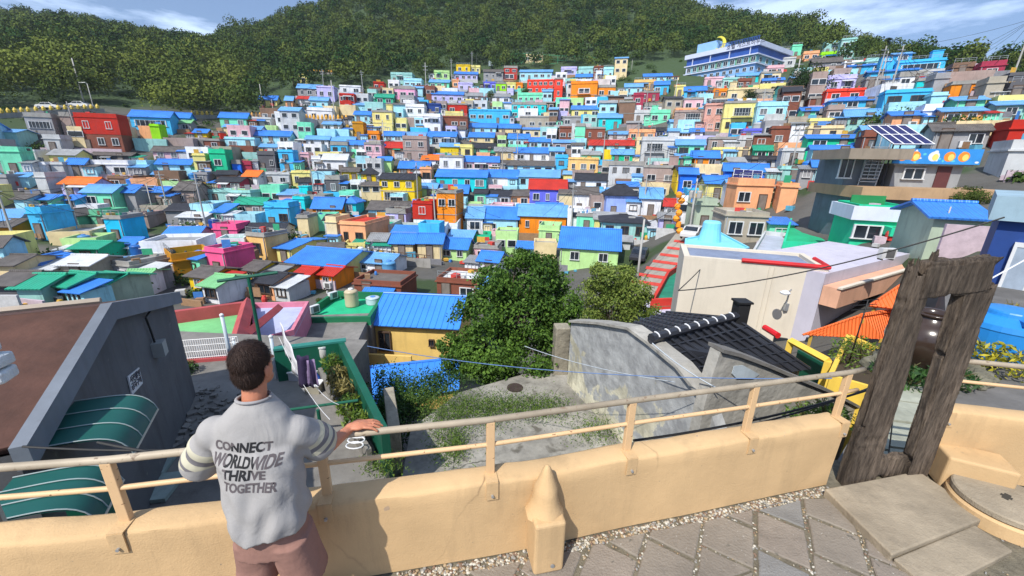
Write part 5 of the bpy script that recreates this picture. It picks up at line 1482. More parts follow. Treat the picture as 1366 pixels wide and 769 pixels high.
# ---- striped lane
def drape(u0,v0,u1,v1,u2,v2,u3,v3,lift,nu=6,nv=14):
    m=MB();vs=[]
    for j in range(nv+1):
        g=j/nv
        for i in range(nu+1):
            f=i/nu;u=(u0*(1-f)+u1*f)*(1-g)+(u3*(1-f)+u2*f)*g;v=(v0*(1-f)+v1*f)*(1-g)+(v3*(1-f)+v2*f)*g
            p=ground(u,v);vs.append((p.x,p.y,p.z+lift))
    m.add(vs,[(j*(nu+1)+i,j*(nu+1)+i+1,(j+1)*(nu+1)+i+1,(j+1)*(nu+1)+i) for j in range(nv) for i in range(nu)]);return m
m=drape(835,395,872,398,935,306,908,304,.05);struct(m.build('road',pm('lane_concrete',(.34,.31,.26),.9,.25,.8,bump=.01)))
m=MB()
for k in range(7):
    f=k/7.3;a=(842+ (912-842)*f*.98,378-66*f);b=(884+(930-884)*f,384-70*f);q=drape(a[0],a[1],b[0],b[1],b[0]+1.5,b[1]-4.2+f*1.6,a[0]+1.5,a[1]-4.2+f*1.6,.075,5,2);m.add(q.v,q.f)
struct(m.build('road_stripes',pm('red_stripe',(.6,.06,.04),.8,.2,2)))
# ------------------------------------------------------------------ infill: small houses beyond the first 300, as one mass
FILL_XY=[]
def hidden_by_hotel(x,y):
    return math.hypot(x-HOT[0],y-HOT[1])<32 and y<HOT[1]+26
HOT=(atr(970,104,152).x,atr(970,104,152).y+8)
def fillers():
    rng=random.Random(99);m=MB();mats=[wallm(c) for c in PAL]+[roofm('B','g'),roofm('b','g'),roofm('G','f'),roofm('S','g'),roofm('g','f'),roofm('D','g'),glass,frame,conc]
    nW=len(PAL);keys=list(PAL);ix={k:i for i,k in enumerate(keys)}
    pool=['wh']*5+['lg']*5+['cr']*3+['lb']*4+['sb']*2+['mt']*2+['py']*2+['tp']*3+['gy']*3+['pp']*2+['po','br','bn','lv','pg','bg','bg','lt','yl']
    fp=[(h['P'].x,h['P'].y+h['d']/2,max(h['wd'],h['d'])/2) for h in HOUSES]
    n=0
    for ps,r in [(0,r) for r in np.arange(44,172,4.2)]+[(1,r) for r in np.arange(42,172,2.9)]:
        for k in range(int(2.0*r/4.4)):
            a=-1.02+2.04*k/int(2.0*r/4.4)+rng.uniform(-.2,.2)*5/r;rr=r+rng.uniform(-1.5,1.5)
            x,y=rr*math.sin(a),rr*math.cos(a);u,v=proj((x,y,tz(x,y)))
            if u<-10 or u>1376: continue
            top=np.interp(u,[0,170,330,345,430,520,600,690,800,900,1040,1150,1260,1366],[180,180,176,168,150,118,100,98,98,112,98,100,106,116])
            bot=np.interp(u,[0,200,400,560,720,850,950,1050,1200,1366],[392,392,380,345,345,335,290,262,215,205])
            if v<top or v>bot: continue
            w=rng.uniform(3,5.6) if not ps else rng.uniform(2.2,3.8);d=rng.uniform(4.5,6) if not ps else rng.uniform(2.6,3.8)
            if any(abs(x-px)<pr*.9+w*.3 and abs(y-py)<pr*.7+1.0 for px,py,pr in fp): continue
            if hidden_by_hotel(x,y): continue
            if 845<u<935 and 300<v<390: continue
            if u<110 and 310<v<345: continue
            vmin=0;z0_=tz(x,y);gab=rng.random()<.4;rd=rng.uniform(.5,1.1) if gab else .35
            wpx=w*.5*F/max(5,y*cp-(z0_-H)*sp)+3
            for h in HOUSES:
                if h['x0']-wpx<u<h['x1']+wpx and h['yb']<v+2: vmin=max(vmin,h['ye']+(h['yb']-h['ye'])*(.66 if not ps else .6))
            hh=rng.choice((2.7,3,3.2,5.4,5.6));z=tz(x,y)
            while hh>1.0 and proj((x,y,z+hh+rd))[1]<vmin: hh-=.3
            if hh<1.1: continue
            fp.append((x,y,w/2));FILL_XY.append((x,y));n+=1
            ya=-a*.5+math.radians(-4+rng.uniform(-6,6));M=Matrix.Translation((x,y,z))@Matrix.Rotation(ya,4,'Z')
            wi=ix[rng.choice(pool)]
            m.box((0,0,hh/2-1.5),(w,d,hh+3),mi=wi,M=M)
            if gab:
                ri=nW+rng.choice((0,1,1,3,5,2))
                for sg in(-1,1):
                    pts=[(-w/2-.3,sg*(d/2+.3),hh-.1),(w/2+.3,sg*(d/2+.3),hh-.1),(w/2+.3,0,hh+rd),(-w/2-.3,0,hh+rd)]
                    if sg>0: pts=pts[::-1]
                    m.slab([M@Vector(p) for p in pts],.08,ri)
                for sx in(-1,1):
                    xx=sx*(w/2-.05);m.add([M@Vector(p) for p in((xx,-d/2,hh),(xx,0,hh+rd-.05),(xx,d/2,hh))],[(0,1,2)],wi)
            else:
                for cx,cy,sx,sy in((0,-d/2+.07,w+.1,.16),(0,d/2-.07,w+.1,.16),(-w/2+.07,0,.16,d-.2),(w/2-.07,0,.16,d-.2)): m.box((cx,cy,hh+.2),(sx,sy,.5),mi=wi,M=M)
                m.box((0,0,hh+.03),(w-.2,d-.2,.05),mi=nW+rng.choice((2,2,4,2)),M=M)
            for fl in range(max(1,round(hh/2.7))):
                zc=fl*2.7+1.5
                if zc+.6>hh: continue
                for j in(-1,1):
                    m.box((j*w*.25,-d/2-.02,zc),(1.3,.12,1.1),mi=nW+7,M=M);m.box((j*w*.25,-d/2-.09,zc),(1.1,.03,.9),mi=nW+6,M=M)
    o=m.build('small_houses',mats);o['kind']='stuff';tag(o,'tightly packed small houses filling the gaps across the hillside village','house')
    print('fill',n)
fillers()
def clutter():
    rng=random.Random(17);m=MB();cols=[(.5,.5,.5),(.05,.2,.55),(.55,.05,.04),(.03,.3,.15),(.6,.35,.05),(.08,.07,.06),(.3,.18,.1),(.5,.4,.45),(.1,.35,.5),(.2,.2,.22)]
    mats=[pm('oddments_%d'%i,c,.7,.2,3) for i,c in enumerate(cols)]
    def item(p,M=None):
        k=rng.random();mi=rng.randrange(10);s=rng.uniform(.25,.8)
        if k<.6: m.box((p[0],p[1],p[2]+s*.35),(s,s*rng.uniform(.5,1.2),s*rng.uniform(.4,1.1)),rz=rng.uniform(0,3),mi=mi)
        elif k<.8: m.lathe([(s*.3,0),(s*.34,s*.5),(s*.2,s*.9)],p,8,mi)
        else: m.box((p[0],p[1],p[2]+.7),(rng.uniform(.6,1.4),.04,rng.uniform(.4,.9)),rz=rng.uniform(-.5,.5),mi=mi)
    for h in HOUSES:
        o=h['o'];M=o.matrix_basis;w,d,hh=h['wd'],h['d'],h['h']
        if h['k']=='f':
            for _ in range(rng.randrange(2,7)): item(M@Vector((rng.uniform(-.42,.42)*w,rng.uniform(.1,.9)*d,hh+.13)))
        for _ in range(rng.randrange(2,6)):
            p=M@Vector((rng.uniform(-.6,.6)*w,rng.uniform(-1.6,-.4),0));item((p.x,p.y,tz(p.x,p.y)))
        # low yard wall of a third of the houses
        if rng.random()<.45:
            a=M@Vector((-w/2-.3,-1.7,0));b=M@Vector((w/2+.3,-1.7,0));g=min(tz(a.x,a.y),tz(b.x,b.y))
            dd=(b-a).normalized();nn=Vector((-dd.y,dd.x,0))*.08;z1=tz((a.x+b.x)/2,(a.y+b.y)/2)+rng.uniform(.5,1.1)
            P=[a-nn,b-nn,b+nn,a+nn];m.add([(p.x,p.y,g-1.5) for p in P]+[(p.x,p.y,z1) for p in P],[(4,5,6,7),(0,1,5,4),(1,2,6,5),(2,3,7,6),(3,0,4,7)],rng.choice((0,9,7,6)))
    o=m.build('household_clutter',mats);o['kind']='stuff';tag(o,'pots, boxes, laundry and low yard walls crowding the roofs and alleys of the village','clutter')
    rg=np.random.default_rng(9);P=[]
    n=0
    while n<260:
        r=rg.uniform(45,185);a=rg.uniform(-.95,.95);x,y=r*math.sin(a),r*math.cos(a)
        if any(abs(x-h['P'].x)<h['wd']/2+.6 and -1<y-h['P'].y<h['d']+.8 for h in HOUSES): continue
        n+=1;R_=rg.uniform(.5,1.5);q=rg.normal(0,1,(160,3))*np.array([R_,R_,R_*.5])*.6;q+=np.array([x,y,tz(x,y)+R_*.5]);P.append(q)
    P=np.concatenate(P);me=quads_mesh('undergrowth',P,.16*rg.uniform(.6,1.4,len(P)),leafmat('leaf_bushes',(.02,.05,.015),(.1,.16,.04),.15,.9,.05),rg.uniform(0,1,len(P)),asp=.7);o=link('undergrowth',me);o['kind']='stuff';tag(o,'patches of green undergrowth between the village houses','undergrowth')
clutter()
def slim_poles():
    rng=random.Random(23);cable=MB();tops=[]
    C={}
    for h in HOUSES: C[h['o']['label']]=h
    lab=[h for h in HOUSES if ',' not in h['o']['label']]
    rng.shuffle(lab)
    for h in [h for h in lab if h['P'].xy.length>66][:26]:
        p=h['o'].matrix_basis@Vector((h['wd']/2+.9,-1.0,0));p.z=tz(p.x,p.y);H_=rng.uniform(6.5,9);t=thing('utility_pole','utility pole standing by the '+h['o']['label'],'pole',p,group='slim utility poles in the village lanes')
        m=MB();m.tube([(0,0,-1),(rng.uniform(-.3,.3),0,H_)],[.13,.09],7);m.build('shaft',pm('concrete_pole',(.4,.39,.37),.85,.15,2),t)
        m=MB();m.box((0,0,H_*.92),(1.3,.08,.08));m.box((0,0,H_*.84),(1.0,.08,.08));m.build('crossarm',steel,t);tops.append(p+Vector((0,0,H_*.92)))
    for a in tops:
        nb=sorted(tops+[h['P']+Vector((0,0,h['h'])) for h in HOUSES],key=lambda q:(q-a).length)
        for b in nb[1:7]:
            if (b-a).length>45: continue
            s_=(b-a).length*.03;pts=[a.lerp(b,f)-Vector((0,0,s_*4*f*(1-f))) for f in [k/8 for k in range(9)]];cable.tube(pts,.022,4)
    o=cable.build('cable_tangle',black);o['kind']='stuff';tag(o,'tangle of thin black overhead cables strung through the village','cables')
house_labels_pending=slim_poles
# ------------------------------------------------------------------ labels of the houses
def house_labels():
    cnt={}
    for h in HOUSES:
        rn=h['roof']+(' flat' if h['k']=='f' else ' hipped' if h['k']=='h' else ' pitched' if h['k']=='g' else ' lean-to')
        st={1:'low',2:'two-storey',3:'three-storey'}.get(h['n'],'tall')
        h['a']=f"{st} {h['w']} house with {rn} roof"
        h['c']=h['w'];cnt[h['a']]=cnt.get(h['a'],0)+1
    def near(h,dx):
        best=None;bd=1e9
        for g in HOUSES:
            if g is h: continue
            dd=(g['x']-h['x'])*dx
            if dd<4: continue
            q=dd+3*abs(g['y']-h['y'])
            if q<bd: bd=q;best=g
        return best
    def above(h,s):
        best=None;bd=1e9
        for g in HOUSES:
            if g is h: continue
            dd=(g['y']-h['y'])*s
            if dd<5: continue
            q=dd+1.6*abs(g['x']-h['x'])
            if q<bd: bd=q;best=g
        return best
    used={}
    for h in HOUSES:
        L,Rr,U,D=near(h,-1),near(h,1),above(h,-1),above(h,1)
        nm=lambda g:g['c'] if g else 'forest'
        c=[]
        if cnt[h['a']]==1: c=[h['a']]
        else:
            a=h['a']
            c=[f"{a}, between {nm(L)} and {nm(Rr)} houses",f"{a}, below a {nm(U)} and above a {nm(D)} one",f"{a}, between {nm(L)} and {nm(Rr)} ones, below {nm(U)}"]
        h['cands']=c
    for r in range(3):
        pass
    labs=[h['cands'][0] for h in HOUSES]
    for lvl in(1,2):
        from collections import Counter
        C=Counter(labs)
        for i,h in enumerate(HOUSES):
            if C[labs[i]]>1 and len(h['cands'])>lvl: labs[i]=h['cands'][lvl]
    from collections import Counter
    C=Counter(labs);seen={}
    zx=lambda x:'far left' if x<270 else 'left' if x<520 else 'middle' if x<800 else 'right' if x<1080 else 'far right'
    for i in sorted(range(len(HOUSES)),key=lambda i:HOUSES[i]['x']):
        if C[labs[i]]>1:
            h=HOUSES[i];labs[i]=h['a']+', '+('high on' if h['y']<150 else 'halfway up' if h['y']<240 else 'low on')+' the '+zx(h['x'])+' of the village'
    C=Counter(labs)
    for i in sorted(range(len(HOUSES)),key=lambda i:HOUSES[i]['x']):
        if C[labs[i]]>1:
            k=seen.get(labs[i],0);seen[labs[i]]=k+1;l=labs[i];labs[i]=l+', '+('left one','right one','third')[min(k,2)]
    for i,h in enumerate(HOUSES):
        w=labs[i].split()
        if len(w)>16: w=[x for x in w if x not in('a','the')][:16]
        h['o']['label']=' '.join(w).rstrip(',');h['o']['group']='painted houses stepping up the hillside village'
    print('dup',sum(1 for v in Counter(h['o']['label'] for h in HOUSES).values() if v>1))
house_labels()

slim_poles()
# ------------------------------------------------------------------ forest
HXY=[(h['P'].x,h['P'].y+h['d']/2,(max(h['wd'],h['d'])/2+2.2)**2) for h in HOUSES]+[(FILL_XY[i][0],FILL_XY[i][1],30) for i in range(len(FILL_XY))]
def forest():
    P=[];T=[];Z=[];N=[]
    sp_=6.6;rng=random.Random(3);cnt=0
    kinds=[]
    for k in range(7):   # crown templates: several lobes on a dome
        lob=[(rng.uniform(-.45,.45),rng.uniform(-.45,.45),rng.uniform(-.25,.55),rng.uniform(.42,.7)) for _ in range(7)]
        pts=[];nn=[]
        for j in range(330 if k<5 else 620):
            l=rng.choice(lob);d=Vector((rng.gauss(0,1),rng.gauss(0,1),abs(rng.gauss(0,1))*.9-.15)).normalized()
            rr=l[3]*rng.uniform(.8,1.05);pts.append((l[0]+d.x*rr,l[1]+d.y*rr,l[2]+d.z*rr));nn.append(tuple(d))
        kinds.append((np.array(pts),np.array(nn)))
    for r0 in np.arange(118,500,sp_*.92):
        na=int(math.radians(150)*r0/sp_)
        for k in range(na):
            a=-math.radians(75)+math.radians(150)*k/na+rng.uniform(-.4,.4)*sp_/r0;r=r0+rng.uniform(-2.3,2.3)
            if r<np.interp(a,FA,FR)*(.86 if a>-.7 else 1)+rng.uniform(-1,3): continue
            x,y=r*math.sin(a),r*math.cos(a);z=tz(x,y)
            if any((x-hx)**2+(y-hy)**2<hr for hx,hy,hr in HXY if abs(y-hy)<12): continue
            u,v=proj((x,y,z+5))
            if u<-60 or u>1430 or v<-60: continue
            # hidden behind the nearer crest?
            if tz(x*.93,y*.93)>z+ (H+ (z-H)*.0)-H+30: continue
            s=rng.uniform(2.9,5.6)
            if hidden_by_hotel(x,y): continue
            low= r<np.interp(a,FA,FR)+45 and u<330
            if low: s*=1.15
            if u>1120: s*=.62
            pts,nn=kinds[rng.randrange(5) if not low else 5+rng.randrange(2)]
            th=rng.uniform(0,6.28);c,sn=math.cos(th),math.sin(th)
            q=np.stack([pts[:,0]*c-pts[:,1]*sn,pts[:,0]*sn+pts[:,1]*c,pts[:,2]*rng.uniform(.85,1.25)],1)*s
            n2=np.stack([nn[:,0]*c-nn[:,1]*sn,nn[:,0]*sn+nn[:,1]*c,nn[:,2]],1)
            q+=np.array([x,y,z+s*.75]);P.append(q);N.append(n2)
            base=(.62 if low else .3)+rng.uniform(-.3,.35)
            if rng.random()<.04: base+=.3
            T.append(np.clip(base+RNG.uniform(-.1,.1,len(q)),0,1));Z.append(np.full(len(q),.085*s*(.75 if low else 1))*RNG.uniform(.7,1.3,len(q)));cnt+=1
    me=quads_mesh('forest',np.concatenate(P),np.concatenate(Z),leafmat('forest_leaves',(.022,.058,.02),(.15,.18,.04),.06,1,.0),np.concatenate(T),asp=.75,N=np.concatenate(N))
    o=link('forest',me);o['kind']='stuff';tag(o,'dense green forest covering the hills above the village','forest')
    print('forest trees',cnt)
forest()
# ================================================================== foreground
def aty(u,v,y):
    d=ray(u,v);t=y/d.y;return Vector((d.x*t,y,H+d.z*t))
peach=pm('peach_wall_paint',(.57,.385,.2),.85,.16,1.0,bump=.005,stain=.4)
peach2=pm('peach_metal_paint',(.66,.44,.24),.5,.12,3,bump=.001,stain=.2)
railm=pm('worn_rail_paint',(.36,.3,.22),.55,.4,1.2,bump=.001,stain=.3)
# add fine grain to the wall
def grain(m,sc,amp,h2=0):
    t=m.node_tree;b=t.nodes['Principled BSDF'];n=t.nodes.new('ShaderNodeTexNoise');n.inputs['Scale'].default_value=sc;n.inputs['Detail'].default_value=8
    tc=t.nodes['Texture Coordinate'];t.links.new(tc.outputs['Object'],n.inputs[0]);bp=t.nodes.new('ShaderNodeBump');bp.inputs['Distance'].default_value=amp;bp.inputs['Strength'].default_value=1
    t.links.new(n.outputs[0],bp.inputs['Height'])
    if b.inputs['Normal'].links: t.links.new(b.inputs['Normal'].links[0].from_socket,bp.inputs['Normal'])
    t.links.new(bp.outputs[0],b.inputs['Normal'])
grain(peach,90,.0022)
chips(peach,38,.735,(.3,.22,.14));chips(peach,9,.74,(.42,.3,.2));cracks(peach,.9,.006,(.2,.13,.07))
chips(peach2,45,.68,(.2,.09,.04));chips(railm,30,.62,(.22,.16,.11),.08)
cracks(MC['cracked_slab'],.9,.012,(.06,.06,.045));chips(MC['cracked_slab'],2.2,.6,(.12,.11,.09),.1);chips(wetwall,5,.68,(.2,.2,.19),.1)
IN=[(-3.6,1.36),(-3.1,1.43),(-2.6,1.5),(-2.05,1.58),(-1.55,1.68),(-1.05,1.79),(-.5,1.9),(.12,2.03),(.84,2.22),(1.35,2.34),(1.8,2.455),(2.25,2.57),(2.64,2.665)]
def offs(P,d):
    o=[]
    for i in range(len(P)):
        a=Vector(P[max(i-1,0)]);b=Vector(P[min(i+1,len(P)-1)]);t=(b-a).normalized();o.append((P[i][0]-t.y*d,P[i][1]+t.x*d))
    return o
def smoothpath(P,k=5):
    out=[]
    for i in range(len(P)-1):
        p0=Vector(P[max(i-1,0)]);p1=Vector(P[i]);p2=Vector(P[i+1]);p3=Vector(P[min(i+2,len(P)-1)])
        for j in range(k):
            t=j/k;out.append(tuple(.5*((2*p1)+(p2-p0)*t+(2*p0-5*p1+4*p2-p3)*t*t+(3*p1-p0-3*p2+p3)*t**3)))
    out.append(tuple(P[-1]));return out
IP=smoothpath(IN,6)
def wallstrip(name,IP,th,z0,z1,label):
    """profile with rounded top edges, rough hand-plastered surface"""
    O=offs(IP,th);n_=len(IP);prof=[(0,z0),(0,z0+.15),(0,z0+.3),(0,z1-.1),(.0,z1-.025),(.008,z1-.008),(.025,z1),(th*.5,z1+.004),(th-.025,z1),(th-.008,z1-.008),(th,z1-.03),(th,z0-.3)]
    m=MB();vs=[]
    rg=random.Random(5)
    for i in range(n_):
        a=Vector(IP[i]);b=Vector(O[i]);d=(b-a)/th
        for k,(x,z) in enumerate(prof):
            w=.0035*math.sin(i*.9+k)+.003*rg.uniform(-1,1);p=a+d*(x+ (w if 0<k<11 else 0));vs.append((p.x,p.y,z+(.003*math.sin(i*.7) if k>3 else 0)))
    k=len(prof);fs=[(i*k+j,(i+1)*k+j,(i+1)*k+j+1,i*k+j+1) for i in range(n_-1) for j in range(k-1)];fs+=[tuple(range(k))[::-1],tuple(range((n_-1)*k,n_*k))]
    m.add(vs,[f[::-1] for f in fs]);o=m.build(name,peach,smooth=True);mod=o.modifiers.new('e','EDGE_SPLIT');mod.split_angle=math.radians(50)
    tag(o,label,'parapet');return o
TH=.17
pw=wallstrip('parapet_wall',IP,TH,0,.6,'long low peach-coloured parapet wall curving across the foreground under the handrail')
IN2=smoothpath([(3.6,2.83),(3.9,2.78),(4.5,2.66),(5.2,2.5)],5)
wallstrip('parapet_wall',IN2,TH,0,.62,'short peach parapet wall on the right beyond the wooden frame')
# step block beside the right parapet
m=MB();a=atz(1240,632,0);m.prism([(3.56,2.66),(3.93,2.48),(4.04,2.72),(3.66,2.9)],0,.3);o=m.build('step_block',peach);bevel(o,.02,3);tag(o,'peach plastered block at the foot of the right parapet beside the frame','block')
# railings
def railing(label,posts,path,ztop,zmid,grp):
    p0=posts[0];t=thing('handrail',label,'railing',(path[0][0],path[0][1],.6));o=t.location
    m=MB();P=[Vector((x,y,ztop))-o for x,y in path];m.tube(P,.021,10);r=m.build('top_rail',railm,t,smooth=True)
    m=MB();P=[Vector((x,y,zmid))-o for x,y in path];m.tube(P,.0145,8);m.build('mid_rail',peach2,t,smooth=True)
    for (x,y,ang) in posts:
        m=MB();m.box((0,0,.2),(.05,.035,ztop-.6-.0+.02-.02),rz=ang)
        m=MB();m.box((0,0,(ztop-.6)/2-.01),(.052,.036,ztop-.6),rz=ang);pt=m.build('post',peach2,t,loc=(x-o.x,y-o.y,0));bevel(pt,.004)
        # L bracket over the inner face
        c=Vector((math.sin(ang),-math.cos(ang),0));m=MB();q=c*(TH/2+.004)
        m.box((q.x,q.y,-.06),(.075,.008,.13),rz=ang);m.box((c.x*.04,c.y*.04,.006),(.075,.1,.008),rz=ang);br=m.build('bracket',peach,t,loc=(x-o.x,y-o.y,0))
        m=MB();m.tube([(q.x*1.02,q.y*1.02,-.09),(q.x*1.02+c.x*.016,q.y*1.02+c.y*.016,-.09)],.009,8);m.build('bolt',steel,br)
    return t
CP=offs(IP,TH/2)
def near(x):
    i=min(range(len(CP)),key=lambda i:abs(CP[i][0]-x));a=Vector(CP[max(i-1,0)]);b=Vector(CP[min(i+1,len(CP)-1)]);return (CP[i][0],CP[i][1],math.atan2(b.y-a.y,b.x-a.x))
px=[-3.0]+[atz(u,v,.6).x for u,v in((163,703),(430,664),(651,628),(838,599),(992,577),(1127,556))]
def bend(x):
    x=min(max(x,CP[0][0]+.001),CP[-1][0]-.001)
    return next(((CP[i][0]+(CP[i+1][0]-CP[i][0])*((x-CP[i][0])/(CP[i+1][0]-CP[i][0]))),(CP[i][1]+(CP[i+1][1]-CP[i][1])*((x-CP[i][0])/(CP[i+1][0]-CP[i][0])))) for i in range(len(CP)-1) if CP[i][0]<=x<=CP[i+1][0])
path=[bend(x) for x in px[:1]+px[1:]]
path=[(path[0][0]-.5,path[0][1]-.07)]+path+[(2.78,2.8)]
railing('peach and grey-brown metal handrail with seven posts on the long parapet',[near(x) for x in px],path,1.0,.82,None)
C2=offs(IN2,TH/2);p2=[(C2[1][0],C2[1][1],-.17),(C2[-3][0],C2[-3][1],-.2)]
railing('short peach handrail on the right-hand parapet past the wooden frame',p2,[(C2[1][0]-.06,C2[1][1]+.01),(C2[1][0],C2[1][1]),(C2[-1][0],C2[-1][1])],1.04,.86,None)
# plastered bollard
def stub():
    c=Vector((.245,1.985,0));t=thing('plaster_finial','peach plastered pedestal with pointed knob standing against the parapet','finial',c,.22)
    m=MB();m.box((0,0,.2),(.2,.24,.4));o=m.build('pedestal',peach,t);bevel(o,.02,3)
    m=MB();prof=[(.125,.37),(.1,.42),(.082,.48),(.08,.53),(.07,.57),(.052,.62),(.036,.67),(.02,.71),(.006,.725)];n_=9;vs=[];
    rg=random.Random(2)
    for r,z in prof:
        for j in range(n_):
            q=2*math.pi*j/n_;rr=r*(1+.05*math.sin(3*q+z*12)+.03*rg.uniform(-1,1));vs.append((rr*math.cos(q),rr*math.sin(q)*1.05+.02,z))
    k=len(prof);m.add(vs,[(i*n_+j,i*n_+(j+1)%n_,(i+1)*n_+(j+1)%n_,(i+1)*n_+j) for i in range(k-1) for j in range(n_)]+[tuple(range((k-1)*n_,k*n_))]);o=m.build('knob',peach,t,smooth=True)
    m=MB();m.lathe([(.0135,0),(.0135,.006)],n=12);b=m.build('bolt',steel,t,loc=(.02,-.125,.07));b.rotation_euler=(math.pi/2,0,0)
stub()
# ---- floor
gm=pm('pebble_bed',(.16,.14,.1),.95,.4,14,bump=.01)
m=MB();m.prism([(-6,-4),(9,-4),(9,1.6),(5.3,2.75),(2.7,3.0),(1.8,2.55),(.8,2.32),(-.1,2.1),(-1.05,1.9),(-2.1,1.68),(-4,1.4),(-6,1.2)],-.055,-.012);struct(m.build('floor',gm))
st=pm('granite_paving',(.235,.2,.165),.88,.22,1.7,bump=.008,stain=.35);grain(st,70,.008)
st2=pm('granite_paving_grey',(.2,.195,.185),.88,.2,2.2,bump=.008,stain=.3);grain(st2,80,.008)
st3=pm('granite_paving_brown',(.225,.195,.16),.88,.2,1.9,bump=.008,stain=.3);grain(st3,60,.008)
for q_ in(st,st2,st3): chips(q_,14,.66,(.12,.11,.09),.05);chips(q_,55,.7,(.42,.4,.36),.03)
def inside(p):   # distance from the wall's inner line
    x,y=p
    yi=np.interp(x,[q[0] for q in IP],[q[1] for q in IP]) if x<2.64 else 2.6
    return yi-y
def paving():
    a=Vector((.303,.527)).normalized();b=Vector((.835,-.55)).normalized();O=Vector((1.9,2.407));rg=random.Random(12)
    La=.36;Lb=.33;m=MB()
    for i in range(-12,8):
        for j in range(-14,12):
            off=((i*37)%5)/5*.12
            P=[O+a*(La*(j+dj)+off*0)+b*(Lb*(i+di)) for di,dj in((0,0),(1,0),(1,1),(0,1))]
            # shift alternate columns so the cross joints do not run through
            sh=a*(.16 if i%2 else 0);P=[p+sh for p in P]
            c=sum(P,Vector((0,0)))/4
            if c.length>6: continue
            P=[c+(p-c)*rg.uniform(.9,.94)+Vector((rg.uniform(-.008,.008),rg.uniform(-.008,.008))) for p in P]
            if i%3==0 : P=[c+(p-c)*.96 for p in P]
            # clip against the pebble margin along the wall
            def clip(P,f):
                out=[]
                for k in range(len(P)):
                    p,q=P[k],P[(k+1)%len(P)];fp,fq=f(p),f(q)
                    if fp>=0: out.append(p)
                    if (fp>=0)!=(fq>=0): out.append(p.lerp(q,fp/(fp-fq)))
                return out
            P=clip(P,lambda p:inside(p)-.075)
            if len(P)>=3: P=clip(P,lambda p:(Vector((2.62,2.6))-p).dot(Vector((.9,.1)).normalized())+.0 if True else 1) if c.x>2.3 and c.y>1.6 else P
            if len(P)<3: continue
            ar=abs(sum(P[k].x*P[(k+1)%len(P)].y-P[(k+1)%len(P)].x*P[k].y for k in range(len(P))))/2
            if ar<.006: continue
            mi=rg.choice((0,0,0,1,2,2,2))
            # one stone in four is split across its diagonal
            parts=[P]
            if rg.random()<.35 and len(P)==4:
                cc=(P[0]+P[2])/2;d=(P[2]-P[0]).normalized();nn_=Vector((-d.y,d.x))*.008
                parts=[[P[0]-nn_,P[1],P[2]-nn_],[P[0]+nn_,P[2]+nn_,P[3]]]
            for Q in parts:
                q=sum(Q,Vector((0,0)))/len(Q);h=rg.uniform(-.003,.003);tl=(rg.uniform(-.006,.006),rg.uniform(-.006,.006))
                mm=Q;n_=len(mm);s=sum(mm[k].x*mm[(k+1)%n_].y-mm[(k+1)%n_].x*mm[k].y for k in range(n_));mm=mm if s>0 else mm[::-1]
                # subdivide the outline for a hand-cut edge
                W_=[]
                for k in range(n_):
                    p,r=mm[k],mm[(k+1)%n_];L_=(r-p).length;ns=max(1,int(L_/.05))
                    for z in range(ns):
                        f=z/ns;pp=p.lerp(r,f);
                        if z: pp=pp+Vector((rg.uniform(-1,1),rg.uniform(-1,1)))*.0035
                        W_.append(pp)
                zt=lambda p:h+(p.x-q.x)*tl[0]+(p.y-q.y)*tl[1]
                ins=[q+(p-q)*(1-.008/max(.05,(p-q).length)) for p in W_];k=len(W_)
                vs=[(p.x,p.y,-.03) for p in W_]+[(p.x,p.y,zt(p)-.006) for p in W_]+[(p.x,p.y,zt(p)) for p in ins]
                m.add(vs,[(z,(z+1)%k,k+(z+1)%k,k+z) for z in range(k)]+[(k+z,k+(z+1)%k,2*k+(z+1)%k,2*k+z) for z in range(k)]+[tuple(range(2*k,3*k))],mi)
    struct(m.build('paving',[st,st2,st3]))
paving()
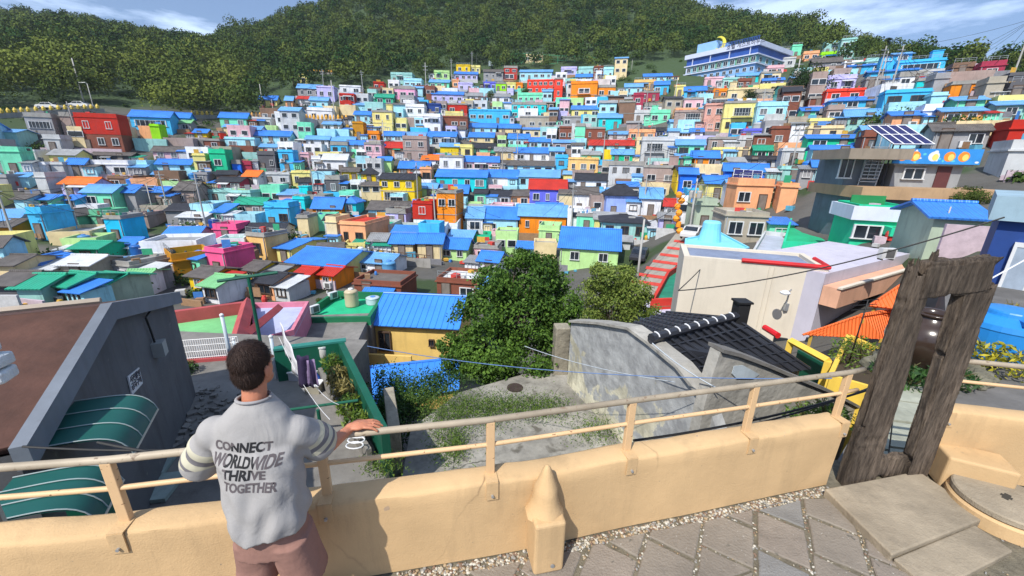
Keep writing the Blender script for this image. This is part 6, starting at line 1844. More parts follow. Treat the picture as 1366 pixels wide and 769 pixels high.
def pebbles():
    rg=random.Random(6);B=[];m=MB()
    ico=[];t_=(1+5**.5)/2
    V=[(-1,t_,0),(1,t_,0),(-1,-t_,0),(1,-t_,0),(0,-1,t_),(0,1,t_),(0,-1,-t_),(0,1,-t_),(t_,0,-1),(t_,0,1),(-t_,0,-1),(-t_,0,1)]
    Fc=[(0,11,5),(0,5,1),(0,1,7),(0,7,10),(0,10,11),(1,5,9),(5,11,4),(11,10,2),(10,7,6),(7,1,8),(3,9,4),(3,4,2),(3,2,6),(3,6,8),(3,8,9),(4,9,5),(2,4,11),(6,2,10),(8,6,7),(9,8,1)]
    V=[Vector(v).normalized() for v in V]
    mats=[pm('pebble_%d'%i,c,.7,.3,20) for i,c in enumerate(((.4,.36,.28),(.26,.25,.23),(.52,.49,.42),(.2,.13,.09),(.34,.25,.15)))]
    def put(x,y,s):
        sx,sy,sz=s*rg.uniform(.8,1.5),s*rg.uniform(.7,1.1),s*rg.uniform(.5,.75);a=rg.uniform(0,3.14);c,sn=math.cos(a),math.sin(a)
        m.add([(x+(v.x*sx*c-v.y*sy*sn),y+(v.x*sx*sn+v.y*sy*c),-.008+v.z*sz) for v in V],Fc,rg.randrange(5))
    for _ in range(1500):   # margin along the wall
        x=rg.uniform(-.7,2.75);yi=np.interp(x,[q[0] for q in IP],[q[1] for q in IP]) if x<2.64 else 2.64
        put(x,yi-rg.uniform(.005,.085),rg.uniform(.006,.014))
    a=Vector((.303,.527)).normalized();b=Vector((.835,-.55)).normalized();O=Vector((1.9,2.407));La=.36;Lb=.33
    for i in range(-12,8):   # long joints
        for _ in range(330):
            p=O+b*(Lb*i)+a*rg.uniform(-3.2,2.2)+b*rg.uniform(-.013,.013)
            if inside(p)<.02 or p.length>4.5 or p.y<.9: continue
            put(p.x,p.y,rg.uniform(.005,.011))
    for i in range(-12,8):
        for j in range(-10,8):
            for _ in range(9):
                p=O+a*(La*j+(.16 if i%2 else 0))+b*(Lb*(i+rg.random()))+a*rg.uniform(-.01,.01)
                if inside(p)<.02 or p.y<.9: continue
                put(p.x,p.y,rg.uniform(.004,.009))
    o=m.build('pebbles',mats,smooth=True);o['kind']='stuff';tag(o,'small rounded pebbles filling the joints between paving stones and along the parapet','pebbles')
pebbles()
# ---- big slabs by the frame
sl=pm('old_granite_slab',(.33,.275,.2),.9,.35,1.6,bump=.014,stain=.5);grain(sl,80,.005)
A=[atz(1100,652,.06),atz(1190,740,.06),atz(1318,690,.06),atz(1225,628,.06)]
m=MB();m.prism([p.xy[:] for p in A],-.03,.06);o=m.build('step_slab',sl);bevel(o,.012,3);tag(o,'large worn granite slab laid as a step in front of the wooden frame','slab')
m=MB();m.prism([(p.x,p.y) for p in [A[0].lerp(A[1],.02)+Vector((.0,-.02,0)),A[1]+Vector((-.02,-.03,0)),A[2]+Vector((.02,-.03,0)),A[2].lerp(A[1],.98)]],-.04,.045)
A2=[atz(1192,745,.03),atz(1245,790,.03),atz(1352,735,.03),atz(1300,700,.03)]
m=MB();m.prism([p.xy[:] for p in A2],-.03,.03);o=m.build('step_slab',sl);bevel(o,.01,3);tag(o,'lower grey-green granite slab in front of the large step slab','slab')
# millstone on peach ring
mc=atz(1340,668,.13)
m=MB();m.lathe([(.3,0),(.3,.1),(.285,.115)],n=48);o=m.build('plinth',peach,loc=(mc.x,mc.y,-.01));tag(o,'low round peach plinth under the millstone','plinth')
t=thing('millstone','round granite millstone with a centre hole lying beside the right parapet','millstone',(mc.x,mc.y,.107))
m=MB();m.lathe([(.27,0),(.285,.01),(.285,.045),(.275,.055),(.05,.06)],n=48);m.build('stone',sl,t,smooth=False)
m=MB();m.box((0,0,.0555),(.09,.035,.012),rz=.5);m.box((0,0,.055),(.035,.06,.0125),rz=.5);m.build('socket',pm('socket_dark',(.05,.045,.035),.9),t)
# ---- wooden frame
wood=pm('weathered_timber',(.165,.13,.1),.92,.55,2.2,bump=.02,stretch=(3,3,.35))
t_=wood.node_tree
w2=t_.nodes.new('ShaderNodeTexNoise');w2.inputs['Scale'].default_value=9;w2.inputs['Detail'].default_value=8;w2.inputs['Roughness'].default_value=.75
mp_=t_.nodes.new('ShaderNodeMapping');mp_.inputs['Scale'].default_value=(4.5,4.5,.7);t_.links.new(t_.nodes['Texture Coordinate'].outputs['Object'],mp_.inputs[0]);t_.links.new(mp_.outputs[0],w2.inputs[0])
bp=t_.nodes.new('ShaderNodeBump');bp.inputs['Distance'].default_value=.03;bp.inputs['Strength'].default_value=1;t_.links.new(w2.outputs[0],bp.inputs['Height']);b_=t_.nodes['Principled BSDF'];t_.links.new(b_.inputs['Normal'].links[0].from_socket,bp.inputs['Normal']);t_.links.new(bp.outputs[0],b_.inputs['Normal'])
rr_=t_.nodes.new('ShaderNodeValToRGB');rr_.color_ramp.elements[0].position=.38;rr_.color_ramp.elements[1].position=.62;rr_.color_ramp.elements[0].color=(.35,.31,.28,1);rr_.color_ramp.elements[1].color=(1.15,1.12,1.08,1);t_.links.new(w2.outputs[0],rr_.inputs[0])
mm_=t_.nodes.new('ShaderNodeMix');mm_.data_type='RGBA';mm_.blend_type='MULTIPLY';mm_.inputs[0].default_value=1;t_.links.new(b_.inputs['Base Color'].links[0].from_socket,mm_.inputs[6]);t_.links.new(rr_.outputs[0],mm_.inputs[7]);t_.links.new(mm_.outputs[2],b_.inputs['Base Color'])
def timber(name,P0,P1,wx,wy,parent,o,ang,seed,jag=.0,taper=1.,jag0=0.,prong=None,asp_curve=0):
    """rough-hewn beam from P0 to P1 with cracks, an irregular surface and broken ends"""
    rg=random.Random(seed);d=(P1-P0);L_=d.length;dn=d.normalized()
    ax=Vector((math.cos(ang),math.sin(ang),0)) if abs(dn.z)>.5 else Vector((0,0,1));ay=dn.cross(ax).normalized();ax=ay.cross(dn)
    nr=max(10,int(L_/.018));nc=56;vs=[]
    ph=[rg.uniform(0,6.28) for _ in range(12)]
    cr_=[(rg.uniform(0,6.28),rg.uniform(.1,.9),rg.uniform(.25,.6),rg.uniform(.02,.045)) for _ in range(9)]
    kn=[(rg.uniform(0,6.28),rg.uniform(.05,.95),rg.uniform(.02,.05)) for _ in range(7)]
    for i in range(nr+1):
        f=i/nr
        for j in range(nc):
            q=2*math.pi*j/nc;c,s=math.cos(q),math.sin(q);e_=.3
            X=math.copysign(abs(c)**e_,c);Y=math.copysign(abs(s)**e_,s)
            sc=1+(taper-1)*f
            r=1+.035*math.sin(3*q+ph[0]+f*4)+.03*math.sin(7*q+ph[1]-f*6)+.022*math.sin(13*q+ph[2]+f*3)+.03*math.sin(f*9+ph[3]+q)+.02*math.sin(f*23+ph[4]+3*q)
            for a,fc,ln,dp in cr_:
                dq=abs((q-a-.12*math.sin(f*7)+math.pi)%(2*math.pi)-math.pi)
                if dq<.16 and abs(f-fc)<ln/2: r-=dp*6*(1-dq/.16)*(1-(abs(f-fc)/(ln/2))**2)*.55
            for a,fc,rd in kn:
                dq=abs((q-a+math.pi)%(2*math.pi)-math.pi)*min(wx,wy)/2;dz=abs(f-fc)*L_
                dd=math.hypot(dq,dz)
                if dd<rd: r-=.35*(1-dd/rd)
            r+=rg.uniform(-.012,.012)
            ext=0
            if jag and f>.93: ext=(f-.93)/.07*jag*(math.sin(2*q+ph[5])*.5+math.sin(5*q+ph[6])*.35+rg.uniform(-.25,.25))
            if jag0 and f<.05: ext=-(.05-f)/.05*jag0*(math.sin(2*q+ph[7])*.5+math.sin(5*q+ph[8])*.4)
            p=P0+dn*(f*L_+ext)+ax*(X*wx/2*r*sc)+ay*(Y*wy/2*r*sc);vs.append(p-o)
    fs=[(i*nc+j,i*nc+(j+1)%nc,(i+1)*nc+(j+1)%nc,(i+1)*nc+j) for i in range(nr) for j in range(nc)]
    k=len(vs);c0=P0+dn*(jag0*.3)-o;c1=P1-dn*(jag*.8)-o;vs+=[c0,c1]
    fs+=[(k,(j+1)%nc,j) for j in range(nc)]+[(k+1,nr*nc+j,nr*nc+(j+1)%nc) for j in range(nc)]
    m=MB();m.add(vs,fs);return m.build(name,wood,parent,smooth=True)
def wframe():
    y0=2.82
    l0=atz(1141,640,.02);l0.y=2.76
    t=thing('wooden_frame','tall rough frame of weathered grey timbers standing in the gap of the parapet','frame',(3.0,2.78,.0));o=t.location
    ang=.12
    f=lambda u,v,y:aty(u,v,y)
    Lb=aty(1140,645,2.72);Lb.z=-.02;Lt=aty(1230,356,2.74)
    Rb=aty(1219,628,2.78);Rb.z=0.0;Rt=aty(1301,380,2.8)
    print('frame',Lb,Lt,Rb,Rt)
    timber('left_post',Lb,Lt,.3,.085,t,o,ang,3,jag=.1,taper=.66)
    timber('right_post',Rb,Rt,.215,.085,t,o,ang,8,jag=.03,taper=1.15)
    a=aty(1226,374,2.755);b=aty(1318,366,2.79);c=(a+b)/2
    timber('lintel',a,b,.27,.09,t,o,ang,14,jag=.04,jag0=.02)
    a=aty(1150,622,2.76);b=aty(1215,616,2.8);a.z=b.z=.11
    timber('sill_board',a,b,.22,.06,t,o,ang,21)
    # broken splinters at the post head
    for k,(u,v,h,w) in enumerate(((1212,352,.16,.05),(1238,342,.17,.07),(1250,348,.09,.04))):
        p=aty(u,v+26,2.77);timber('splinter',p,p+Vector((.03*(k-1),0,h)),w,.06,t,o,ang,30+k,jag=.03,taper=.5)
wframe()
# ---- white carved piece cut off by the left picture edge
P=aty(-26,482,1.75);t=thing('white_ornament','chunky white painted block poking in from the left edge','ornament',P)
m=MB();rg=random.Random(3)
for k in range(3):
    m.box((.0+.02*k,0,.07-.075*k),(.12+.04*(k==1),.12,.065),rz=.2*k)
o_=m.build('block',pm('chipped_white',(.6,.64,.66),.7,.2,8,bump=.01,stain=.5),t);bevel(o_,.015,3)
m=MB();m.tube([(-.05,0,-.1),(-.3,.02,-.12),(-.34,.02,-1.6)],.03,8);m.build('stem',steel,t)
# ================================================================== person
def vox(name,parts,vs_,mat,parent,smooth_it=4,fac=.5):
    """union of closed tapered capsules / ellipsoids as ONE continuous surface"""
    m=MB()
    for p in parts:
        if p[0]=='c':
            _,A,B,ra,rb=p;A=Vector(A);B=Vector(B);d=(B-A).normalized();K=5;pts=[];rs=[]
            for k in range(K): q=math.pi/2*(1-k/K);pts.append(A-d*ra*math.sin(q));rs.append(max(.0008,ra*math.cos(q)))
            for k in range(5): f=k/4;pts.append(A.lerp(B,f));rs.append(ra+(rb-ra)*f)
            for k in range(1,K+1): q=math.pi/2*k/K;pts.append(B+d*rb*math.sin(q));rs.append(max(.0008,rb*math.cos(q)))
            m.tube(pts,rs,16)
        elif p[0]=='e':
            _,C,R_,rot=p;C=Vector(C);M=Matrix.Translation(C)@rot.to_4x4();vs=[];n1,n2=14,20
            for i in range(n1+1):
                th=math.pi*i/n1
                for j in range(n2): q=2*math.pi*j/n2;s=max(.002,math.sin(th));vs.append(M@Vector((R_[0]*s*math.cos(q),R_[1]*s*math.sin(q),R_[2]*math.cos(th))))
            m.add(vs,[(i*n2+j,(i+1)*n2+j,(i+1)*n2+(j+1)%n2,i*n2+(j+1)%n2) for i in range(n1) for j in range(n2)]+[tuple(range(n2)),tuple(range(n1*n2,(n1+1)*n2))[::-1]])
        elif p[0]=='l':   # loft of rings: (centre, half width, half depth, yaw)
            rings=p[1];vs=[];n2=32
            for C,hw,hd,ya in rings:
                C=Vector(C);c,s=math.cos(ya),math.sin(ya)
                for j in range(n2):
                    q=2*math.pi*j/n2;x=math.copysign(abs(math.cos(q))**.8,math.cos(q))*hw;y=math.copysign(abs(math.sin(q))**.8,math.sin(q))*hd;vs.append((C.x+x*c-y*s,C.y+x*s+y*c,C.z))
            k=len(rings);m.add(vs,[(i*n2+j,i*n2+(j+1)%n2,(i+1)*n2+(j+1)%n2,(i+1)*n2+j) for i in range(k-1) for j in range(n2)]+[tuple(range(n2))[::-1],tuple(range((k-1)*n2,k*n2))])
    me=m.mesh(name,mat);ob=bpy.data.objects.new(name+'_tmp',me);COL.objects.link(ob)
    r=ob.modifiers.new('r','REMESH');r.mode='VOXEL';r.voxel_size=vs_;r.use_smooth_shade=True
    s=ob.modifiers.new('s','SMOOTH');s.iterations=smooth_it;s.factor=fac
    dg=bpy.context.evaluated_depsgraph_get();me2=bpy.data.meshes.new_from_object(ob.evaluated_get(dg));me2.name=name
    bpy.data.objects.remove(ob);me2.materials.clear();me2.materials.append(mat);me2.polygons.foreach_set('use_smooth',[True]*len(me2.polygons))
    return link(name,me2,parent)
skin=pm('skin',(.5,.2,.115),.55,.12,6,bump=.0008,spec=.4);skin.node_tree.nodes['Principled BSDF'].inputs['Subsurface Weight'].default_value=.1;skin.node_tree.nodes['Principled BSDF'].inputs['Subsurface Scale'].default_value=.01
def person():
    V=Vector
    sL=aty(286,568,1.54);sR=aty(396,567,1.6);neck=aty(339,527,1.585);head=aty(338,487,1.62)
    print('sh',sL,sR,neck,head)
    pel=V((-1.15,1.50,.86));ch=(sL+sR)/2
    t=thing('person','man in grey printed t-shirt and brown shorts leaning with one hand on the handrail','person',(pel.x,pel.y,0));o=t.location
    ey=(sR-sL);yaw=math.atan2(ey.y,ey.x)
    hr=Matrix.Rotation(yaw-.28,3,'Z')@Matrix.Rotation(.0,3,'X');hx=hr@V((1,0,0));hf=hr@V((0,1,0))  # face direction: forward-right
    hc=head-o
    elR=aty(440,594,1.76)-o;haR=aty(466,571,1.905)-o;haR.z=1.035
    elL=aty(262,628,1.60)-o;haL=V((elL.x+.13,elL.y+.17,1.04));SL=sL-o;SR=sR-o
    SLi=SL.lerp(SR,.1);SRi=SR.lerp(SL,.1)
    nk=neck-o;pl=pel-o
    parts=[('l',[(pl+V((0,0,-.06)),.125,.09,yaw),(pl+V((0,.0,.05)),.115,.08,yaw),(pl+V((0,.02,.18)),.12,.08,yaw),(pl.lerp(ch-o,.75),.125,.08,yaw),((ch-o)+V((0,0,-.08)),.125,.08,yaw),((ch-o)+V((0,0,-.0)),.09,.06,yaw),(nk+V((0,0,-.03)),.065,.06,yaw)]),
     ('c',nk+V((0,-.01,-.06)),hc+V((0,-.01,-.05)),.052,.05),
     ('e',hc+hf*-.012+V((0,0,.03)),(.066,.083,.08),hr),('e',hc+hf*.02+V((0,0,-.035)),(.056,.068,.077),hr),('e',hc+hf*.045+V((0,0,-.085)),(.042,.045,.035),hr),
     ('e',hc+hf*.094+V((0,0,-.03)),(.012,.018,.026),hr),('e',hc+hf*.08+V((0,0,-.064)),(.025,.014,.012),hr),('e',hc+hf*.077+V((0,0,.008)),(.05,.014,.012),hr),
     ('e',hc+hx*.068+hf*-.004+V((0,0,-.028)),(.009,.02,.031),hr),('e',hc+hx*-.068+hf*-.004+V((0,0,-.028)),(.009,.02,.031),hr),
     ('c',SRi+V((0,0,-.03)),elR,.045,.038),('c',elR,haR,.038,.026),('c',SLi+V((0,0,-.03)),elL,.045,.038),('c',elL,haL,.04,.027),
     ('e',SR+V((-.03,0,-.03)),(.04,.04,.04),hr),('e',SL+V((.03,0,-.03)),(.04,.04,.04),hr)]
    for s in(-1,1):
        hip=pl+V((s*.085,.0,-.16));kn=V((pl.x+s*.1,.04*(s>0)+.02,.47));an=V((pl.x+s*.11,-.03,.09))
        parts+=[('c',hip,kn,.068,.052),('c',kn,an,.054,.036),('e',V((kn.x,kn.y-.03,.36)),(.045,.05,.09),hr),('c',an+V((0,-.02,-.04)),an+V((s*.02,.16,-.06)),.035,.028)]
    # hands: palm, four bent fingers and a thumb curling over the rail
    def hand(w,fw,side,curl,ln=1.):
        fw=fw.normalized();sd=fw.cross(V((0,0,1))).normalized()*side   # thumb side
        palm=w+fw*.05;r_=Matrix((sd*side,fw,V((0,0,1)))).transposed()
        out=[('e',palm,(.043,.052,.017),r_),('c',w,palm,.024,.022)]
        for k in range(4):
            b=palm+fw*(.04-.004*abs(k-1.4))-sd*(-.03+.021*k)*1.0;L_=(.042,.047,.044,.034)[k]*ln
            d1=(fw*1-V((0,0,1))*curl*.5-sd*(.12*(k-1))).normalized();p1=b+d1*L_;d2=(d1-V((0,0,1))*curl).normalized();p2=p1+d2*L_*.66;d3=(d2-V((0,0,1))*curl).normalized();p3=p2+d3*L_*.5
            out+=[('c',b,p1,.0098,.0092),('c',p1,p2,.009,.0084),('c',p2,p3,.0084,.0074)]
        b=w+fw*.025+sd*.03;p1=b+(fw*.7+sd*.75-V((0,0,.2))).normalized()*.04;p2=p1+(fw*.95+sd*.2-V((0,0,.45))).normalized()*.032
        out+=[('c',b,p1,.013,.0115),('c',p1,p2,.0112,.009)];return out
    dR=V((.93,.36,0));parts+=hand(haR+V((0,0,.012)),dR,-1,.38);parts+=hand(haL+V((0,0,.015)),V((.75,.65,0)),1,.5)
    body=vox('body',parts,.0055,skin,t,3,.5)
    # eyes
    m=MB()
    for s in(-1,1): m.lathe([(.001,-.011),(.009,-.006),(.012,0),(.009,.006),(.001,.011)],hc+hx*.03*s+hf*.078+V((0,0,-.006)),12)
    m.build('eyes',pm('eye_white',(.6,.58,.55),.2),t,smooth=True)
    # hair
    hairm=pm('hair_dark_brown',(.028,.014,.01),.6,.4,30,bump=.004,spec=.25)
    hp=[('e',hc+hf*-.018+V((0,0,.04)),(.075,.091,.086),hr),('e',hc+hf*-.04+V((0,0,-.02)),(.068,.062,.078),hr)]
    hair=vox('hair',hp,.006,hairm,t,2,.4)
    n_=9000;P=[];
    # strands laid along the surface
    me=hair.data;rg=np.random.default_rng(5);vsn=np.array([v.co[:] for v in me.vertices]);nr_=np.array([v.normal[:] for v in me.vertices])
    idx=rg.integers(0,len(vsn),n_);Pp=vsn[idx];N=nr_[idx]
    crown=np.array((hc+hf*-.05+V((0,0,.13)))[:]);D=Pp-crown;D-=N*(D*N).sum(1)[:,None];D/=np.linalg.norm(D,axis=1)[:,None]+1e-6
    D+=rg.normal(0,.2,D.shape);D+=N*.14;D/=np.linalg.norm(D,axis=1)[:,None];S_=np.cross(D,N);S_/=np.linalg.norm(S_,axis=1)[:,None]+1e-6
    L_=rg.uniform(.012,.024,n_)[:,None];w=.0011
    Vv=np.empty((n_,3,3));Vv[:,0]=Pp-S_*w;Vv[:,1]=Pp+S_*w;Vv[:,2]=Pp+D*L_
    m=MB();m.v=[tuple(x) for x in Vv.reshape(-1,3)];m.f=[(3*i,3*i+1,3*i+2) for i in range(n_)];m.m=[0]*n_;h2=m.build('hair_strands',hairm,hair)
    # t-shirt
    hem=[(V((-1.145,1.495,.815))-o,.17,.142,yaw),(V((-1.145,1.495,.88))-o,.17,.14,yaw),(V((-1.15,1.5,.96))-o,.168,.134,yaw),(V((-1.155,1.51,1.08))-o,.17,.124,yaw),(V((-1.165,1.53,1.2))-o,.175,.113,yaw),((ch-o)+V((0,-.01,-.06)),.182,.105,yaw),((ch-o)+V((0,-.008,.0)),.175,.095,yaw),((ch-o).lerp(nk,.32)+V((0,-.006,.014)),.14,.088,yaw),((ch-o).lerp(nk,.62)+V((0,-.004,.018)),.095,.078,yaw),(nk+V((0,-.004,-.012)),.068,.064,yaw),(nk+V((0,-.002,.02)),.06,.058,yaw)]
    sp_=[('l',hem)]
    seR=SR.lerp(elR,.8);seL=SL.lerp(elL,.84)
    for a,b in((SR,seR),(SL,seL)):
        a2=a.lerp((ch-o),.22)+V((0,0,-.035));sp_+=[('c',a2,a+V((0,0,-.03)),.075,.072)]
        d=(b-a).normalized();sp_+=[('c',a+V((0,0,-.03)),b-d*.05+V((0,0,-.02)),.072,.092)]
    shm=bpy.data.materials.new('heather_grey_jersey');shm.use_nodes=True;nt_=shm.node_tree;bs=nt_.nodes['Principled BSDF'];bs.inputs['Roughness'].default_value=.95;bs.inputs['Specular IOR Level'].default_value=.15
    shirt=vox('t_shirt',sp_,.0075,shm,t,14,.5)
    # open the sleeve ends and the hem by deleting the end caps, then give it thickness and folds
    bm=bmesh.new();bm.from_mesh(shirt.data)
    dR_=(seR-SR).normalized();dL_=(seL-SL).normalized()
    kill=[]
    for f in bm.faces:
        c=f.calc_center_median()
        if c.z<.827 and f.normal.z<-.5: kill.append(f)
        elif (c-(seR-dR_*.005)).dot(dR_)>0 and (c-seR).length<.2: kill.append(f)
        elif (c-(seL-dL_*.005)).dot(dL_)>0 and (c-seL).length<.2: kill.append(f)
        elif c.z>nk.z-.008: kill.append(f)
    bmesh.ops.delete(bm,geom=kill,context='FACES')
    bm.verts.ensure_lookup_table();bm.normal_update()
    for v in bm.verts:
        c=v.co;z=c.z;q=math.atan2(c.y,c.x)
        k=max(0,min(1,(1.3-z)/.5))
        dd=.007*k*math.sin(q*5+z*11+1.5*math.sin(z*9))+.004*k*math.sin(q*11-z*15)+.006*math.sin(z*34+3*math.sin(q*3)+q*2)*max(0,min(1,(1.2-z)/.25))
        dd+=.006*math.sin((c.x+c.z*.8)*38+2*math.sin(c.z*11))*max(0,1-abs(z-1.22)/.16)
        v.co+=v.normal*dd
    bm.to_mesh(shirt.data);bm.free()
    s=shirt.modifiers.new('solid','SOLIDIFY');s.thickness=.004;s.offset=-1
    m=MB();m.tube([nk+V((.069*math.cos(q),-.004+.065*math.sin(q),-.012-.012*math.sin(q))) for q in np.linspace(0,2*math.pi,28)],.0075,8);m.build('collar',pm('collar_rib',(.3,.29,.295),.95,.1,40),shirt,smooth=True)
    # cloth colour: bands round the sleeves follow the sleeve's own length
    tc=nt_.nodes.new('ShaderNodeTexCoord');n1=nt_.nodes.new('ShaderNodeTexNoise');n1.inputs['Scale'].default_value=260;n1.inputs['Detail'].default_value=4;nt_.links.new(tc.outputs['Object'],n1.inputs[0])
    base=nt_.nodes.new('ShaderNodeMix');base.data_type='RGBA';base.inputs[6].default_value=(.29,.28,.275,1);base.inputs[7].default_value=(.38,.365,.355,1);nt_.links.new(n1.outputs[0],base.inputs[0]);last=base.outputs[2]
    def band(a,d,t0,t1,col,last):
        sub=nt_.nodes.new('ShaderNodeVectorMath');sub.operation='SUBTRACT';sub.inputs[1].default_value=a;nt_.links.new(tc.outputs['Object'],sub.inputs[0])
        dot=nt_.nodes.new('ShaderNodeVectorMath');dot.operation='DOT_PRODUCT';dot.inputs[1].default_value=d;nt_.links.new(sub.outputs[0],dot.inputs[0])
        g=nt_.nodes.new('ShaderNodeMath');g.operation='GREATER_THAN';g.inputs[1].default_value=t0;nt_.links.new(dot.outputs['Value'],g.inputs[0])
        l=nt_.nodes.new('ShaderNodeMath');l.operation='LESS_THAN';l.inputs[1].default_value=t1;nt_.links.new(dot.outputs['Value'],l.inputs[0])
        # keep to the sleeve: away from the trunk and above the hem
        sx=nt_.nodes.new('ShaderNodeSeparateXYZ');nt_.links.new(tc.outputs['Object'],sx.inputs[0])
        z=nt_.nodes.new('ShaderNodeMath');z.operation='GREATER_THAN';z.inputs[1].default_value=1.1;nt_.links.new(sx.outputs[2],z.inputs[0])
        ab=nt_.nodes.new('ShaderNodeMath');ab.operation='GREATER_THAN' if d[0]>0 else 'LESS_THAN';ab.inputs[1].default_value=(.19 if d[0]>0 else -.16);nt_.links.new(sx.outputs[0],ab.inputs[0])
        p=g.outputs[0]
        for q in(l,z,ab):
            k=nt_.nodes.new('ShaderNodeMath');k.operation='MULTIPLY';nt_.links.new(p,k.inputs[0]);nt_.links.new(q.outputs[0],k.inputs[1]);p=k.outputs[0]
        mx=nt_.nodes.new('ShaderNodeMix');mx.data_type='RGBA';mx.inputs[7].default_value=(*col,1);nt_.links.new(p,mx.inputs[0]);nt_.links.new(last,mx.inputs[6]);return mx.outputs[2]
    for a,d,e_ in((SR,dR_,(seR-SR).length),(SL,dL_,(seL-SL).length)):
        cream=(.5,.47,.36);greyb=(.17,.16,.17)
        last=band(a,d,e_*.36,e_*.98-.012,cream,last);last=band(a,d,e_*.48,e_*.6,greyb,last);last=band(a,d,e_*.72,e_*.8,greyb,last)
    nt_.links.new(last,bs.inputs['Base Color'])
    n3=nt_.nodes.new('ShaderNodeTexNoise');n3.inputs['Scale'].default_value=5;n3.inputs['Detail'].default_value=5;n3.inputs['Distortion'].default_value=1.2;nt_.links.new(tc.outputs['Object'],n3.inputs[0])
    bp=nt_.nodes.new('ShaderNodeBump');bp.inputs['Distance'].default_value=.02;bp.inputs['Strength'].default_value=.6;nt_.links.new(n3.outputs[0],bp.inputs['Height']);nt_.links.new(bp.outputs[0],bs.inputs['Normal'])
    # printing on the back, laid onto the cloth
    from mathutils.bvhtree import BVHTree
    bm=bmesh.new();bm.from_mesh(shirt.data);tree=BVHTree.FromBMesh(bm)
    tl=aty(284,572,1.3)-o;c0=V((0,0,0))
    lines=['CONNECT','WORLDWIDE','THRIVE','TOGETHER']
    def lay(org,ux,uz):
        def fn(co):
            p=org+ux*co.x+uz*co.y;h=tree.ray_cast(V((p.x,p.y-.6,p.z)),V((0,1,0)))
            if h[0] is None:return V((p.x,p.y,p.z))
            return h[0]+h[1]*(.0016+abs(co.z)*.3)
        return fn
    blackp=pm('print_black',(.012,.012,.014),.8,.1,5);greyp=pm('print_grey',(.1,.085,.09),.85,.15,5)
    rows=[((283,588),(371,604),'CONNECT',1,5),((272,612),(384,628),'WORLDWIDE',1,6),((287,636),(358,643),'THRIVE',0,4),((284,650),(368,671),'TOGETHER',9,9)]
    rows=[((276,594),(356,602),'CONNECT'),((281,618),(372,626),'WORLDWIDE'),((297,643),(352,649),'THRIVE'),((297,667),(368,672),'TOGETHER')]
    # anchor points projected on the back of the shirt
    def back(u,v):
        d=ray(u,v);org=V((0,0,H))-o;h=tree.ray_cast(org,d.normalized());return h[0]
    for (xa,xb,zr_,w) in ((-.155,.08,1.262,'CONNECT'),(-.155,.125,1.207,'WORLDWIDE'),(-.105,.07,1.152,'THRIVE'),(-.1,.115,1.097,'TOGETHER')):
        A=V((xa,0,zr_));L_=xb-xa
        ux=V((1,0,-.1)).normalized();uz=V((-ux.z,0,ux.x))
        cu=bpy.data.curves.new('x','FONT');cu.body=w;cu.size=1;ob=bpy.data.objects.new('x',cu);COL.objects.link(ob);bpy.context.view_layer.update();wd_=ob.dimensions.x;bpy.data.objects.remove(ob)
        size=L_/wd_
        f0=lay(A,ux,uz)
        ratio=(.04/.7)/size
        ob=text(w,size,'lettering',[greyp,blackp],shirt,None,offset=size*.035,ext=0,sub=.011,fn=lambda co:f0(V((co.x,co.y*ratio,0))),align='LEFT')
        me=ob.data;mid=(A.x+B.x)/2
        for f in me.polygons:
            x=(f.center.x-A.x)/L_;z=f.center.z
            lo,hi={'CONNECT':(.3,.86),'WORLDWIDE':(.22,.66),'THRIVE':(.1,.72),'TOGETHER':(.5,.5)}[w]
            if w=='CONNECT': lo+=.25*max(0,(z-A.z+.0)/.058)
            f.material_index=1 if lo<x<hi else 0
    bm.free()
    # shorts
    shm2=pm('brown_shorts',(.27,.145,.115),.95,.2,4,bump=.004)
    P=[('l',[(V((pl.x,pl.y-.005,.68)),.165,.12,yaw),(V((pl.x,pl.y,.78)),.158,.112,yaw),(V((pl.x,pl.y,.88)),.158,.122,yaw),(V((pl.x,pl.y+.005,.95)),.15,.11,yaw)])]
    for s_ in(-1,1): P+=[('l',[(V((pl.x+s_*.115,pl.y+.0+.02*(s_>0),.46)),.1,.108,yaw),(V((pl.x+s_*.1,pl.y+.01,.58)),.097,.108,yaw),(V((pl.x+s_*.085,pl.y,.74)),.09,.114,yaw)])]
    vox('shorts',P,.008,shm2,t,4,.5)
    m=MB()
    for s_ in(-1,1): m.box((pl.x+s_*.125,.05,.035),(.105,.28,.07))
    o_=m.build('shoes',pm('white_trainers',(.5,.5,.5),.6),t);bevel(o_,.03,3)
person()
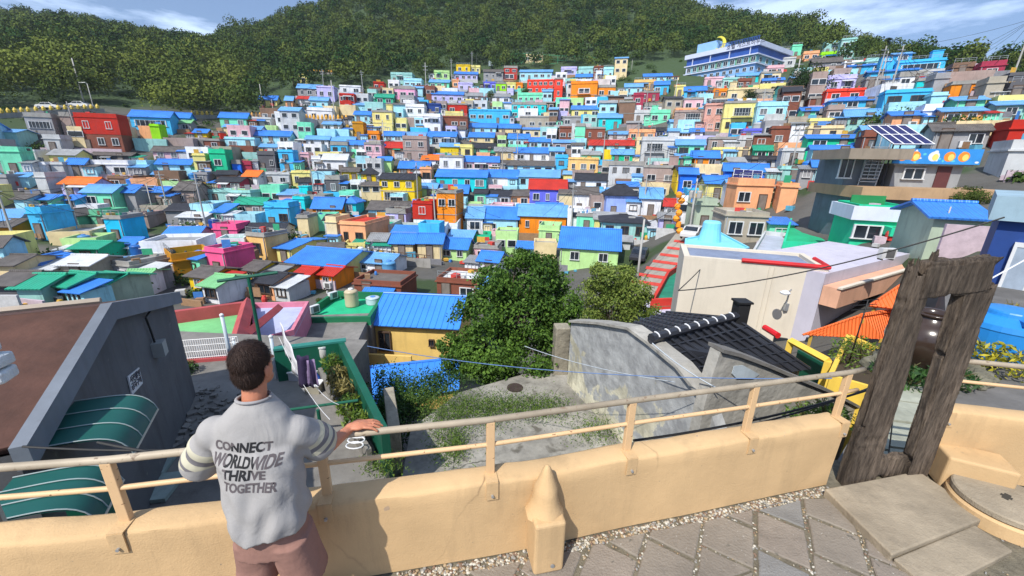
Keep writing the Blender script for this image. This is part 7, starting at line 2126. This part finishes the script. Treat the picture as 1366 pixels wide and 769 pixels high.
# ================================================================== trees
bark=pm('bark',(.09,.07,.05),.95,.4,4,bump=.03)
def tree(name,label,base,H_,lobes,nleaf,leaf,mat,trunk_r=.15,cat='tree',asp=.55,grp=None,lo=.0,hi=1.,fill=.35):
    t=thing(name,label,cat,base,group=grp);rg=np.random.default_rng(abs(hash(label))%99991 if False else len(label)*7+int(H_*10));P=[];N=[];T=[]
    vol=np.array([l[3]**2 for l in lobes]);pr=vol/vol.sum();ids=rg.choice(len(lobes),nleaf,p=pr)
    for k,l in enumerate(lobes):
        n_=int((ids==k).sum());d=rg.normal(size=(n_,3));d/=np.linalg.norm(d,axis=1)[:,None]
        # clumpy shell: twigs rather than a smooth ball
        tw=rg.normal(size=(max(8,int(26*l[3]**.5)),3));tw/=np.linalg.norm(tw,axis=1)[:,None];near_=tw[rg.integers(0,len(tw),n_)]
        d=d*.42+near_;d/=np.linalg.norm(d,axis=1)[:,None]
        r=l[3]*(1-np.abs(rg.normal(0,fill,n_)).clip(0,.9))*rg.uniform(.88,1.14,n_);q=d*r[:,None]*np.array([1,1,.85])+np.array(l[:3]);P.append(q);N.append(d);T.append(rg.uniform(lo,hi,n_)*.7+.3*rg.uniform(0,1)*(hi-lo)+lo*.3)
    P=np.concatenate(P);N=np.concatenate(N);T=np.concatenate(T)
    me=quads_mesh('crown',P,leaf*rg.uniform(.6,1.3,len(P)),mat,T,asp=asp,N=N*.9);link('crown',me,t)
    m=MB();top=Vector((0,0,H_*.45));m.tube([(0,0,-1),(0.02*H_,0,H_*.2),top],[trunk_r*1.2,trunk_r,trunk_r*.75],9);m.build('trunk',bark,t,smooth=True)
    m=MB()
    for l in lobes: p=Vector(l[:3]);m.tube([top-Vector((0,0,H_*.15)),top.lerp(p,.5)+Vector((0,0,.05*H_)),p],[trunk_r*.5,trunk_r*.3,trunk_r*.1],6)
    m.build('limbs',bark,t);return t
def big():
    base=atr(672,528,13.6);base.z=-6.5
    L=[]
    for u,v,rp,dr in ((700,372,42,0),(655,380,30,-.5),(735,395,38,.4),(700,425,50,-.4),(640,425,40,-.9),(745,440,34,.2),(655,468,48,-1.2),(712,470,44,-1.0),(620,478,32,-.9),(690,345,18,0),(670,505,26,-1.2),(600,460,18,-.6),(758,410,20,.2),(725,355,22,.3)):
        c=atr(u,v,14.2+dr);k=c.y*cp-(c.z-H)*sp;L.append((c.x-base.x,c.y-base.y,c.z-base.z,rp*k/F))
    tree('broadleaf_tree','big dense dark green broadleaf tree beside the blue-roofed shed',base,5.5,L,40000,.066,leafmat('leaf_tree',(.016,.055,.01),(.15,.27,.04),.25,.6,.2),.2,fill=.22)
    base=atr(812,470,22);base.z=-9
    L=[]
    for u,v,rp in ((815,372,26),(795,390,24),(845,388,26),(825,405,30),(862,408,20),(790,418,20),(845,420,22),(800,360,14),(835,365,14)):
        c=atr(u,v,22);k=c.y*cp-(c.z-H)*sp;L.append((c.x-base.x,c.y-base.y,c.z-base.z,rp*k/F))
    tree('broadleaf_tree','lighter yellow-green tree just right of the big dark tree',base,6.5,L,17000,.075,leafmat('leaf_tree_light',(.06,.12,.02),(.3,.36,.08),.3,.6,.2),.15,fill=.3)
    for (u,v,r,R_,lab,nm,lm_) in ((1075,106,112,4.6,'round dark tree standing alone among houses below the hotel','dark_tree',0),(82,322,80,2.6,'dark bush between the mint houses on the far left','bush',0),(395,148,150,3.4,'dark round shrubbery above the orange guard rail','bush',0),(700,122,160,1.6,'small green tree among the upper middle houses','bush',1),(655,126,150,1.4,'small green tree beside the lime green house','bush',1),(1000,128,118,1.8,'small dark tree right of the cream tower block','bush',0),(1290,268,40,1.3,'leafy bush on the tan balcony of the terraced building','bush',1),(1130,252,58,1.2,'yellow-green bush left of the grey terraced building','bush',1),(258,282,92,2.2,'dark ivy bush in the gap left of the lilac roof','bush',0),(430,408,36,.8,'straggly bush by the jade green roof','bush',1)):
        c=atr(u,v,r);g_=tz(c.x,c.y);b=Vector((c.x,c.y,min(g_,c.z-R_*1.3)));hz=c.z-b.z;rg=random.Random(int(u))
        L=[(rg.uniform(-.55,.55)*R_,rg.uniform(-.5,.5)*R_,hz+rg.uniform(-.45,.45)*R_,R_*rg.uniform(.4,.65)) for _ in range(9)]
        tree(nm,lab,b,hz+R_,L,7500,R_*.04,leafmat('leaf_dark_far',(.01,.028,.012),(.05,.085,.025),.15,.95,.05) if not lm_ else leafmat('leaf_mid_far',(.03,.06,.015),(.14,.17,.04),.2,.9,.05),R_*.07,fill=.25)
big()
def pines():
    base_l='dark pine tree on the right skyline'
    spec=[(1243,62,108,175,'dark pine on the skyline just right of the blue-banded house'),(1268,66,100,165,'broad dark pine standing left of the two right-hand skyline pines'),(1290,62,100,160,'tall broad pine on the right skyline above the maroon house'),(1328,66,105,150,'pine with a pointed top at the right end of the skyline'),(1352,84,112,145,'small low pine by the right picture edge'),(1176,48,85,205,'small pointed pine on the descending right ridge'),(1215,60,95,190,'pointed pine where the right ridge dips')]
    for u,vt,vb,r,lab in spec:
        b=atr(u,vb,r);tp=atr(u,vt,r);h=tp.z-b.z;b.z-=.5
        t=thing('pine_tree',lab,'tree',b,group='pines along the right skyline');rg=np.random.default_rng(int(u));P=[];N=[]
        for k in range(9):
            z=h*(.25+.75*k/9);R_=h*.42*(1-(k/9.5)**1.2)+.2
            for j in range(7):
                q=rg.uniform(0,6.28);n_=170;f=rg.random(n_)**.6;x=np.cos(q)*R_*f+rg.normal(0,.16*R_+.05,n_);y=np.sin(q)*R_*f+rg.normal(0,.16*R_+.05,n_);zz=z-f*.1*h*rg.uniform(0,.6)+rg.normal(0,.018*h,n_);P.append(np.stack([x,y,zz],1))
        P=np.concatenate(P);me=quads_mesh('crown',P,h*.0135*rg.uniform(.6,1.4,len(P)),leafmat('pine_needles',(.008,.022,.014),(.03,.055,.03),.08,.95,.05),rg.uniform(0,1,len(P)),asp=.5);link('crown',me,t)
        m=MB();m.tube([(0,0,-2),(0,0,h*.9)],[h*.025,h*.008],7);m.build('trunk',bark,t)
pines()
# weeds in the empty plot and along the wall
def weeds(name,label,regs,mat,leaf,asp):
    P=[]
    rg=np.random.default_rng(4)
    for (u,v,su,sv,n_,h,z) in regs:
        for _ in range(n_):
            c=atz(u+rg.normal(0,su),v+rg.normal(0,sv),z);P.append((c.x+rg.normal(0,.03),c.y+rg.normal(0,.03),z+h*rg.random()**1.3))
    P=np.array(P);me=quads_mesh(name,P,leaf*rg.uniform(.5,1.4,len(P)),mat,rg.uniform(0,1,len(P)),asp=asp);o=link(name,me);o['kind']='stuff';tag(o,label,'weeds')
lw=leafmat('leaf_weed',(.035,.09,.012),(.17,.26,.04),.3)
weeds('weeds','green weeds growing across the empty plot and against its walls',[(600,555,24,14,3600,.4,ZL),(600,600,14,14,1600,.4,ZL),(650,545,30,9,3600,.3,ZL),(710,548,26,9,3000,.3,ZL),(655,565,18,10,500,.2,ZL),(610,598,7,9,700,.35,ZL),(735,545,12,8,400,.2,ZL),(800,580,22,10,1500,.42,ZL),(830,560,12,12,600,.3,ZL),(565,535,20,6,700,.35,ZL),(510,628,14,6,600,.3,-3.4),(870,575,15,8,400,.25,ZL)],lw,.035,.28)
weeds('hedge','dark leafy bushes between the green planter and the empty plot',[(522,575,13,16,5200,1.3,-5.6),(548,552,14,10,3200,1.1,-5.6),(575,532,14,7,1800,.8,-5.5),(520,610,8,10,1500,1.0,-5.4)],lv3,.045,.5)
weeds('creeper','leafy green shrubs below the blue shed roof at the plot edge',[(530,530,9,12,1500,.7,-5),(585,515,14,6,900,.5,-5),(610,505,10,5,600,.4,-5),(508,520,5,10,500,.7,-5)],lv3,.045,.5)
for k,(u,v,h,lab) in enumerate(((1078,556,.35,'tuft of weeds behind the handrail near the wooden frame'),(1108,548,.3,'small weeds left of the wooden frame post'))):
    p=atr(u,v,5.6);plant('weed_clump',lab,'weeds',p-Vector((0,0,.15)),h,.25,300,.035,lw)
# ================================================================== poles, lamps, wires
pc2=pm('concrete_pole',(.4,.39,.37),.85,.15,2)
POLE=[(113,80,140,'thin leaning pole above the left road','s'),(126,113,148,'lamp post beside the parked cars on the left road','l'),(352,113,150,'utility pole above the orange guard rail','s'),(366,133,160,'short pole right of the mint house at the forest edge','s'),(448,108,170,'tall utility pole left of the brick-red house','u'),(569,84,132,'utility pole right of the rose pink house','u'),(636,66,86,'thin pole at the forest edge above the yellow houses','s'),(1053,80,148,'utility pole with transformers beside the lone dark tree','t'),(1172,70,118,'pole standing left of the blue banded house','s'),(1170,166,206,'leaning grey pole left of the solar panel array','u'),(1054,168,232,'utility pole in front of the brick brown house','u'),(848,292,400,'tall grey street lamp at the foot of the striped lane','l'),(918,238,318,'cable-laden utility pole at the head of the striped lane','t'),(474,256,280,'short post in the middle of the old tiled houses','s'),(206,245,290,'utility pole among the left mint houses','u'),(900,105,135,'utility pole in the upper right middle','s'),(690,122,150,'thin pole in front of the turquoise house','s'),(513,160,205,'pole by the red-roofed house','u'),(842,80,98,'metal mast near the green sports fence','s'),(1254,275,318,'thin aerial mast above the lilac-blue roof','s'),(1146,398,440,'small dark aerial on the orange canopy','a')]
PT={}
for k,(u,vt,vb,lab,kd) in enumerate(POLE):
    g_=ground(u,vb) if vb<330 and kd!='a' else None
    if u==1254: g_=atr(u,vb,26)
    if u==848: g_=ground(u,390)
    if kd=='a': g_=atr(u,vb,13)
    r=g_.xy.length;top=atr(u,vt,r);h=top.z-g_.z;rr=max(.035,min(.16,h*.018)) if kd!='a' else .02
    t=thing('street_lamp' if kd=='l' else 'aerial' if kd=='a' else 'utility_pole',lab,'street lamp' if kd=='l' else 'aerial' if kd=='a' else 'pole',g_,group='poles of the hillside village')
    m=MB();m.tube([(0,0,-1),(0,0,h)],[rr,rr*.7],8);m.build('shaft',pc2 if kd!='a' else black,t,smooth=True);PT[u]=Vector((g_.x,g_.y,g_.z+h))
    if kd in 'ut':
        for q in(.9,.8): m=MB();m.box((0,0,h*q),(1.8 if h>5 else .9,.1,.1));m.build('crossarm',steel,t)
    if kd=='t':
        for s_ in(-.45,.45): m=MB();m.lathe([(.25,0),(.28,.1),(.28,.75),(.2,.85)],(s_,-.1,h*.68),12);m.build('transformer',pc2,t)
    if kd=='l':
        m=MB();m.tube([(0,0,h),(-.3,-.1,h+.25),(-1.0,-.25,h+.2)],.05,6);m.build('arm',steel,t);m=MB();m.box((-1.2,-.3,h+.18),(.55,.22,.12));m.build('lamp_head',pc2,t)
    if kd=='a':
        for q in(.95,.8,.65): m=MB();m.tube([(-.35,0,h*q),(.35,.1,h*q+.02)],.012,5);m.build('crossarm',black,t)
def wire(a,b,sag,r,label,mat=None):
    a=Vector(a);b=Vector(b);pts=[a.lerp(b,f)-Vector((0,0,sag*4*f*(1-f))) for f in [k/20 for k in range(21)]];m=MB();m.tube(pts,r,5);tag(m.build('overhead_cable',mat or black),label,'cable','overhead cables')
wires=[(113,352,1.5,'cable from the left road pole to the pole above the orange rail'),(352,448,1.5,'cable between the two upper-left utility poles'),(448,569,2,'cable running past the brick-red house'),(569,690,2,'cable over the upper middle houses'),(1053,1172,1.5,'cable from the transformer pole to the pole by the blue banded house'),(1172,1170,1,'steep cable down to the leaning grey pole'),(918,1054,2,'cable from the lane head to the pole before the brick brown house'),(848,918,1,'cable above the striped lane'),(206,474,3,'long cable over the left middle houses'),(513,474,1.5,'cable above the yellow house cluster')]
for a,b,s_,lab in wires: wire(PT[a]-Vector((0,0,.3)),PT[b]-Vector((0,0,.3)),s_,.03,lab)
wire(atr(905,388,14),atr(1340,290,15),.3,.02,'black cable crossing the cream building and rising to the right')
wire(atr(905,388,14),atr(960,330,24),.1,.02,'cable from the corner of the cream building up to the lane')
wire(atr(490,462,9),atr(1110,505,7.5),.25,.009,'thin blue cable sagging across the empty plot',pm('blue_cable',(.08,.16,.35),.6))
wire(atr(700,462,9),atr(900,510,7),.1,.008,'thin pale cable across the peeling gable wall',pm('pale_cable',(.4,.45,.5),.6))
wire(aty(845,588,2.75),aty(1160,520,3.3),.06,.011,'thick black cable just behind the handrail on the right')
wire(aty(860,592,2.8),aty(1165,516,3.4),.09,.009,'second black cable running just under the first behind the handrail')
wire(aty(130,590,2.6),aty(300,612,2.6),.03,.011,'black cable behind the handrail left of the man')
wire(aty(30,596,2.5),aty(260,600,2.7),.02,.009,'thin black cable above the awning left of the man')
wire(aty(1322,372,3.2),aty(1380,340,3.4),.0,.006,'white cord stretching from the frame past the navy building',white)
wire(aty(870,458,7),aty(960,520,6.2),.06,.012,'pale hose lying down the black tiled roof',pm('pale_cable',(.4,.45,.5)))
# ================================================================== cars, road barriers
def car(label,P,rz,col):
    t=thing('parked_car',label,'car',P,rz,group='parked cars')
    m=MB();prof=[(-2.2,.35),(-2.2,.75),(-1.9,.9),(-1.35,.95),(-.75,1.4),(.9,1.42),(1.5,1.0),(2.15,.92),(2.25,.6),(2.2,.35)]
    vs=[(x,-.85,z) for x,z in prof]+[(x,.85,z) for x,z in prof];k=len(prof);m.add(vs,[tuple(range(k)),tuple(range(k,2*k))[::-1]]+[(i,i+k,(i+1)%k+k,(i+1)%k) for i in range(k)]);o=m.build('body',pm('car_paint_'+('white' if col[0]>.3 else 'dark'),col,.25,.03,1,spec=.6),t);bevel(o,.06,2)
    for s_ in(-1,1):
        m=MB();y=s_*.862;m.add([(x,y,z) for x,z in((-1.2,.97),(-.7,1.34),(.05,1.36),(.05,.97))]+[(x,y,z) for x,z in((.12,.97),(.12,1.36),(.85,1.36),(1.35,1.0))],[(0,1,2,3),(4,5,6,7)]);m.build('side_window',glass,t)
        for x in(-1.4,1.4): m=MB();m.tube([(x,s_*.78,.33),(x,s_*.9,.33)],.33,14);w=m.build('wheel',black,t);m=MB();m.tube([(x,s_*.9,.33),(x,s_*.91,.33)],.18,10);m.build('rim',steel,w)
    for x0,z0,x1,z1 in((-1.33,.98,-.8,1.38),(1.46,1.04,.95,1.4)): m=MB();m.add([(x0,-.75,z0+.02),(x0,.75,z0+.02),(x1,.68,z1+.02),(x1,-.68,z1+.02)],[(0,1,2,3)]);m.build('windscreen',glass,t)
    for s_ in(-.6,.6): m=MB();m.box((2.22,s_,.7),(.06,.3,.14));m.build('headlight',frame,t)
a=ground(55,151);b=ground(98,149)
car('white parked car at the left on the road above the red house',a+Vector((0,2,.9)),.1,(.6,.6,.6));car('smaller-looking white parked car just left of the thin leaning pole',b+Vector((0,2,.9)),.05,(.6,.6,.6))
car('dark car parked under the street lamp at the foot of the striped lane',ground(852,348)+Vector((0,0,.1)),1.15,(.03,.03,.035))
car('white car parked at the head of the striped lane beside the orange figures',ground(928,322)+Vector((0,1,.2)),.9,(.6,.6,.6))
def barrier(label,pix,rise,h,mat):
    P=[ground(u,v)+Vector((0,0,rise)) for u,v in pix];t=thing('guard_rail',label,'guard rail',P[0]);m=MB()
    for i in range(len(P)-1): wallseg(m,P[i]-P[0],P[i+1]-P[0],P[i].z-P[0].z-2.2,(P[i].z-P[0].z,P[i+1].z-P[0].z),.3)
    m.build('kerb_wall',conc,t);m=MB()
    rg=random.Random(1)
    for i in range(len(P)-1):
        L_=(P[i+1]-P[i]).length;n_=max(1,int(L_/1.0))
        for k in range(n_): p=P[i].lerp(P[i+1],k/n_)-P[0];m.lathe([(.12,0),(.3,.1),(.34,h*.5),(.2,h*.8),(.05,h)],(p.x,p.y,p.z+.002),7)
    m.build('figures',mat,t);return t
ypm=pm('rail_yellow',(.7,.5,.08),.6,.3,3);opm=pm('rail_orange',(.8,.4,.05),.6,.2,3)
barrier('yellow ornamental guard rail along the left road',[(-5,158),(40,155),(80,152),(140,150)],.8,1.0,ypm)
barrier('short yellow guard rail between the blue roofs and the mint house',[(258,158),(290,158)],.8,1.0,ypm)
barrier('orange ornamental guard rail along the viaduct in the upper left',[(338,163),(380,164),(420,166),(468,166)],1.2,1.3,opm)
barrier('distant orange guard rail on the wooded slope',[(412,97),(450,99)],.4,1.0,opm)
# boardwalk fence
def bwalk():
    P=[ground(u,v)+Vector((0,0,.6)) for u,v in((420,338),(470,345),(520,352),(575,358))];t=thing('boardwalk_fence','brown wooden boardwalk fence in front of the peach house','fence',P[0]);m=MB();
    for i in range(3): wallseg(m,P[i]-P[0],P[i+1]-P[0],-1.2,.0,.12)
    m.build('deck',conc,t);bw=pm('fence_brown',(.12,.07,.045),.8,.3,2)
    for z in(.5,1.0):
        m=MB();m.tube([p-P[0]+Vector((0,0,z)) for p in P],.05,5);m.build('rail',bw,t)
    m=MB()
    for i in range(3):
        for k in range(7): p=P[i].lerp(P[i+1],k/7)-P[0];m.box((p.x,p.y,p.z+.5),(.1,.1,1.05))
    m.build('posts',bw,t)
bwalk()
# green sports fence on the upper slope
P=[atr(u,v,200) for u,v in((660,80),(700,78),(800,84),(912,86))];t=thing('sports_fence','long pale green net fence along the upper edge of the village','fence',P[0]);m=MB()
for i in range(3):
    for k in range(9): p=P[i].lerp(P[i+1],k/9)-P[0];m.box((p.x,p.y,p.z),(.15,.15,4.5))
m.build('posts',pm('fence_green',(.05,.3,.15),.6),t)
for z in(-1.5,0,1.8):
    m=MB();m.tube([p-P[0]+Vector((0,0,z)) for p in P],.1,4);m.build('rail',pm('fence_green',(.05,.3,.15)),t)
# water tanks on roofs
TK=[(184,336,(.02,.12,.4),.75,72,'blue water tank on the grey house roof at the far left'),(115,322,(.08,.25,.5),.7,74,'pale blue water tank above the jade roof at the far left'),(46,378,(.8,.3,.03),.55,46,'orange water tank at the lower far left'),(258,237,(.05,.25,.6),.8,92,'tall blue water tank on the slate roof house'),(287,300,(.01,.05,.25),.8,70,'navy water tank behind the bright pink roof'),(266,306,(.01,.05,.3),.6,66,'small navy water tank beside the lilac flat roof'),(483,345,(.25,.34,.38),1.0,46,'grey ribbed water tank on the brick-walled roof terrace'),(520,362,(.1,.3,.55),.9,44,'square-shouldered blue water tank on the brick-walled roof terrace'),(427,288,(.02,.1,.45),.6,70,'dark blue tank on the cream house roof'),(512,196,(.02,.15,.6),.9,112,'blue water tank on top of the pale pink tower house'),(178,246,(.03,.18,.6),.9,98,'bright blue tank standing on a blue roof at the left'),(578,263,(.02,.08,.35),.7,80,'navy tank beside the orange three-storey house'),(1075,224,(.03,.2,.65),.7,68,'domed blue tank near the vivid blue roofs'),(826,232,(.1,.3,.7),.8,92,'blue tank on the light grey flat-roofed house'),(1010,175,(.4,.42,.43),1.3,95,'wide silver tank beneath the yellow tower block'),(655,84,(.3,.36,.38),1.3,190,'pale storage tank at the edge of the forest')]
for u,v,c,r,rr_,lab in TK:
    g_=ground(u,v+6);rr_=g_.xy.length-2 if g_ else rr_
    p=atr(u,v+5,rr_);tank('water_tank',lab,p,r*.85,r*1.7,c,grp='roof-top water tanks',ribs=2)
    m=MB();m.tube([(0,0,-3.5),(0,0,0)],.25,6)
    st_=[o_ for o_ in S.objects if o_.get('label')==lab][0];m.build('stand',conc,st_)
# blue tarpaulin-draped figure wall and orange mural figures at the lane
P=ground(902,312);t=thing('orange_figures','stack of orange cartoon-free cut-out shapes along the lane wall','sculpture',P);t['label']='tall stack of bright orange rounded shapes along the lane wall'
m=MB();rg=random.Random(2)
for k in range(7): m.lathe([(.1,0),(.3,.1),(rg.uniform(.3,.48),.4),(.3,.7),(.1,.8)],(rg.uniform(-.35,.35),rg.uniform(-.3,.3)+.4*k*.3,k*.72),9)
m.build('shapes',pm('figure_orange',(.85,.32,.02),.6,.2,1),t)

haze(.0002,(.75,.82,.92))
